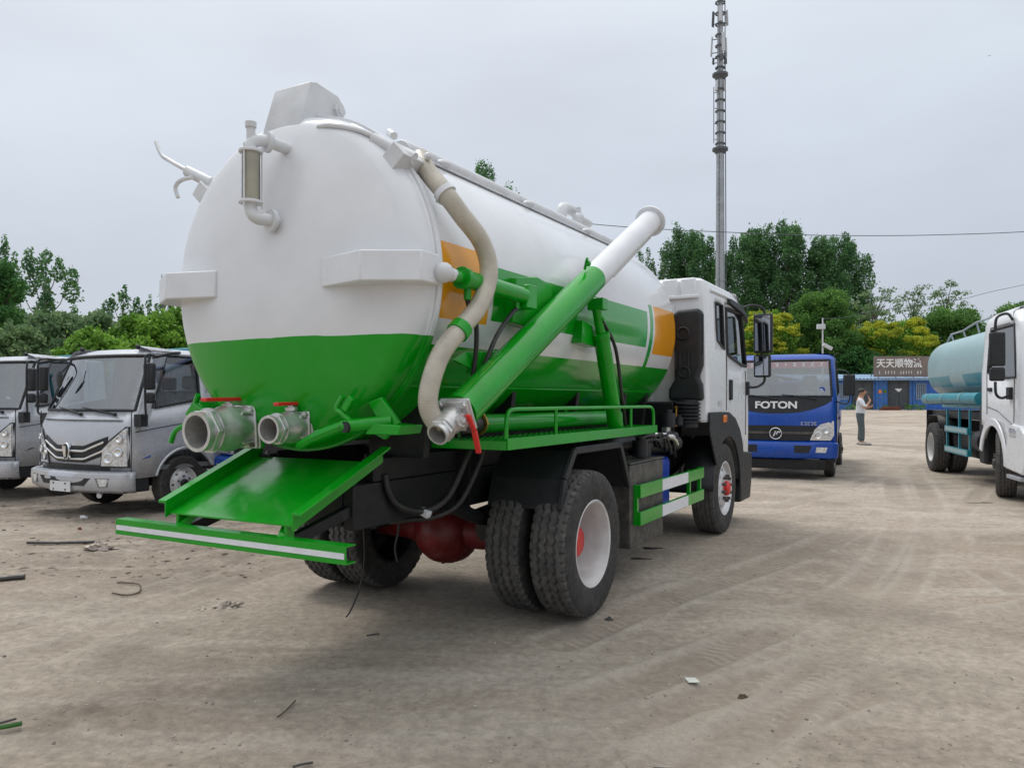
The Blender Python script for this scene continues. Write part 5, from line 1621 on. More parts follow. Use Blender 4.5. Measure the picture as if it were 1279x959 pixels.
# door ram along the tank side, in its green box bracket
b = B(); b.cyl((1.06, -1.50, 2.212), (1.06, -0.82, 2.198), 0.052, None, 22); b.cyl((1.06, -1.53, 2.213), (1.06, -1.495, 2.212), 0.062, None, 22)
rm = obj('door_ram', b, M['green_paint'], tk)
b = B(); b.cyl((1.06, -1.62, 2.215), (1.06, -1.53, 2.213), 0.036, None, 14); obj('ram_rod', b, M['green_paint'], rm)
b = B(); b.sphere((1.06, -1.70, 2.217), 0.055, 14, 8); b.cyl((1.06, -1.70, 2.217), (1.06, -1.61, 2.215), 0.036, None, 14); obj('ram_eye', b, M['white_metal'], rm)
b = B(); b.cyl((1.05, -1.45, 2.165), (1.05, -1.45, 2.10), 0.022, None, 10); b.cyl((1.05, -0.88, 2.15), (1.05, -0.88, 2.11), 0.018, None, 10); obj('port', b, M['green_paint'], rm)
b = B(); b.prism([(-0.86, 2.03), (-0.30, 1.99), (-0.30, 2.33), (-0.52, 2.36), (-0.80, 2.32)], 0.88, 1.01); obj('ram_bracket', b, M['green_paint'], tk, 0.006)
b = B(); b.prism([(-0.84, 2.12), (-0.70, 2.12), (-0.70, 2.27), (-0.80, 2.27)], 1.011, 1.10); obj('ram_lug', b, M['green_paint'], tk, 0.006)
b = B(); b.prism([(0.20, 1.97), (0.50, 1.95), (0.52, 2.10), (0.22, 2.14)], 0.90, 1.01); obj('arm_bracket', b, M['green_paint'], tk, 0.006)
tube_o('hydraulic_hose', [(1.05, -1.45, 2.10), (1.05, -1.43, 2.06), (1.05, -1.36, 1.98), (1.03, -1.33, 1.8), (1.0, -1.33, 1.62), (0.98, -1.30, 1.52)], 0.014, 'hose_black')
tube_o('hydraulic_hose', [(1.05, -0.88, 2.11), (1.05, -0.95, 2.07), (1.05, -1.12, 1.93), (1.04, -1.24, 1.76), (1.0, -1.30, 1.60), (0.96, -1.28, 1.45)], 0.014, 'hose_black')

# --- ribbed beige suction hose over the tank shoulder
hp = smooth_path([(0.74, -1.47, 2.935), (0.80, -1.52, 2.87), (0.87, -1.54, 2.79), (0.975, -1.55, 2.675), (1.03, -1.48, 2.57), (1.085, -1.35, 2.43), (1.105, -1.31, 2.265), (1.10, -1.40, 2.08), (1.08, -1.56, 1.935), (1.05, -1.70, 1.796), (1.02, -1.765, 1.626), (1.01, -1.765, 1.50), (1.03, -1.70, 1.40)], 12)
L_ = [0.0]
for a_, c_ in zip(hp[:-1], hp[1:]): L_.append(L_[-1] + (c_ - a_).length)
tot = L_[-1]; nr = int(tot / 0.0042)
pts, rad = [], []
j = 0
for i in range(nr):
    s_ = tot * i / (nr - 1)
    while j < len(L_) - 2 and L_[j + 1] < s_: j += 1
    pts.append(hp[j].lerp(hp[j + 1], min(1, (s_ - L_[j]) / max(L_[j + 1] - L_[j], 1e-6))))
    rad.append(0.0530 + (0.0012 if i % 3 == 0 else -0.0005))
b = B(); b.tube(pts, rad, 18); hose = obj('suction_hose', b, M['hosetan'], tk, ang=60)
def band(i, m_, w_=0.018):
    d_ = (hp[i + 1] - hp[i - 1]).normalized()
    b_ = B(); b_.lathe([(-w_, 0.0535), (-w_, 0.063), (w_, 0.063), (w_, 0.0535)], hp[i], d_, 28); return obj('hose_band', b_, M[m_], hose)
band(35, 'white_paint', 0.016); band(97, 'green_paint', 0.028)
b = B(); b.bar((0.90, -1.52, 2.66), (1.0, -1.50, 2.60), 0.05, 0.03); obj('hose_bracket', b, M['white_metal'], tk, 0.004)
b = B(); b.bar((0.93, -1.50, 1.88), (1.06, -1.60, 1.90), 0.06, 0.02); obj('hose_bracket', b, M['green_paint'], tk, 0.004)

# --- pipe along the tank roof, top fittings
b = B(); b.tube(smooth_path([(0.58, -1.44, 3.02), (0.50, -1.30, 3.075), (0.42, -1.0, 3.12), (0.40, -0.5, 3.135), (0.39, 0.6, 3.14), (0.38, 2.35, 3.145)], 6), 0.047, 16); tp = obj('top_pipe', b, M['white_metal'], tk)
b = B(); b.bar((0.47, -1.35, 3.075), (0.47, 2.45, 3.075), 0.05, 0.012); obj('pipe_saddle', b, M['white_metal'], tp)
for yy in (-0.85, 0.35, 1.5):
    b = B(); b.sphere((0.475, yy, 3.10), (0.05, 0.06, 0.03), 12, 6); obj('pipe_clip', b, M['white_metal'], tp)
b = B(); b.tube(smooth_path([(0.02, 2.34, 3.16), (0.02, 2.34, 3.36), (0.03, 2.28, 3.46), (0.05, 2.12, 3.47), (0.07, 1.9, 3.45), (0.08, 1.80, 3.40), (0.08, 1.78, 3.18)], 5), 0.055, 14)
b.cyl((0.02, 2.34, 3.17), (0.02, 2.34, 3.20), 0.095, None, 18); b.cyl((0.02, 2.34, 3.37), (0.02, 2.34, 3.40), 0.08, None, 18); obj('vent_pipe', b, M['white_metal'], tk)
b = B(); b.cyl((0.16, 2.02, 3.12), (0.16, 2.02, 3.36), 0.045, None, 14); b.sphere((0.16, 2.02, 3.36), 0.062, 14, 8); b.cyl((0.16, 2.02, 3.38), (0.16, 2.02, 3.47), 0.026, None, 10); b.cyl((0.16, 2.02, 3.36), (0.18, 2.24, 3.35), 0.042, None, 12); obj('relief_valve', b, M['white_metal'], tk)

# --- side walkway with rail, storage tube
def rail_path(x):
    return smooth_path([(x, -1.165, 1.315), (x, -1.16, 1.42), (x, -1.13, 1.475), (x, -1.05, 1.487), (x, -0.9, 1.487)], 4)[:-1] + [Vector((x, -0.4, 1.487)), Vector((x, 0.6, 1.484)), Vector((x, 1.28, 1.482))] + smooth_path([(x, 1.3, 1.482), (x, 1.40, 1.475), (x, 1.455, 1.43), (x, 1.46, 1.315)], 4)
b = B(); b.bb(0.62, 1.148, -1.18, 1.50, 1.297, 1.303); wk = obj('walkway', b, M['green_paint'], tk)
b = B()
for i in range(65):                                   # raised tread pattern
    for j2 in range(12):
        x = 0.66 + j2 * 0.04 + (0.02 if i % 2 else 0); y = -1.15 + i * 0.0405
        b.box((x, y, 1.304), (0.022, 0.007, 0.003), Matrix.Rotation(R(45 if (i + j2) % 2 else -45), 3, 'Z'))
obj('tread_pattern', b, M['green_paint'], wk, smooth=False)['kind'] = 'stuff'
b = B(); b.bb(1.149, 1.157, -1.18, 1.503, 1.25, 1.318); b.bb(0.62, 1.148, 1.5005, 1.508, 1.25, 1.316); b.bb(0.62, 1.148, -1.188, -1.1805, 1.25, 1.302); obj('kick_edge', b, M['green_paint'], wk, 0.002)
b = B(); b.tube(rail_path(1.135), 0.0135, 10); rl = obj('hand_rail', b, M['green_paint'], wk)
for yy in (-0.50, 0.90):
    b = B(); b.cyl((1.135, yy, 1.304), (1.135, yy, 1.487), 0.012, None, 8); obj('rail_post', b, M['green_paint'], rl)
b = B(); b.cyl((0.70, 0.58, 1.304), (0.70, 0.58, 1.48), 0.012, None, 8); b.cyl((0.70, -1.0, 1.304), (0.70, -1.0, 1.35), 0.012, None, 8); obj('rail_post', b, M['green_paint'], wk)
b = B(); b.cyl((0.80, -0.93, 1.392), (0.80, 1.45, 1.388), 0.060, None, 24); st = obj('storage_tube', b, M['green_paint'], tk)
b = B(); b.cyl((0.80, -1.10, 1.392), (0.80, -0.95, 1.392), 0.055, None, 20); obj('tube_cap', b, M['dark_steel'], st)
b = B()
for a in range(6): b.cyl((0.80 + 0.066 * cos(a), -0.945, 1.392 + 0.066 * sin(a)), (0.80 + 0.066 * cos(a), -0.915, 1.392 + 0.066 * sin(a)), 0.009, None, 6)
b.lathe([(-0.945, 0.058), (-0.945, 0.075), (-0.93, 0.075), (-0.93, 0.058)], (0.80, 0, 1.392), (0, 1, 0), 24); obj('tube_flange', b, M['brass'], st)
b = B(); b.cyl((0.74, -0.9, 1.318), (0.74, 1.4, 1.316), 0.016, None, 8); obj('air_line', b, M['dark_steel'], tk)

# --- chassis
for sx in (-1, 1):
    b = B(); b.bb(sx * 0.42 - 0.04, sx * 0.42 + 0.04, -1.72, 5.0, 0.80, 1.06); obj('chassis_rail', b, M['black_chassis'], tk, 0.008)
    b = B(); b.bb(sx * 0.42 - 0.045, sx * 0.42 + 0.045, -1.55, 2.8, 1.064, 1.20); obj('subframe_beam', b, M['black_chassis'], tk, 0.006)
    for yy in (-1.3, -0.3, 0.8, 1.9, 2.5):
        b = B(); b.prism([(sx * 0.25, 1.195), (sx * 0.66, 1.195), (sx * 0.72, 1.64), (sx * 0.60, 1.51), (sx * 0.42, 1.41), (sx * 0.25, 1.33)], yy - 0.03, yy + 0.03, 'y'); obj('tank_saddle', b, M['black_chassis'], tk, 0.004)
    b = B(); b.tube(smooth_path([(sx * 0.50, -0.85, 0.86), (sx * 0.50, -0.4, 0.70), (sx * 0.50, 0.0, 0.64), (sx * 0.50, 0.4, 0.70), (sx * 0.50, 0.85, 0.86)], 6), 0.05, 6); obj('leaf_spring', b, M['black_chassis'], tk)
    b = B(); b.tube(smooth_path([(sx * 0.44, 3.05, 0.80), (sx * 0.44, 3.5, 0.66), (sx * 0.44, 3.9, 0.61), (sx * 0.44, 4.3, 0.66), (sx * 0.44, 4.75, 0.80)], 6), 0.045, 6); obj('leaf_spring', b, M['black_chassis'], tk)
for yy in (-1.68, -0.7, 0.7, 1.8, 2.8):
    b = B(); b.bb(-0.379, 0.379, yy - 0.05, yy + 0.05, 0.82, 1.04); obj('cross_member', b, M['black_chassis'], tk, 0.008)
b = B(); b.tube([(-0.98, 0, 0.52), (-0.45, 0, 0.52), (-0.28, 0, 0.52), (0.28, 0, 0.52), (0.45, 0, 0.52), (0.98, 0, 0.52)], [0.085, 0.10, 0.13, 0.13, 0.10, 0.085], 20)
ax_ = obj('rear_axle', b, M['axle_red'], tk)
b = B(); b.lathe([(-0.272, 0.0), (-0.27, 0.03), (-0.255, 0.09), (-0.20, 0.18), (-0.12, 0.235), (-0.02, 0.26), (0.06, 0.26), (0.12, 0.22), (0.24, 0.13), (0.34, 0.08)], (-0.06, 0, 0.515), (0, 1, 0), 28); obj('differential', b, M['axle_red'], ax_)
b = B()
for i in range(12):
    a = 2 * pi * i / 12
    b.cyl((-0.06 + 0.245 * cos(a), -0.075, 0.515 + 0.245 * sin(a)), (-0.06 + 0.245 * cos(a), -0.035, 0.515 + 0.245 * sin(a)), 0.012, None, 6)
obj('cover_bolts', b, M['axle_red'], ax_)['kind'] = 'stuff'
b = B(); b.cyl((-0.06, 0.3, 0.56), (0, 3.0, 0.82), 0.055, None, 14); obj('prop_shaft', b, M['black_chassis'], tk)
for sx in (-1, 1):
    b = B(); b.cyl((sx * 0.52, -0.18, 0.62), (sx * 0.52, -0.38, 0.62), 0.085, None, 18); obj('brake_chamber', b, M['black_chassis'], ax_)
    wheel(tk, sx * 1.065, 0.0, 0.52, 'dual_out', sx, 0.35 * sx)
    wheel(tk, sx * 0.715, 0.0, 0.52, 'dual_in', -sx, 1.2, hub='black_chassis', rimmat='black_chassis')
    wheel(tk, sx * 1.035, 3.90, 0.52, 'steer', sx, 0.2)
    b = B()
    ys = [(-0.42, 0.80), (-0.36, 1.0), (-0.20, 1.19), (0.66, 1.19), (0.86, 0.84)]
    vs_ = [(sx * x, y, z) for (y, z) in ys for x in (0.56, 1.13)]
    b.add(vs_, [(2 * i, 2 * i + 1, 2 * i + 3, 2 * i + 2) for i in range(len(ys) - 1)])
    o = obj('mudguard', b, M['black_plastic'], tk, smooth=False); md = o.modifiers.new('t', 'SOLIDIFY'); md.thickness = 0.012
    b = B()
    for (ya, za), (yc, zc_) in zip(ys[:-1], ys[1:]): b.bar((sx * 1.13, ya, za), (sx * 1.13, yc, zc_), 0.05, 0.035, up=(1, 0, 0))
    obj('mudguard_edge', b, M['black_plastic'], o, 0.006)
    # added black sheet inside the rail, standing in for the empty shade there
    b = B(); b.bb(sx * 0.36 - 0.006, sx * 0.36 + 0.006, -1.5, -0.45, 0.90, 1.22); obj('shade_sheet', b, M['black_chassis'], tk)
b = B(); b.cyl((-0.95, 3.90, 0.50), (0.95, 3.90, 0.50), 0.065, None, 14); obj('front_axle', b, M['black_chassis'], tk)
# boxes, tanks and guard on the near side
b = B(); b.bb(0.56, 1.10, 0.98, 1.84, 0.30, 1.0); bx_ = obj('battery_box', b, M['dark_steel'], tk, 0.012)
b = B(); b.bb(0.55, 1.108, 0.97, 1.85, 1.002, 1.016); obj('box_lid', b, M['dark_steel'], bx_, 0.006)
b = B(); b.bb(0.56, 0.95, 2.00, 2.55, 0.42, 0.98); obj('urea_tank', b, M['blue_plastic'], tk, 0.06, seg=3)
for zz in (0.58, 0.83):
    b = B(); b.bb(0.555, 0.957, 2.18, 2.22, zz - 0.3 if zz < 0.6 else zz - 0.28, zz + 0.165); obj('tank_strap', b, M['black_chassis'], tk)
b = B(); b.cyl((0.74, 1.0, 1.13), (0.74, 1.9, 1.13), 0.085, None, 20); obj('air_tank', b, M['black_chassis'], tk)
b = B(); b.cyl((0.80, 1.85, 1.09), (0.98, 2.62, 1.10), 0.075, None, 18); b.cyl((0.98, 2.0, 1.16), (1.0, 2.5, 1.18), 0.045, None, 14); obj('exhaust_pipe', b, M['black_chassis'], tk)
tube_o('exhaust_clamp', [(0.92, 2.1, 1.2), (1.03, 2.3, 1.18), (1.02, 2.5, 1.1)], 0.03, 'chrome', tk, 10)
for (x, y, z, s_) in ((0.98, 1.55, 1.12, 0.09), (0.96, 1.72, 1.10, 0.075), (0.94, 1.88, 1.16, 0.06), (0.90, 2.62, 1.35, 0.09), (0.98, 2.72, 1.33, 0.05)):
    b = B(); b.cyl((x, y, z - s_), (x, y, z + s_ * 0.6), s_ * 0.8, None, 14); b.cyl((x, y, z + s_ * 0.6), (x, y, z + s_), s_ * 0.45, None, 10); obj('air_valve', b, M['black_plastic'], tk)
for i in range(5):
    tube_o('air_hose', [(0.95 + 0.02 * i, 1.5 + 0.15 * i, 1.16), (1.04, 1.7 + 0.14 * i, 1.22 - 0.05 * (i % 2)), (0.98, 2.0 + 0.15 * i, 1.12 - 0.04 * i), (0.85, 2.4 + 0.1 * i, 1.05)], 0.012, 'hose_black', tk, 8)
gd = None
for zz in (0.776, 0.547):
    b = B(); b.bb(1.135, 1.165, 1.05, 3.0, zz - 0.055, zz + 0.055)
    o = obj('side_guard', b, M['green_paint'], tk, 0.003)
    b = B(); b.bb(1.1655, 1.1670, 1.62, 2.42, zz - 0.050, zz + 0.050); obj('reflective_strip', b, M['tape_white'], o)
for yy in (1.07, 2.60, 2.985):
    b = B(); b.bb(1.10, 1.1345, yy - 0.02, yy + 0.02, 0.49, 0.83); obj('guard_post', b, M['green_paint'], tk, 0.003)
b = B(); b.bb(0.5, 1.12, 2.62, 2.66, 0.62, 0.68); obj('guard_arm', b, M['black_chassis'], tk)
# hoses and wiring under the tail
tube_o('rubber_hose', [(0.76, -0.92, 1.27), (0.75, -0.97, 1.20), (0.68, -1.09, 0.943), (0.58, -1.205, 0.861), (0.50, -1.354, 0.905), (0.48, -1.43, 1.0), (0.47, -1.45, 1.10)], 0.020, 'hose_black')
tube_o('rubber_hose', [(0.82, -0.90, 1.27), (0.81, -0.93, 1.15), (0.72, -1.02, 0.90), (0.60, -1.12, 0.815), (0.48, -1.20, 0.800), (0.30, -1.20, 0.775), (0.12, -1.1, 0.78)], 0.016, 'hose_black')
b = B(); b.box((0.585, -1.20, 0.85), (0.07, 0.05, 0.05), Matrix.Rotation(0.4, 3, 'Y')); obj('tied_rag', b, M['seat'], tk, 0.012)
tube_o('loose_cable', [(-0.30, -0.7, 0.86), (-0.33, -0.7, 0.72), (-0.32, -0.7, 0.55), (-0.315, -0.7, 0.40), (-0.335, -0.71, 0.22), (-0.34, -0.78, 0.09), (-0.32, -0.86, 0.03), (-0.315, -0.90, 0.012)], 0.006, 'hose_black', tk, 6)
tube_o('loose_cable', [(0.02, -0.72, 0.80), (0.01, -0.72, 0.62), (-0.02, -0.72, 0.50), (0.0, -0.72, 0.40)], 0.009, 'hose_black', tk, 6)

# --- cab
ZR = 2.855
wfT = lerp_tab([(0.5, 1.18), (1.9, 1.18), (2.7, 1.15), (ZR, 1.13)])
yfT = lerp_tab([(0.4, 5.20), (1.5, 5.22), (1.9, 5.18), (2.62, 4.98), (2.8, 4.80), (ZR, 4.70)])
ysT = [3.18, 3.30, 3.40, 3.49, 3.60, 3.70, 3.81, 3.88, 3.96, 4.06, 4.2, 4.35, 4.5, 4.62]
colsT = [('rear', 0), ('rear', 0.25), ('rear', 0.5), ('rear', 0.75), ('rear', 1), ('rcor', 0.5), ('rcor', 1)] + [('abs', y) for y in ysT] + [('f', 0.04), ('f', 0.0)] + [('fcor', k / 5) for k in range(1, 6)] + [('front', t) for t in (0.8, 0.6, 0.4, 0.2, 0)]
rowsT = [(0.62, 0), (1.05, 0), (1.38, 0), (1.72, 0), (2.02, 0), (2.10, 0), (2.35, 0), (2.62, 0), (2.70, 0), (ZR - 0.04, 0.015), (ZR - 0.008, 0.05), (ZR + 0.012, 0.14)]
def warpT(ri, ci, x, y, z):
    side = 6 <= ci <= 6 + len(ysT) + 2
    if ri == 0:
        if side or ci < 7:
            d_ = abs(y - 3.90)
            if y < 3.45: return 1.30
            if d_ < 0.62: return max(0.62, 0.52 + math.sqrt(0.62 ** 2 - d_ * d_) + (0.12 if y < 3.9 else 0.0))
        return z
    if ri in (1, 2) and (side or ci < 7):
        base = {1: 1.34, 2: 1.40}[ri]
        k_ = min(1, max(0, (y - 4.2) / 0.5))
        return base * (1 - k_) + z * k_ if ri == 1 else 1.41 * (1 - k_) + z * k_
    if ri == 4 and side:
        return z + 0.05 - 0.11 * min(1, max(0, (y - 3.9) / 0.8))
    if ri == 5 and side:
        return z + 0.10 * min(1, max(0, (3.85 - y) / 0.35)) - 0.06 * min(1, max(0, (y - 3.9) / 0.8))
    if ri == 7 and side and 3.9 < y < 4.9:
        return z - 0.015
    return z
cT = Cab(rowsT, colsT, wfT, yfT, 3.06, 0.14, 0.07, 0.06, warpT)
ia = lambda y: 7 + ysT.index(y)
op_q = (5, 7, ia(3.49), ia(3.81)); op_d = (4, 7, ia(3.96), ia(4.62) + 1)
op_w = (4, 7, colsT.index(('fcor', 4 / 5)), len(colsT) - 1)
cabT = cT.shell([op_q, op_d, op_w], 'cab', M['cab_white'], tk)
cT.panes(op_q, 'quarter_window', M['glass_dark'], tk, 0.016)
cT.panes(op_d, 'side_window', M['glass_dark'], tk, 0.020)
cT.panes(op_w, 'windscreen', M['glass'], tk, 0.02)
seat_pair(cabT, 3.75, 1.42, 0.6, 'grey_plastic'); steering(cabT, -0.6, 4.62, 2.0)
b = B(); b.bb(-1.1, 1.1, 3.12, 5.0, 1.36, 1.42); obj('cab_floor', b, M['grey_plastic'], cabT)
b = B(); b.bb(-1.05, 1.05, 4.72, 5.05, 1.5, 1.93); obj('dashboard', b, M['grey_plastic'], cabT, 0.05)
# pressed rear wall ribs and roof lip
b = B(); b.bb(-1.10, 1.10, 3.020, 3.050, 2.62, 2.66); obj('roof_lip', b, M['cab_white'], tk, 0.01)
for x in (-1.02, -0.82, -0.42, -0.02, 0.38, 0.78, 0.98):
    b = B(); b.bb(x - 0.085, x + 0.085, 3.035, 3.075, 2.64, ZR - 0.012); obj('wall_rib', b, M['cab_white'], tk, 0.02)
for (x, z0_, z1_) in ((0.80, 2.28, 2.56), (0.55, 1.5, 2.55), (0.30, 1.5, 2.55), (0.05, 1.5, 2.55)):
    b = B(); b.bb(x - 0.03, x + 0.03, 3.045, 3.065, z0_, z1_); obj('wall_rib', b, M['cab_white'], tk, 0.01)
for sx in (-1, 1):
    xs = sx * 1.1825
    b = B()
    b.tube([(xs, 3.885, 1.42), (xs, 3.89, 1.75), (xs, 3.90, 1.98), (sx * 1.166, 3.90, 2.35), (sx * 1.152, 3.92, 2.66), (sx * 1.150, 4.4, 2.665), (sx * 1.150, 4.72, 2.64)], 0.006, 4)
    b.tube([(xs, 4.86, 1.1), (xs, 4.88, 1.6), (xs, 4.86, 1.9)], 0.006, 4)
    obj('door_seam', b, M['dark_steel'], tk)
    b = B(); b.box((sx * 1.192, 4.06, 1.655), (0.035, 0.09, 0.24)); obj('door_handle', b, M['black_plastic'], tk, 0.015, seg=3)
    b = B(); b.tube([(sx * 1.155, 3.30, 2.73), (sx * 1.155, 4.0, 2.735), (sx * 1.15, 4.6, 2.715)], 0.016, 6); obj('rain_gutter', b, M['cab_white'], tk)
    b = B(); b.prism([(4.02, 2.66), (4.70, 2.60), (4.95, 2.50), (4.90, 2.60), (4.60, 2.70), (4.05, 2.72)], sx * 1.16, sx * 1.20); obj('rain_visor', b, M['black_plastic'], tk, 0.006)
    # dark plastic wheel arch
    arc = [(3.90 + 0.60 * cos(a), 0.52 + 0.60 * sin(a)) for a in np.linspace(R(-2), R(150), 20)]
    outer = [(4.60, 0.50), (4.68, 0.85), (4.62, 1.02), (4.48, 1.18), (4.25, 1.32), (3.95, 1.395), (3.6, 1.405), (3.10, 1.405), (3.09, 1.20), (3.22, 1.02)]
    b = B(); b.prism(arc + list(reversed(outer)), sx * 1.184, sx * 1.205); o = obj('wheel_arch', b, M['black_plastic'], tk, 0.006)
    b = B()
    arc2 = [(3.90 + 0.60 * cos(a), 0.52 + 0.60 * sin(a)) for a in np.linspace(R(5), R(178), 22)]
    vs_ = [(sx * x, y, z) for (y, z) in arc2 for x in (0.84, 1.184)]
    b.add(vs_, [(2 * i, 2 * i + 1, 2 * i + 3, 2 * i + 2) for i in range(21)]); o2 = obj('arch_liner', b, M['black_plastic'], o); md = o2.modifiers.new('t', 'SOLIDIFY'); md.thickness = 0.01
    b = B(); b.box((sx * 1.212, 3.70, 1.325), (0.025, 0.13, 0.085)); obj('side_marker', b, M['orange_lens'], o, 0.02, seg=3)
    for zz in (0.34, 0.68):
        b = B(); b.bb(sx * 0.98 if sx > 0 else -1.19, 1.19 if sx > 0 else -0.98, 4.58, 5.10, zz, zz + 0.05); obj('step', b, M['black_plastic'], tk, 0.015)
    b = B(); b.prism([(4.56, 0.28), (5.10, 0.28), (5.20, 0.55), (5.20, 0.86), (4.70, 0.90), (4.60, 0.70)], sx * 0.98, sx * 1.192); obj('step_housing', b, M['black_plastic'], tk, 0.02)
    # mirrors
    b = B(); b.tube(smooth_path([(sx * 1.15, 4.75, 2.68), (sx * 1.24, 4.93, 2.73), (sx * 1.36, 4.99, 2.70), (sx * 1.40, 5.0, 2.60)], 5), 0.018, 8)
    b.tube(smooth_path([(sx * 1.18, 4.90, 1.70), (sx * 1.30, 4.96, 1.70), (sx * 1.38, 5.0, 1.76), (sx * 1.39, 5.0, 1.85)], 5), 0.016, 8); b.box((sx * 1.195, 4.90, 1.68), (0.05, 0.07, 0.17)); obj('mirror_arm', b, M['black_plastic'], tk)
    mirror_arm(tk, sx, 0, 4.99, 0, (1.375, 2.375, 0.235, 0.50), (1.365, 1.965, 0.21, 0.29))
    b = B(); b.box((sx * 1.186, 3.60, 1.50), (0.002, 0.16, 0.055)); obj('small_plate', b, mat('pale_grey_print', (0.5, 0.5, 0.52), 0.5) if sx < 0 else bpy.data.materials['pale_grey_print'], tk)
# front end
b = B(); b.bb(-1.15, 1.15, 5.06, 5.30, 0.40, 0.85); obj('front_bumper', b, M['cab_white'], tk, 0.05, seg=3)
for sx in (-1, 1):
    b = B(); b.box((sx * 0.9, 5.30, 0.68), (0.36, 0.03, 0.20)); obj('headlight', b, M['lamp_clear'], tk, 0.02)
b = B(); b.box((0, 5.235, 1.4), (1.7, 0.03, 0.5)); obj('grille', b, M['black_plastic'], tk, 0.03)
# air intake tower behind the cab
b = B(); b.prism([(0.80, 1.53), (1.17, 1.53), (1.16, 1.70), (1.12, 1.78), (1.165, 1.90), (1.165, 2.44), (1.13, 2.50), (0.90, 2.49), (0.83, 2.44), (0.86, 2.0), (0.86, 1.75), (0.80, 1.65)], 2.92, 3.03, 'y'); it = obj('air_intake', b, M['black_plastic'], tk, 0.035, seg=3)
for i in range(15):
    b = B(); b.bb(1.10, 1.172, 2.935, 2.955, 2.02 + i * 0.028, 2.034 + i * 0.028); obj('intake_slat', b, M['black_chassis'], it)
for (x, z, rr_) in ((0.965, 2.24, 0.055), (0.98, 1.83, 0.05)):
    b = B(); b.lathe([(0, rr_ * 1.35), (-0.018, rr_ * 1.1), (-0.016, rr_), (0.02, rr_ * 0.8), (0.022, 0)], (x, 2.915, z), (0, 1, 0), 20); obj('intake_boss', b, M['black_plastic'], it)
b = B()
for i in range(6): b.lathe([(0, 0.11), (0.012, 0.135), (0.024, 0.135), (0.036, 0.11)], (1.0, 2.96, 1.29 + i * 0.038), (0, 0, 1), 20)
b.cyl((1.0, 2.96, 1.25), (1.0, 2.96, 1.54), 0.11, None, 18); obj('intake_bellows', b, M['black_plastic'], it)
b = B(); b.bb(0.52, 0.86, 2.93, 3.02, 1.10, 1.52); obj('heat_shield', b, M['black_chassis'], tk, 0.02)
b = B(); b.cyl((0.80, 2.86, 1.30), (0.80, 2.86, 1.18), 0.05, None, 12); b.sphere((0.86, 2.84, 1.34), 0.03, 8, 6); obj('regulator', b, M['alu'], tk)
b = B(); b.cyl((0.915, 2.84, 1.26), (0.915, 2.84, 1.45), 0.010, None, 8); b.box((0.915, 2.84, 1.46), (0.03, 0.02, 0.03)); obj('dip_stick', b, M['brass'], tk)
b = B(); b.bb(-0.45, 0.45, 2.95, 4.6, 0.55, 1.30); obj('engine', b, M['black_chassis'], tk, 0.05)

b = B(); b.bb(-0.78, 0.56, -0.66, -0.64, 0.86, 1.34); obj('shade_panel', b, M['black_chassis'], tk)  # added black panel closing the bright gap, stands in for shade under the tank

for i in range(5):
    b = B(); b.cyl((0.885 + i * 0.045, 2.915, 2.06), (0.885 + i * 0.045, 2.915, 1.86 if i != 2 else 1.95), 0.010, None, 8); obj('intake_rib', b, M['black_plastic'], it)
# ------------------------------------------------------------------ teal water tanker at the right edge
tt = thing('water_tanker', 'white cab water tanker with pale teal tank at right edge', 'tanker truck', (8.82, 11.95, 0.0), pi - R(17))
def tank_oval(y, k, n=56):
    return [(1.02 * k[0] * math.copysign(abs(cos(a)) ** 0.66, cos(a)), y, 2.21 + 0.68 * k[1] * math.copysign(abs(sin(a)) ** 0.78, sin(a))) for a in np.linspace(0, 2 * pi, n, endpoint=False)]
m, nt, bs = new_mat('teal_banded_tank')
tc = nt.nodes.new('ShaderNodeTexCoord'); sp = nt.nodes.new('ShaderNodeSeparateXYZ'); nt.links.new(tc.outputs['Object'], sp.inputs[0])
zz_, yy_ = sp.outputs['Z'], sp.outputs['Y']
band_ = math_n(nt, 'MULTIPLY', math_n(nt, 'GREATER_THAN', zz_, 1.80), math_n(nt, 'LESS_THAN', zz_, 2.02))
gap_ = math_n(nt, 'MULTIPLY', math_n(nt, 'GREATER_THAN', yy_, -3.75), math_n(nt, 'LESS_THAN', yy_, -2.75))
band_ = math_n(nt, 'MULTIPLY', band_, math_n(nt, 'SUBTRACT', 1.0, gap_))
band2 = math_n(nt, 'LESS_THAN', zz_, 1.68)
c = mixrgb(nt, gap_, (0.28, 0.42, 0.44), (0.28, 0.42, 0.44))
c = mixrgb(nt, band_, c, (0.012, 0.235, 0.30))
c = mixrgb(nt, band2, c, (0.02, 0.27, 0.33))
finish(nt, bs, c, tc.outputs['Object'], 0.36, 0.05, 3.0, 0.05, 7, 0.05)
b = B()
rings = [(-5.95, (0.55, 0.55)), (-5.90, (0.80, 0.80)), (-5.80, (0.93, 0.92)), (-5.65, (1, 1)), (-4.5, (1, 1)), (-2.8, (1, 1)), (-1.20, (1, 1)), (-1.06, (0.97, 0.96)), (-0.98, (0.86, 0.85)), (-0.94, (0.6, 0.6))]
n_o = 56
for y, k in rings: b.v += tank_oval(y, k, n_o)
for i in range(len(rings) - 1):
    for j in range(n_o): b.f.append((i * n_o + j, i * n_o + (j + 1) % n_o, (i + 1) * n_o + (j + 1) % n_o, (i + 1) * n_o + j))
b.f.append(tuple(range(n_o))); b.f.append(tuple(reversed(range((len(rings) - 1) * n_o, len(rings) * n_o))))
obj('tank', b, m, tt, ang=50)
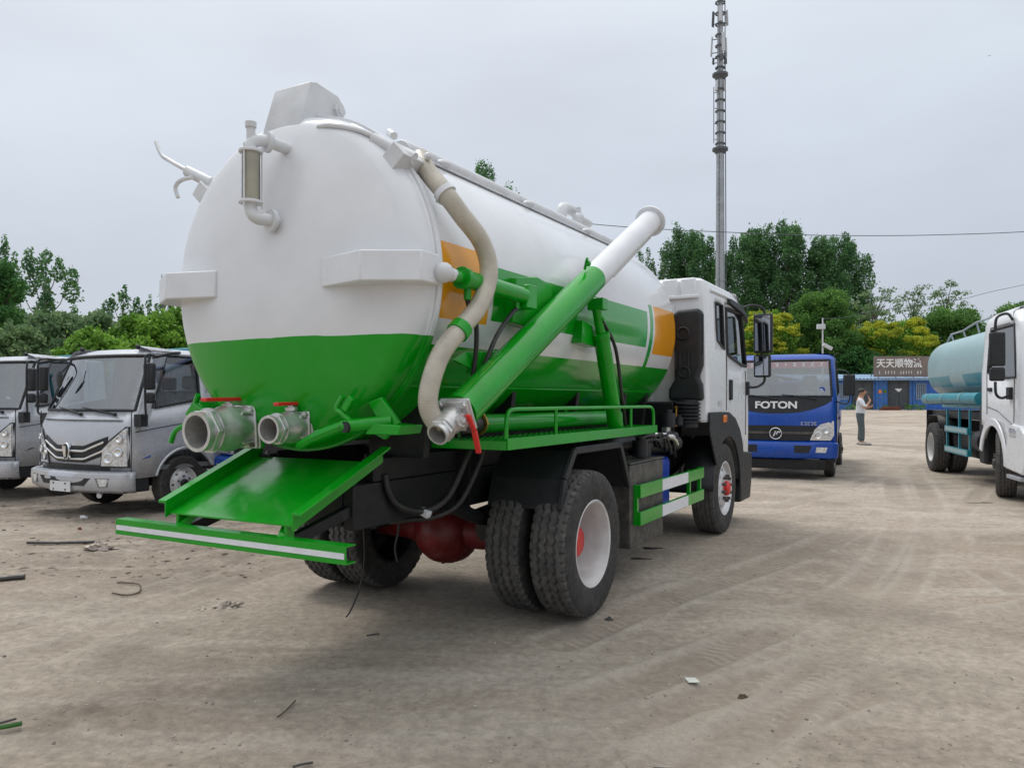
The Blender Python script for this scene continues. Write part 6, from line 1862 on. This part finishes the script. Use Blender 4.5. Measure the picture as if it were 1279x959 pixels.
for sx in (-1, 1):
    b = B(); b.cyl((sx * 1.08, -5.45, 1.55), (sx * 1.08, -1.15, 1.55), 0.115, None, 18)
    o = obj('hose_trough', b, M['teal'], tt)
    for yy in (-5.0, -3.6, -2.2):
        b = B(); b.lathe([(-0.03, 0.117), (-0.03, 0.125), (0.03, 0.125), (0.03, 0.117)], (sx * 1.08, yy, 1.55), (0, 1, 0), 18); obj('strap', b, M['teal_light'], o)
    for zz in (0.96, 0.56):
        b = B(); b.bb(sx * 1.14 - 0.015, sx * 1.14 + 0.015, -3.45, -1.75, zz - 0.06, zz + 0.06); o = obj('side_guard', b, M['teal'], tt, 0.003)
        b = B(); b.bb(sx * 1.1570 - 0.001, sx * 1.1570 + 0.001, -3.40, -1.80, zz - 0.03, zz + 0.04); obj('reflective_strip', b, M['teal_light'], o)
    for yy in (-3.43, -2.5, -1.77):
        b = B(); b.bb(sx * 1.105 - 0.018, sx * 1.105 + 0.018, yy - 0.025, yy + 0.025, 0.5, 1.35); obj('guard_post', b, M['teal'], tt, 0.003)
    # top rail
    for yy in (-5.3, -4.3, -3.3, -2.3, -1.4):
        b = B(); b.cyl((sx * 0.55, yy, 2.76), (sx * 0.62, yy, 3.06 if yy > -4 else 2.98), 0.018, None, 8); obj('rail_post', b, M['galv'], tt)
    b = B(); b.tube([(sx * 0.62, -5.75, 2.78), (sx * 0.62, -5.3, 2.98), (sx * 0.62, -4.3, 2.98), (sx * 0.62, -3.3, 3.06), (sx * 0.62, -1.4, 3.06), (sx * 0.62, -1.2, 2.80)], 0.02, 8); obj('top_rail', b, M['galv'], tt)
    b = B(); b.bb(sx * 0.42 - 0.04, sx * 0.42 + 0.04, -6.0, 1.2, 0.85, 1.10); obj('chassis_rail', b, M['black_chassis'], tt)
    b = B(); b.bb(sx * 0.6 - 0.12, sx * 0.6 + 0.12, -5.7, -1.2, 1.36, 1.50); obj('subframe_beam', b, M['teal'], tt)
    wheel(tt, sx * 1.065, -4.5, 0.52, 'dual_out', sx, 0.5, hub='rim_white'); wheel(tt, sx * 0.715, -4.5, 0.52, 'dual_in', -sx, 0.2, hub='black_chassis', rimmat='black_chassis')
    wheel(tt, sx * 1.03, 0.0, 0.52, 'steer', sx, 0.3, steer=-R(15), hub='dark_steel')
    b = B(); ys = [(-5.2, 0.75), (-5.05, 1.08), (-4.85, 1.2), (-4.1, 1.2), (-3.88, 0.95)]
    b.add([(sx * x, y, z) for (y, z) in ys for x in (0.56, 1.15)], [(2 * i, 2 * i + 1, 2 * i + 3, 2 * i + 2) for i in range(4)]); o = obj('mudguard', b, M['black_plastic'], tt); md = o.modifiers.new('t', 'SOLIDIFY'); md.thickness = 0.012
    b = B(); b.bb(sx * 0.85 - 0.25, sx * 0.85 + 0.2, -5.62, -5.60, 0.75, 1.30); obj('mud_flap', b, M['black_plastic'], tt)
b = B(); b.bb(-0.95, 0.95, -6.0, -1.1, 1.16, 1.30); obj('deck_frame', b, M['black_chassis'], tt)
b = B(); b.cyl((-0.95, -4.5, 0.52), (0.95, -4.5, 0.52), 0.09, None, 12); b.sphere((0, -4.5, 0.53), 0.24); obj('rear_axle', b, M['black_chassis'], tt)
b = B(); b.bb(-0.9, 0.95, -3.2, -2.0, 0.45, 0.95); obj('fuel_tank', b, M['black_chassis'], tt, 0.06)
b = B(); b.cyl((0.95, -1.55, 0.80), (0.95, -1.15, 0.80), 0.20, None, 18); obj('air_filter', b, M['black_plastic'], tt)
b = B(); b.bb(0.55, 1.16, -1.0, -0.64, 0.45, 1.45); obj('mud_flap', b, M['black_plastic'], tt, 0.05)
b = B(); b.bb(-0.5, 0.5, -1.0, 1.1, 0.55, 1.2); obj('engine', b, M['black_chassis'], tt, 0.05)
b = B(); b.cyl((0.2, -0.85, 1.52), (1.12, -0.85, 1.52), 0.075, None, 14); obj('exhaust_pipe', b, M['galv'], tt)
# cab
ZQ = 2.97
wfQ = lerp_tab([(0.5, 1.20), (1.9, 1.20), (2.8, 1.14), (ZQ, 1.08)])
yfQ = lerp_tab([(0.4, 1.42), (1.5, 1.42), (1.85, 1.36), (2.66, 1.10), (2.82, 0.95), (ZQ, 0.70)])
ysQ = [-0.60, -0.52, -0.42, -0.30, -0.15, 0.0, 0.15, 0.30, 0.42, 0.55, 0.65]
colsQ = [('rear', 0), ('rear', 0.5), ('rear', 1), ('rcor', 0.5), ('rcor', 1)] + [('abs', y) for y in ysQ] + [('f', 0.05), ('f', 0.0)] + [('fcor', k / 5) for k in range(1, 6)] + [('front', t) for t in (0.8, 0.6, 0.4, 0.2, 0)]
rowsQ = [(0.66, 0), (1.10, 0), (1.45, 0), (1.90, 0), (2.1, 0), (2.4, 0), (2.66, 0), (2.76, 0.0), (ZQ - 0.10, 0.02), (ZQ - 0.02, 0.09), (ZQ + 0.01, 0.22)]
def warpQ(ri, ci, x, y, z):
    side = ci <= 4 + len(ysQ) + 2
    if ri == 0 and side:
        d_ = abs(y)
        if d_ < 0.60: return 0.52 + math.sqrt(0.64 ** 2 - d_ * d_)
        if y < 0: return 1.12
    if ri == 1 and side and y < 0.62: return 1.25
    if ri == 3 and side: return z + 0.10 * min(1, max(0, (0.6 - y) / 0.8)) - 0.03
    return z
cQ = Cab(rowsQ, colsQ, wfQ, yfQ, -0.75, 0.16, 0.08, 0.06, warpQ)
opd = (3, 6, 5 + ysQ.index(-0.30), 5 + ysQ.index(0.65) + 1); opw = (3, 6, colsQ.index(('fcor', 4 / 5)), len(colsQ) - 1)
cabQ = cQ.shell([opd, opw], 'cab', M['cab_white'], tt)
cQ.panes(opd, 'side_window', M['glass_dark'], tt, 0.02); cQ.panes(opw, 'windscreen', M['glass'], tt, 0.02)
seat_pair(cabQ, -0.15, 1.42, 0.6, 'grey_plastic'); steering(cabQ, -0.6, 0.75, 1.95)
b = B(); b.bb(-1.1, 1.1, -0.68, 1.2, 1.28, 1.34); obj('cab_floor', b, M['grey_plastic'], cabQ)
b = B(); b.bb(-1.05, 1.05, 0.9, 1.22, 1.4, 1.85); obj('dashboard', b, M['grey_plastic'], cabQ, 0.05)
for sx in (-1, 1):
    b = B(); xs = sx * 1.203
    b.tube([(xs, -0.36, 1.30), (xs, -0.36, 1.98), (sx * 1.17, -0.36, 2.5), (sx * 1.155, -0.33, 2.70), (sx * 1.15, 0.6, 2.70)], 0.007, 4)
    b.tube([(xs, 0.98, 1.2), (xs, 1.0, 1.85)], 0.007, 4)
    b.tube([(xs, -0.36, 1.42), (xs, 0.2, 1.36), (xs, 0.98, 1.15)], 0.007, 4); obj('door_seam', b, M['dark_steel'], tt)
    b = B(); b.box((sx * 1.21, -0.18, 1.70), (0.03, 0.20, 0.06)); obj('door_handle', b, M['black_plastic'], tt, 0.012)
    arc = [(0.60 * cos(a), 0.52 + 0.60 * sin(a)) for a in np.linspace(R(0), R(165), 20)]
    outer = [(0.72 * cos(a), 0.52 + 0.72 * sin(a)) for a in np.linspace(R(0), R(165), 20)]
    b = B(); b.prism(arc + list(reversed(outer)), sx * 1.203, sx * 1.235); obj('wheel_arch', b, M['cab_white'], tt, 0.01)
    b = B(); b.prism([(0.62, 0.50), (1.42, 0.46), (1.50, 0.60), (1.50, 1.06), (1.30, 1.16), (0.95, 1.18), (0.72, 0.95)], sx * 1.0, sx * 1.23); o = obj('corner_bumper', b, M['cab_white'], tt, 0.03, seg=3)
    b = B(); b.box((sx * 1.232, 1.02, 1.06), (0.02, 0.30, 0.13)); obj('side_lamp', b, M['lamp_clear'], o, 0.01)
    b = B(); b.box((sx * 1.0, 1.505, 0.95), (0.36, 0.03, 0.22)); obj('headlight', b, M['lamp_clear'], o, 0.02)
    b = B(); b.bb(sx * 1.1 - 0.12, sx * 1.1 + 0.12, 0.68, 1.30, 0.36, 0.42); obj('step', b, M['galv'], tt, 0.01)
    b = B(); b.tube(smooth_path([(sx * 1.14, 0.70, 2.74), (sx * 1.30, 1.02, 2.80), (sx * 1.45, 1.08, 2.74), (sx * 1.47, 1.08, 2.55)], 5), 0.020, 8)
    b.tube(smooth_path([(sx * 1.47, 1.08, 1.80), (sx * 1.46, 1.08, 1.62), (sx * 1.36, 1.0, 1.56), (sx * 1.21, 0.86, 1.62)], 5), 0.020, 8); b.box((sx * 1.225, 0.85, 1.63), (0.05, 0.14, 0.18)); obj('mirror_arm', b, M['black_plastic'], tt)
    mirror_arm(tt, sx, 0, 1.05, 0, (1.44, 2.28, 0.21, 0.50), (1.44, 1.91, 0.20, 0.20))
b = B(); b.bb(-0.98, 0.98, 1.30, 1.52, 0.42, 0.95); obj('front_bumper', b, M['cab_white'], tt, 0.04)
# ------------------------------------------------------------------ the standing man
def skin_mesh(name, V, E, rad, m_, root, sub=2, xy=None):
    import bmesh
    bm = bmesh.new()
    lay = bm.verts.layers.skin.verify()
    vs_ = [bm.verts.new(p) for p in V]
    for i, v in enumerate(vs_):
        r_ = rad[i]
        v[lay].radius = r_ if isinstance(r_, tuple) else (r_, r_)
        v[lay].use_root = (i == 0)
    for a, c_ in E: bm.edges.new((vs_[a], vs_[c_]))
    me = bpy.data.meshes.new(name); bm.to_mesh(me); bm.free()
    me.materials.append(m_)
    o = link(name, me, root)
    md = o.modifiers.new('skin', 'SKIN'); md.use_smooth_shade = True; md.branch_smoothing = 0.4
    md = o.modifiers.new('sub', 'SUBSURF'); md.levels = sub; md.render_levels = sub
    return o
M['skin'] = mat('skin', (0.42, 0.23, 0.15), 0.55, var=0.08, scale=10)
M['shirt'] = mat('white_shirt_cloth', (0.66, 0.68, 0.72), 0.85, var=0.06, scale=10, bump=0.4, bscale=18)
M['trousers'] = mat('grey_green_trousers', (0.075, 0.095, 0.10), 0.85, var=0.12, scale=10, bump=0.4, bscale=20)
M['hair'] = mat('black_hair', (0.010, 0.009, 0.009), 0.6, var=0.2, bump=0.4, bscale=90)
M['shoe'] = mat('pale_shoe', (0.45, 0.43, 0.40), 0.7, var=0.15, scale=20)
PY = 24.5
pX = (1074.5 - 639.5) / 965 * PY
man = thing('person', 'person in white shirt and grey trousers standing with one hand at chin', 'person', (pX, PY, gz(pX, PY)), R(-118))
man.scale = (1.22, 1.22, 1.0)
J = {'pel': (0, 0, 0.97), 'sp': (0, 0.01, 1.14), 'ch': (0, 0.0, 1.34), 'nb': (0, 0.0, 1.49), 'nk': (0, 0.03, 1.555), 'hd': (0, 0.065, 1.655), 'ht': (0, 0.055, 1.745),
     'hl': (-0.10, 0, 0.93), 'kl': (-0.11, 0.02, 0.50), 'al': (-0.11, -0.02, 0.09), 'tl': (-0.13, 0.15, 0.04),
     'hr': (0.10, 0, 0.93), 'kr': (0.12, 0.05, 0.50), 'ar': (0.13, 0.05, 0.09), 'tr': (0.17, 0.21, 0.04),
     'sl': (-0.19, 0, 1.43), 'el': (-0.25, 0.07, 1.14), 'wl': (-0.05, 0.26, 1.20), 'pl': (0.03, 0.28, 1.22),
     'sr': (0.19, 0, 1.43), 'er': (0.24, 0.13, 1.14), 'wr': (0.11, 0.24, 1.385), 'pr': (0.07, 0.215, 1.455)}
names = list(J)
rad = {'pel': (0.15, 0.10), 'sp': (0.13, 0.095), 'ch': (0.155, 0.105), 'nb': 0.075, 'nk': 0.055, 'hd': (0.077, 0.098), 'ht': (0.060, 0.078), 'hl': 0.088, 'kl': 0.058, 'al': 0.038, 'tl': 0.03,
       'hr': 0.088, 'kr': 0.058, 'ar': 0.038, 'tr': 0.03, 'sl': 0.058, 'el': 0.042, 'wl': 0.027, 'pl': (0.036, 0.018), 'sr': 0.058, 'er': 0.042, 'wr': 0.027, 'pr': (0.036, 0.018)}
V = [J[k] for k in names]; rd = [rad[k] for k in names]
E_ = [('pel', 'sp'), ('sp', 'ch'), ('ch', 'nb'), ('nb', 'nk'), ('nk', 'hd'), ('hd', 'ht'), ('pel', 'hl'), ('hl', 'kl'), ('kl', 'al'), ('al', 'tl'), ('pel', 'hr'), ('hr', 'kr'), ('kr', 'ar'), ('ar', 'tr'),
      ('ch', 'sl'), ('sl', 'el'), ('el', 'wl'), ('wl', 'pl'), ('ch', 'sr'), ('sr', 'er'), ('er', 'wr'), ('wr', 'pr')]
E2 = [(names.index(a), names.index(c_)) for a, c_ in E_]
def add_hand(palm, d, side, curl):
    """four fingers of different lengths and a thumb from the side of the palm"""
    d, side, curl = Vector(d).normalized(), Vector(side).normalized(), Vector(curl).normalized()
    pi_ = names.index(palm); P0 = Vector(J[palm])
    for k, (off, ln) in enumerate(((-0.028, 0.062), (-0.010, 0.074), (0.010, 0.070), (0.028, 0.055))):
        a = P0 + d * 0.03 + side * off
        n0 = len(V)
        V.extend([tuple(a), tuple(a + d * ln * 0.55 + curl * 0.008), tuple(a + d * ln * 0.9 + curl * 0.03)]); rd.extend([0.0095, 0.009, 0.0075])
        E2.extend([(pi_, n0), (n0, n0 + 1), (n0 + 1, n0 + 2)])
    n0 = len(V); a = P0 - d * 0.01 - side * 0.038
    V.extend([tuple(a), tuple(a + d * 0.03 - side * 0.02 + curl * 0.012)]); rd.extend([0.012, 0.009]); E2.extend([(pi_, n0), (n0, n0 + 1)])
add_hand('pl', (0.9, 0.2, 0.25), (0, 0.2, 1), (0.3, -0.8, 0)); add_hand('pr', (-0.35, -0.15, 1), (1, 0.3, 0), (-0.2, -0.8, 0.2))
body = skin_mesh('body', V, E2, rd, M['skin'], man)
b = B(); b.sphere((0, 0.15, 1.645), (0.014, 0.022, 0.026), 8, 6); obj('nose', b, M['skin'], body)
for sx in (-1, 1):
    b = B(); b.sphere((sx * 0.032, 0.145, 1.672), (0.014, 0.008, 0.009), 8, 6); obj('eye', b, M['hair'], body)
    b = B(); b.sphere((sx * 0.080, 0.05, 1.655), (0.014, 0.026, 0.036), 8, 6); obj('ear', b, M['skin'], body)
b = B(); b.sphere((0, 0.146, 1.600), (0.026, 0.010, 0.007), 8, 6); obj('mouth', b, mat('lips', (0.25, 0.08, 0.06), 0.5), body)
b = B()
vs_, fs_ = [], []
for i in range(9):
    th = R(100) * i / 8
    for k in range(18):
        an = 2 * pi * k / 18
        drop = 1.0 if sin(an) < 0.35 else 0.62
        t2 = th * drop
        vs_.append((0.094 * sin(t2) * cos(an), 0.045 + 0.116 * sin(t2) * sin(an), 1.672 + 0.118 * cos(t2)))
for i in range(8):
    for k in range(18): fs_.append((i * 18 + k, (i + 1) * 18 + k, (i + 1) * 18 + (k + 1) % 18, i * 18 + (k + 1) % 18))
b.add(vs_, fs_); obj('hair', b, M['hair'], man, ang=80)
SV_ = [(0, 0, 0.86), (0, 0.01, 1.10), (0, 0, 1.34), (0, 0, 1.475), (-0.19, 0, 1.43), (-0.24, 0.055, 1.19), (-0.20, 0.13, 1.15), (0.19, 0, 1.43), (0.235, 0.12, 1.20), (0.21, 0.17, 1.25)]
skin_mesh('shirt', SV_, [(0, 1), (1, 2), (2, 3), (2, 4), (4, 5), (5, 6), (2, 7), (7, 8), (8, 9)], [(0.195, 0.145), (0.180, 0.135), (0.187, 0.130), 0.075, 0.080, 0.066, 0.060, 0.080, 0.066, 0.060], M['shirt'], man)
TV = [(0, 0, 1.10), (0, 0, 0.96), (-0.10, 0, 0.88), (-0.112, 0.015, 0.50), (-0.112, -0.015, 0.10), (0.10, 0, 0.88), (0.122, 0.045, 0.50), (0.132, 0.045, 0.10)]
skin_mesh('trousers', TV, [(0, 1), (1, 2), (2, 3), (3, 4), (1, 5), (5, 6), (6, 7)], [(0.165, 0.118), (0.165, 0.120), 0.105, 0.080, 0.072, 0.105, 0.080, 0.072], M['trousers'], man)
for (x, y, a) in ((-0.12, 0.04, 0.12), (0.15, 0.11, -0.22)):
    b = B()
    sh_ = [(-0.045, -0.12), (0.0, -0.135), (0.045, -0.12), (0.05, 0.0), (0.052, 0.09), (0.03, 0.16), (-0.02, 0.165), (-0.05, 0.10), (-0.048, 0.0)]
    ca, sa = cos(a), sin(a)
    b.prism([(x + q[0] * ca - q[1] * sa, y + q[0] * sa + q[1] * ca) for q in sh_], 0.0, 0.075, 'z')
    o = obj('shoe', b, M['shoe'], man, 0.022, seg=3)
    b = B(); b.prism([(x + 1.08 * (q[0] * ca - q[1] * sa), y + 1.05 * (q[0] * sa + q[1] * ca)) for q in sh_], -0.004, 0.022, 'z'); obj('sole', b, M['black_plastic'], o)

# ------------------------------------------------------------------ rubbish and stones lying in the yard
M['rag'] = mat('dirty_pale_rag', (0.42, 0.36, 0.31), 0.9, var=0.2, scale=20, bump=0.5, bscale=30)
M['rod'] = mat('dark_rod', (0.055, 0.052, 0.05), 0.5, var=0.2)
M['twig'] = mat('dry_twig', (0.10, 0.075, 0.05), 0.9, var=0.3, scale=20)
M['card'] = mat('pale_card', (0.60, 0.61, 0.55), 0.6, var=0.1, scale=20)
M['oil'] = mat('oil_soaked_dirt', (0.035, 0.030, 0.026), 0.55, var=0.3, scale=15, bump=0.4)
def ground_line(name, label, cat, pxs, r_, m_, lift=0.5, group=None):
    P = []
    for p in pxs:
        g = gp(*p); P.append(Vector((g.x, g.y, gz(g.x, g.y) + r_ * lift + 0.003)))
    base = P[len(P) // 2].copy()
    b_ = B(); b_.tube(smooth_path([p - base for p in P], 5), r_, 8)
    o_ = obj(name, b_, M[m_]); o_.location = base
    return tag(o_, label, cat, group)
def crumple(name, label, cat, px, py, w, h, m_, seed, flat=0.4):
    rng = np.random.default_rng(seed)
    g = gp(px, py)
    b_ = B(); b_.sphere((0, 0, 0), 1.0, 18, 10)
    vs2 = []
    for v in b_.v:
        n_ = 1 + 0.30 * math.sin(5 * v[0] + seed) * math.sin(6 * v[1]) + 0.22 * rng.normal()
        vs2.append((v[0] * w / 2 * n_, v[1] * w / 2 * 0.7 * n_, max(-0.01, v[2] * h * n_)))
    b_.v = vs2
    o_ = obj(name, b_, M[m_], ang=25); o_.location = (g.x, g.y, gz(g.x, g.y) + h * 0.1)
    return tag(o_, label, cat)
ground_line('metal_rod', 'thin dark rod lying left of the green bumper', 'rod', [(34, 680), (75, 680.5), (119, 680)], 0.016, 'rod', 1.2)
ground_line('wooden_stick', 'dark flat stick at the left picture edge', 'stick', [(-30, 729), (0, 726), (31, 724)], 0.022, 'rod', 1.0)
ground_line('twig', 'thin pale twig lying in the left foreground dirt', 'twig', [(347, 897), (357, 889), (369, 877)], 0.004, 'twig', 2)
ground_line('twig', 'short dark twig at the bottom picture edge', 'twig', [(366, 956), (378, 952), (391, 950)], 0.006, 'rod', 2)
ground_line('twig', 'thin straight twig at the bottom edge right of centre', 'twig', [(816, 955), (838, 954), (866, 955)], 0.004, 'rod', 2)
ground_line('bent_wire', 'curled loop of wire on the dirt left of the bumper', 'wire', [(140, 741), (160, 742), (174, 737), (174, 731), (160, 728), (146, 728)], 0.006, 'twig', 2)
ground_line('green_twig', 'dark green plant stalk in the lower left corner', 'twig', [(-4, 922), (12, 920), (27, 916)], 0.011, 'leaf_dark', 2)
ground_line('twig', 'dark twig just above the green stalk in the corner', 'twig', [(-6, 914), (8, 909), (20, 905)], 0.006, 'rod', 2)
ground_line('twig', 'small dark twig right of the green bumper shadow', 'twig', [(458, 792), (466, 791), (474, 790)], 0.006, 'rod', 2)
crumple('rag', 'crumpled beige rag near the thin dark rod', 'rag', 125, 687, 0.24, 0.05, 'rag', 3)
crumple('rag', 'pale torn rag on the dirt below the green bumper', 'rag', 284, 757, 0.17, 0.035, 'rag', 4)
crumple('paper_scrap', 'small grey scrap beside the torn rag', 'scrap', 250, 760, 0.08, 0.012, 'rag', 5)
crumple('plastic_scrap', 'small red scrap in the litter by the silver truck', 'scrap', 100, 662, 0.05, 0.02, 'axle_red', 6)
crumple('paper_scrap', 'small white scrap above the red scrap', 'scrap', 104, 648, 0.10, 0.03, 'plate_white', 7)
crumple('stone', 'fist sized grey stone beside the front wheel of the big tanker', 'stone', 886, 657, 0.13, 0.05, 'concrete', 8)
crumple('stone', 'small dark stone right of the big rear wheel', 'stone', 761, 771, 0.05, 0.02, 'dark_steel', 9)
crumple('clod', 'small dark clod of soil below the big rear wheel shadow', 'soil clod', 928, 867, 0.05, 0.018, 'twig', 10)
g = gp(865, 852)
b = B(); b.prism([(-0.03, -0.035), (0.034, -0.032), (0.024, 0.036), (-0.036, 0.038)], 0.0, 0.006, 'z')
o = obj('card', b, M['card'], None, 0.004); o.location = (g.x, g.y, gz(g.x, g.y) + 0.006); tag(o, 'small pale rectangular card lying on the dirt right of centre', 'card')
def stain(label, px, py, w, seed, h=0.45):
    g_ = gp(px, py); rng = random.Random(seed)
    n_ = 40; ring = []
    for i in range(n_):
        a = 2 * pi * i / n_
        r_ = w / 2 * (1 + 0.18 * sin(3 * a + seed) + 0.10 * sin(7 * a) + rng.uniform(-0.06, 0.06))
        ring.append((r_ * cos(a), r_ * sin(a) * h))
    vs2, fs2 = [], []
    for k in (0.0, 0.35, 0.7, 1.0):
        for x, y in ring:
            X_, Y_ = g_.x + x * max(k, 0.01), g_.y + y * max(k, 0.01)
            vs2.append((x * max(k, 0.01), y * max(k, 0.01), gz(X_, Y_) + 0.006 * (1 - k ** 4) - 0.001))
    for k in range(3):
        for i in range(n_): fs2.append((k * n_ + i, k * n_ + (i + 1) % n_, (k + 1) * n_ + (i + 1) % n_, (k + 1) * n_ + i))
    b_ = B(); b_.add(vs2, fs2); o_ = obj('oil_stain', b_, M['oil']); o_.location = (g_.x, g_.y, 0)
    tag(o_, label, 'stain', 'oil stains on the dirt')
stain('oil stain below the dark box, farther of the two', 814, 684, 0.24, 1)
stain('oil stain below the dark box, nearer of the two', 799, 697, 0.22, 2)
stain('thin dark stain on the dirt below the white cab at right', 1222, 627, 0.42, 3, 0.25)

def scatter(name, label, n, seed, smin, smax, m_, region, flat=0.6):
    rng = np.random.default_rng(seed)
    pts = []
    while len(pts) < n:
        px = rng.uniform(region[0], region[2]); py = rng.uniform(region[1], region[3])
        if region[4:] and rng.random() > region[4](px, py): continue
        pts.append(gp(px, py))
    X_ = np.array([[p.x for p in pts]]); Y_ = np.array([[p.y for p in pts]])
    Z_ = ground_height(X_, Y_)[0][0]
    base = np.array([[1, 0, 0], [-1, 0, 0], [0, 1, 0], [0, -1, 0], [0, 0, 1], [0, 0, -1]], float)
    fc = np.array([[0, 2, 4], [2, 1, 4], [1, 3, 4], [3, 0, 4], [2, 0, 5], [1, 2, 5], [3, 1, 5], [0, 3, 5]])
    s = smin * (smax / smin) ** (rng.random(n) ** 2.6)
    V_ = base[None] * (0.6 + 0.8 * rng.random((n, 6, 1))) * s[:, None, None]
    an = rng.random(n) * 6.28
    c_, s_ = np.cos(an)[:, None], np.sin(an)[:, None]
    V_ = np.stack([V_[..., 0] * c_ - V_[..., 1] * s_, V_[..., 0] * s_ + V_[..., 1] * c_, V_[..., 2] * flat], -1)
    V_ += np.stack([X_[0], Y_[0], Z_ + s * flat * 0.25], -1)[:, None, :]
    F_ = (fc[None] + (np.arange(n) * 6)[:, None, None]).reshape(-1, 3)
    me = bpy.data.meshes.new(name); me.from_pydata(V_.reshape(-1, 3).tolist(), [], F_.tolist()); me.materials.append(m_)
    o_ = link(name, me); o_['kind'] = 'stuff'; o_['label'] = label; o_['category'] = 'gravel'
    return o_
def isl_mat(name, c0, c1):
    m_, nt_, bs_ = new_mat(name)
    ge = nt_.nodes.new('ShaderNodeNewGeometry')
    nt_.links.new(ramp_n(nt_, ge.outputs['Random Per Island'], 0.0, c0, 1.0, c1), bs_.inputs['Base Color'])
    bs_.inputs['Roughness'].default_value = 0.9
    return m_
scatter('gravel', 'fine grit and pebbles strewn over the dirt yard', 3600, 61, 0.0022, 0.012, isl_mat('grit', (0.16, 0.13, 0.105), (0.46, 0.41, 0.35)), (-60, 590, 1340, 975))
scatter('leaf_litter', 'dry leaves and crumbs littering the dirt by the silver trucks', 900, 62, 0.006, 0.045, isl_mat('litter_bits', (0.045, 0.036, 0.03), (0.25, 0.19, 0.14)), (-40, 618, 330, 720), 0.25)
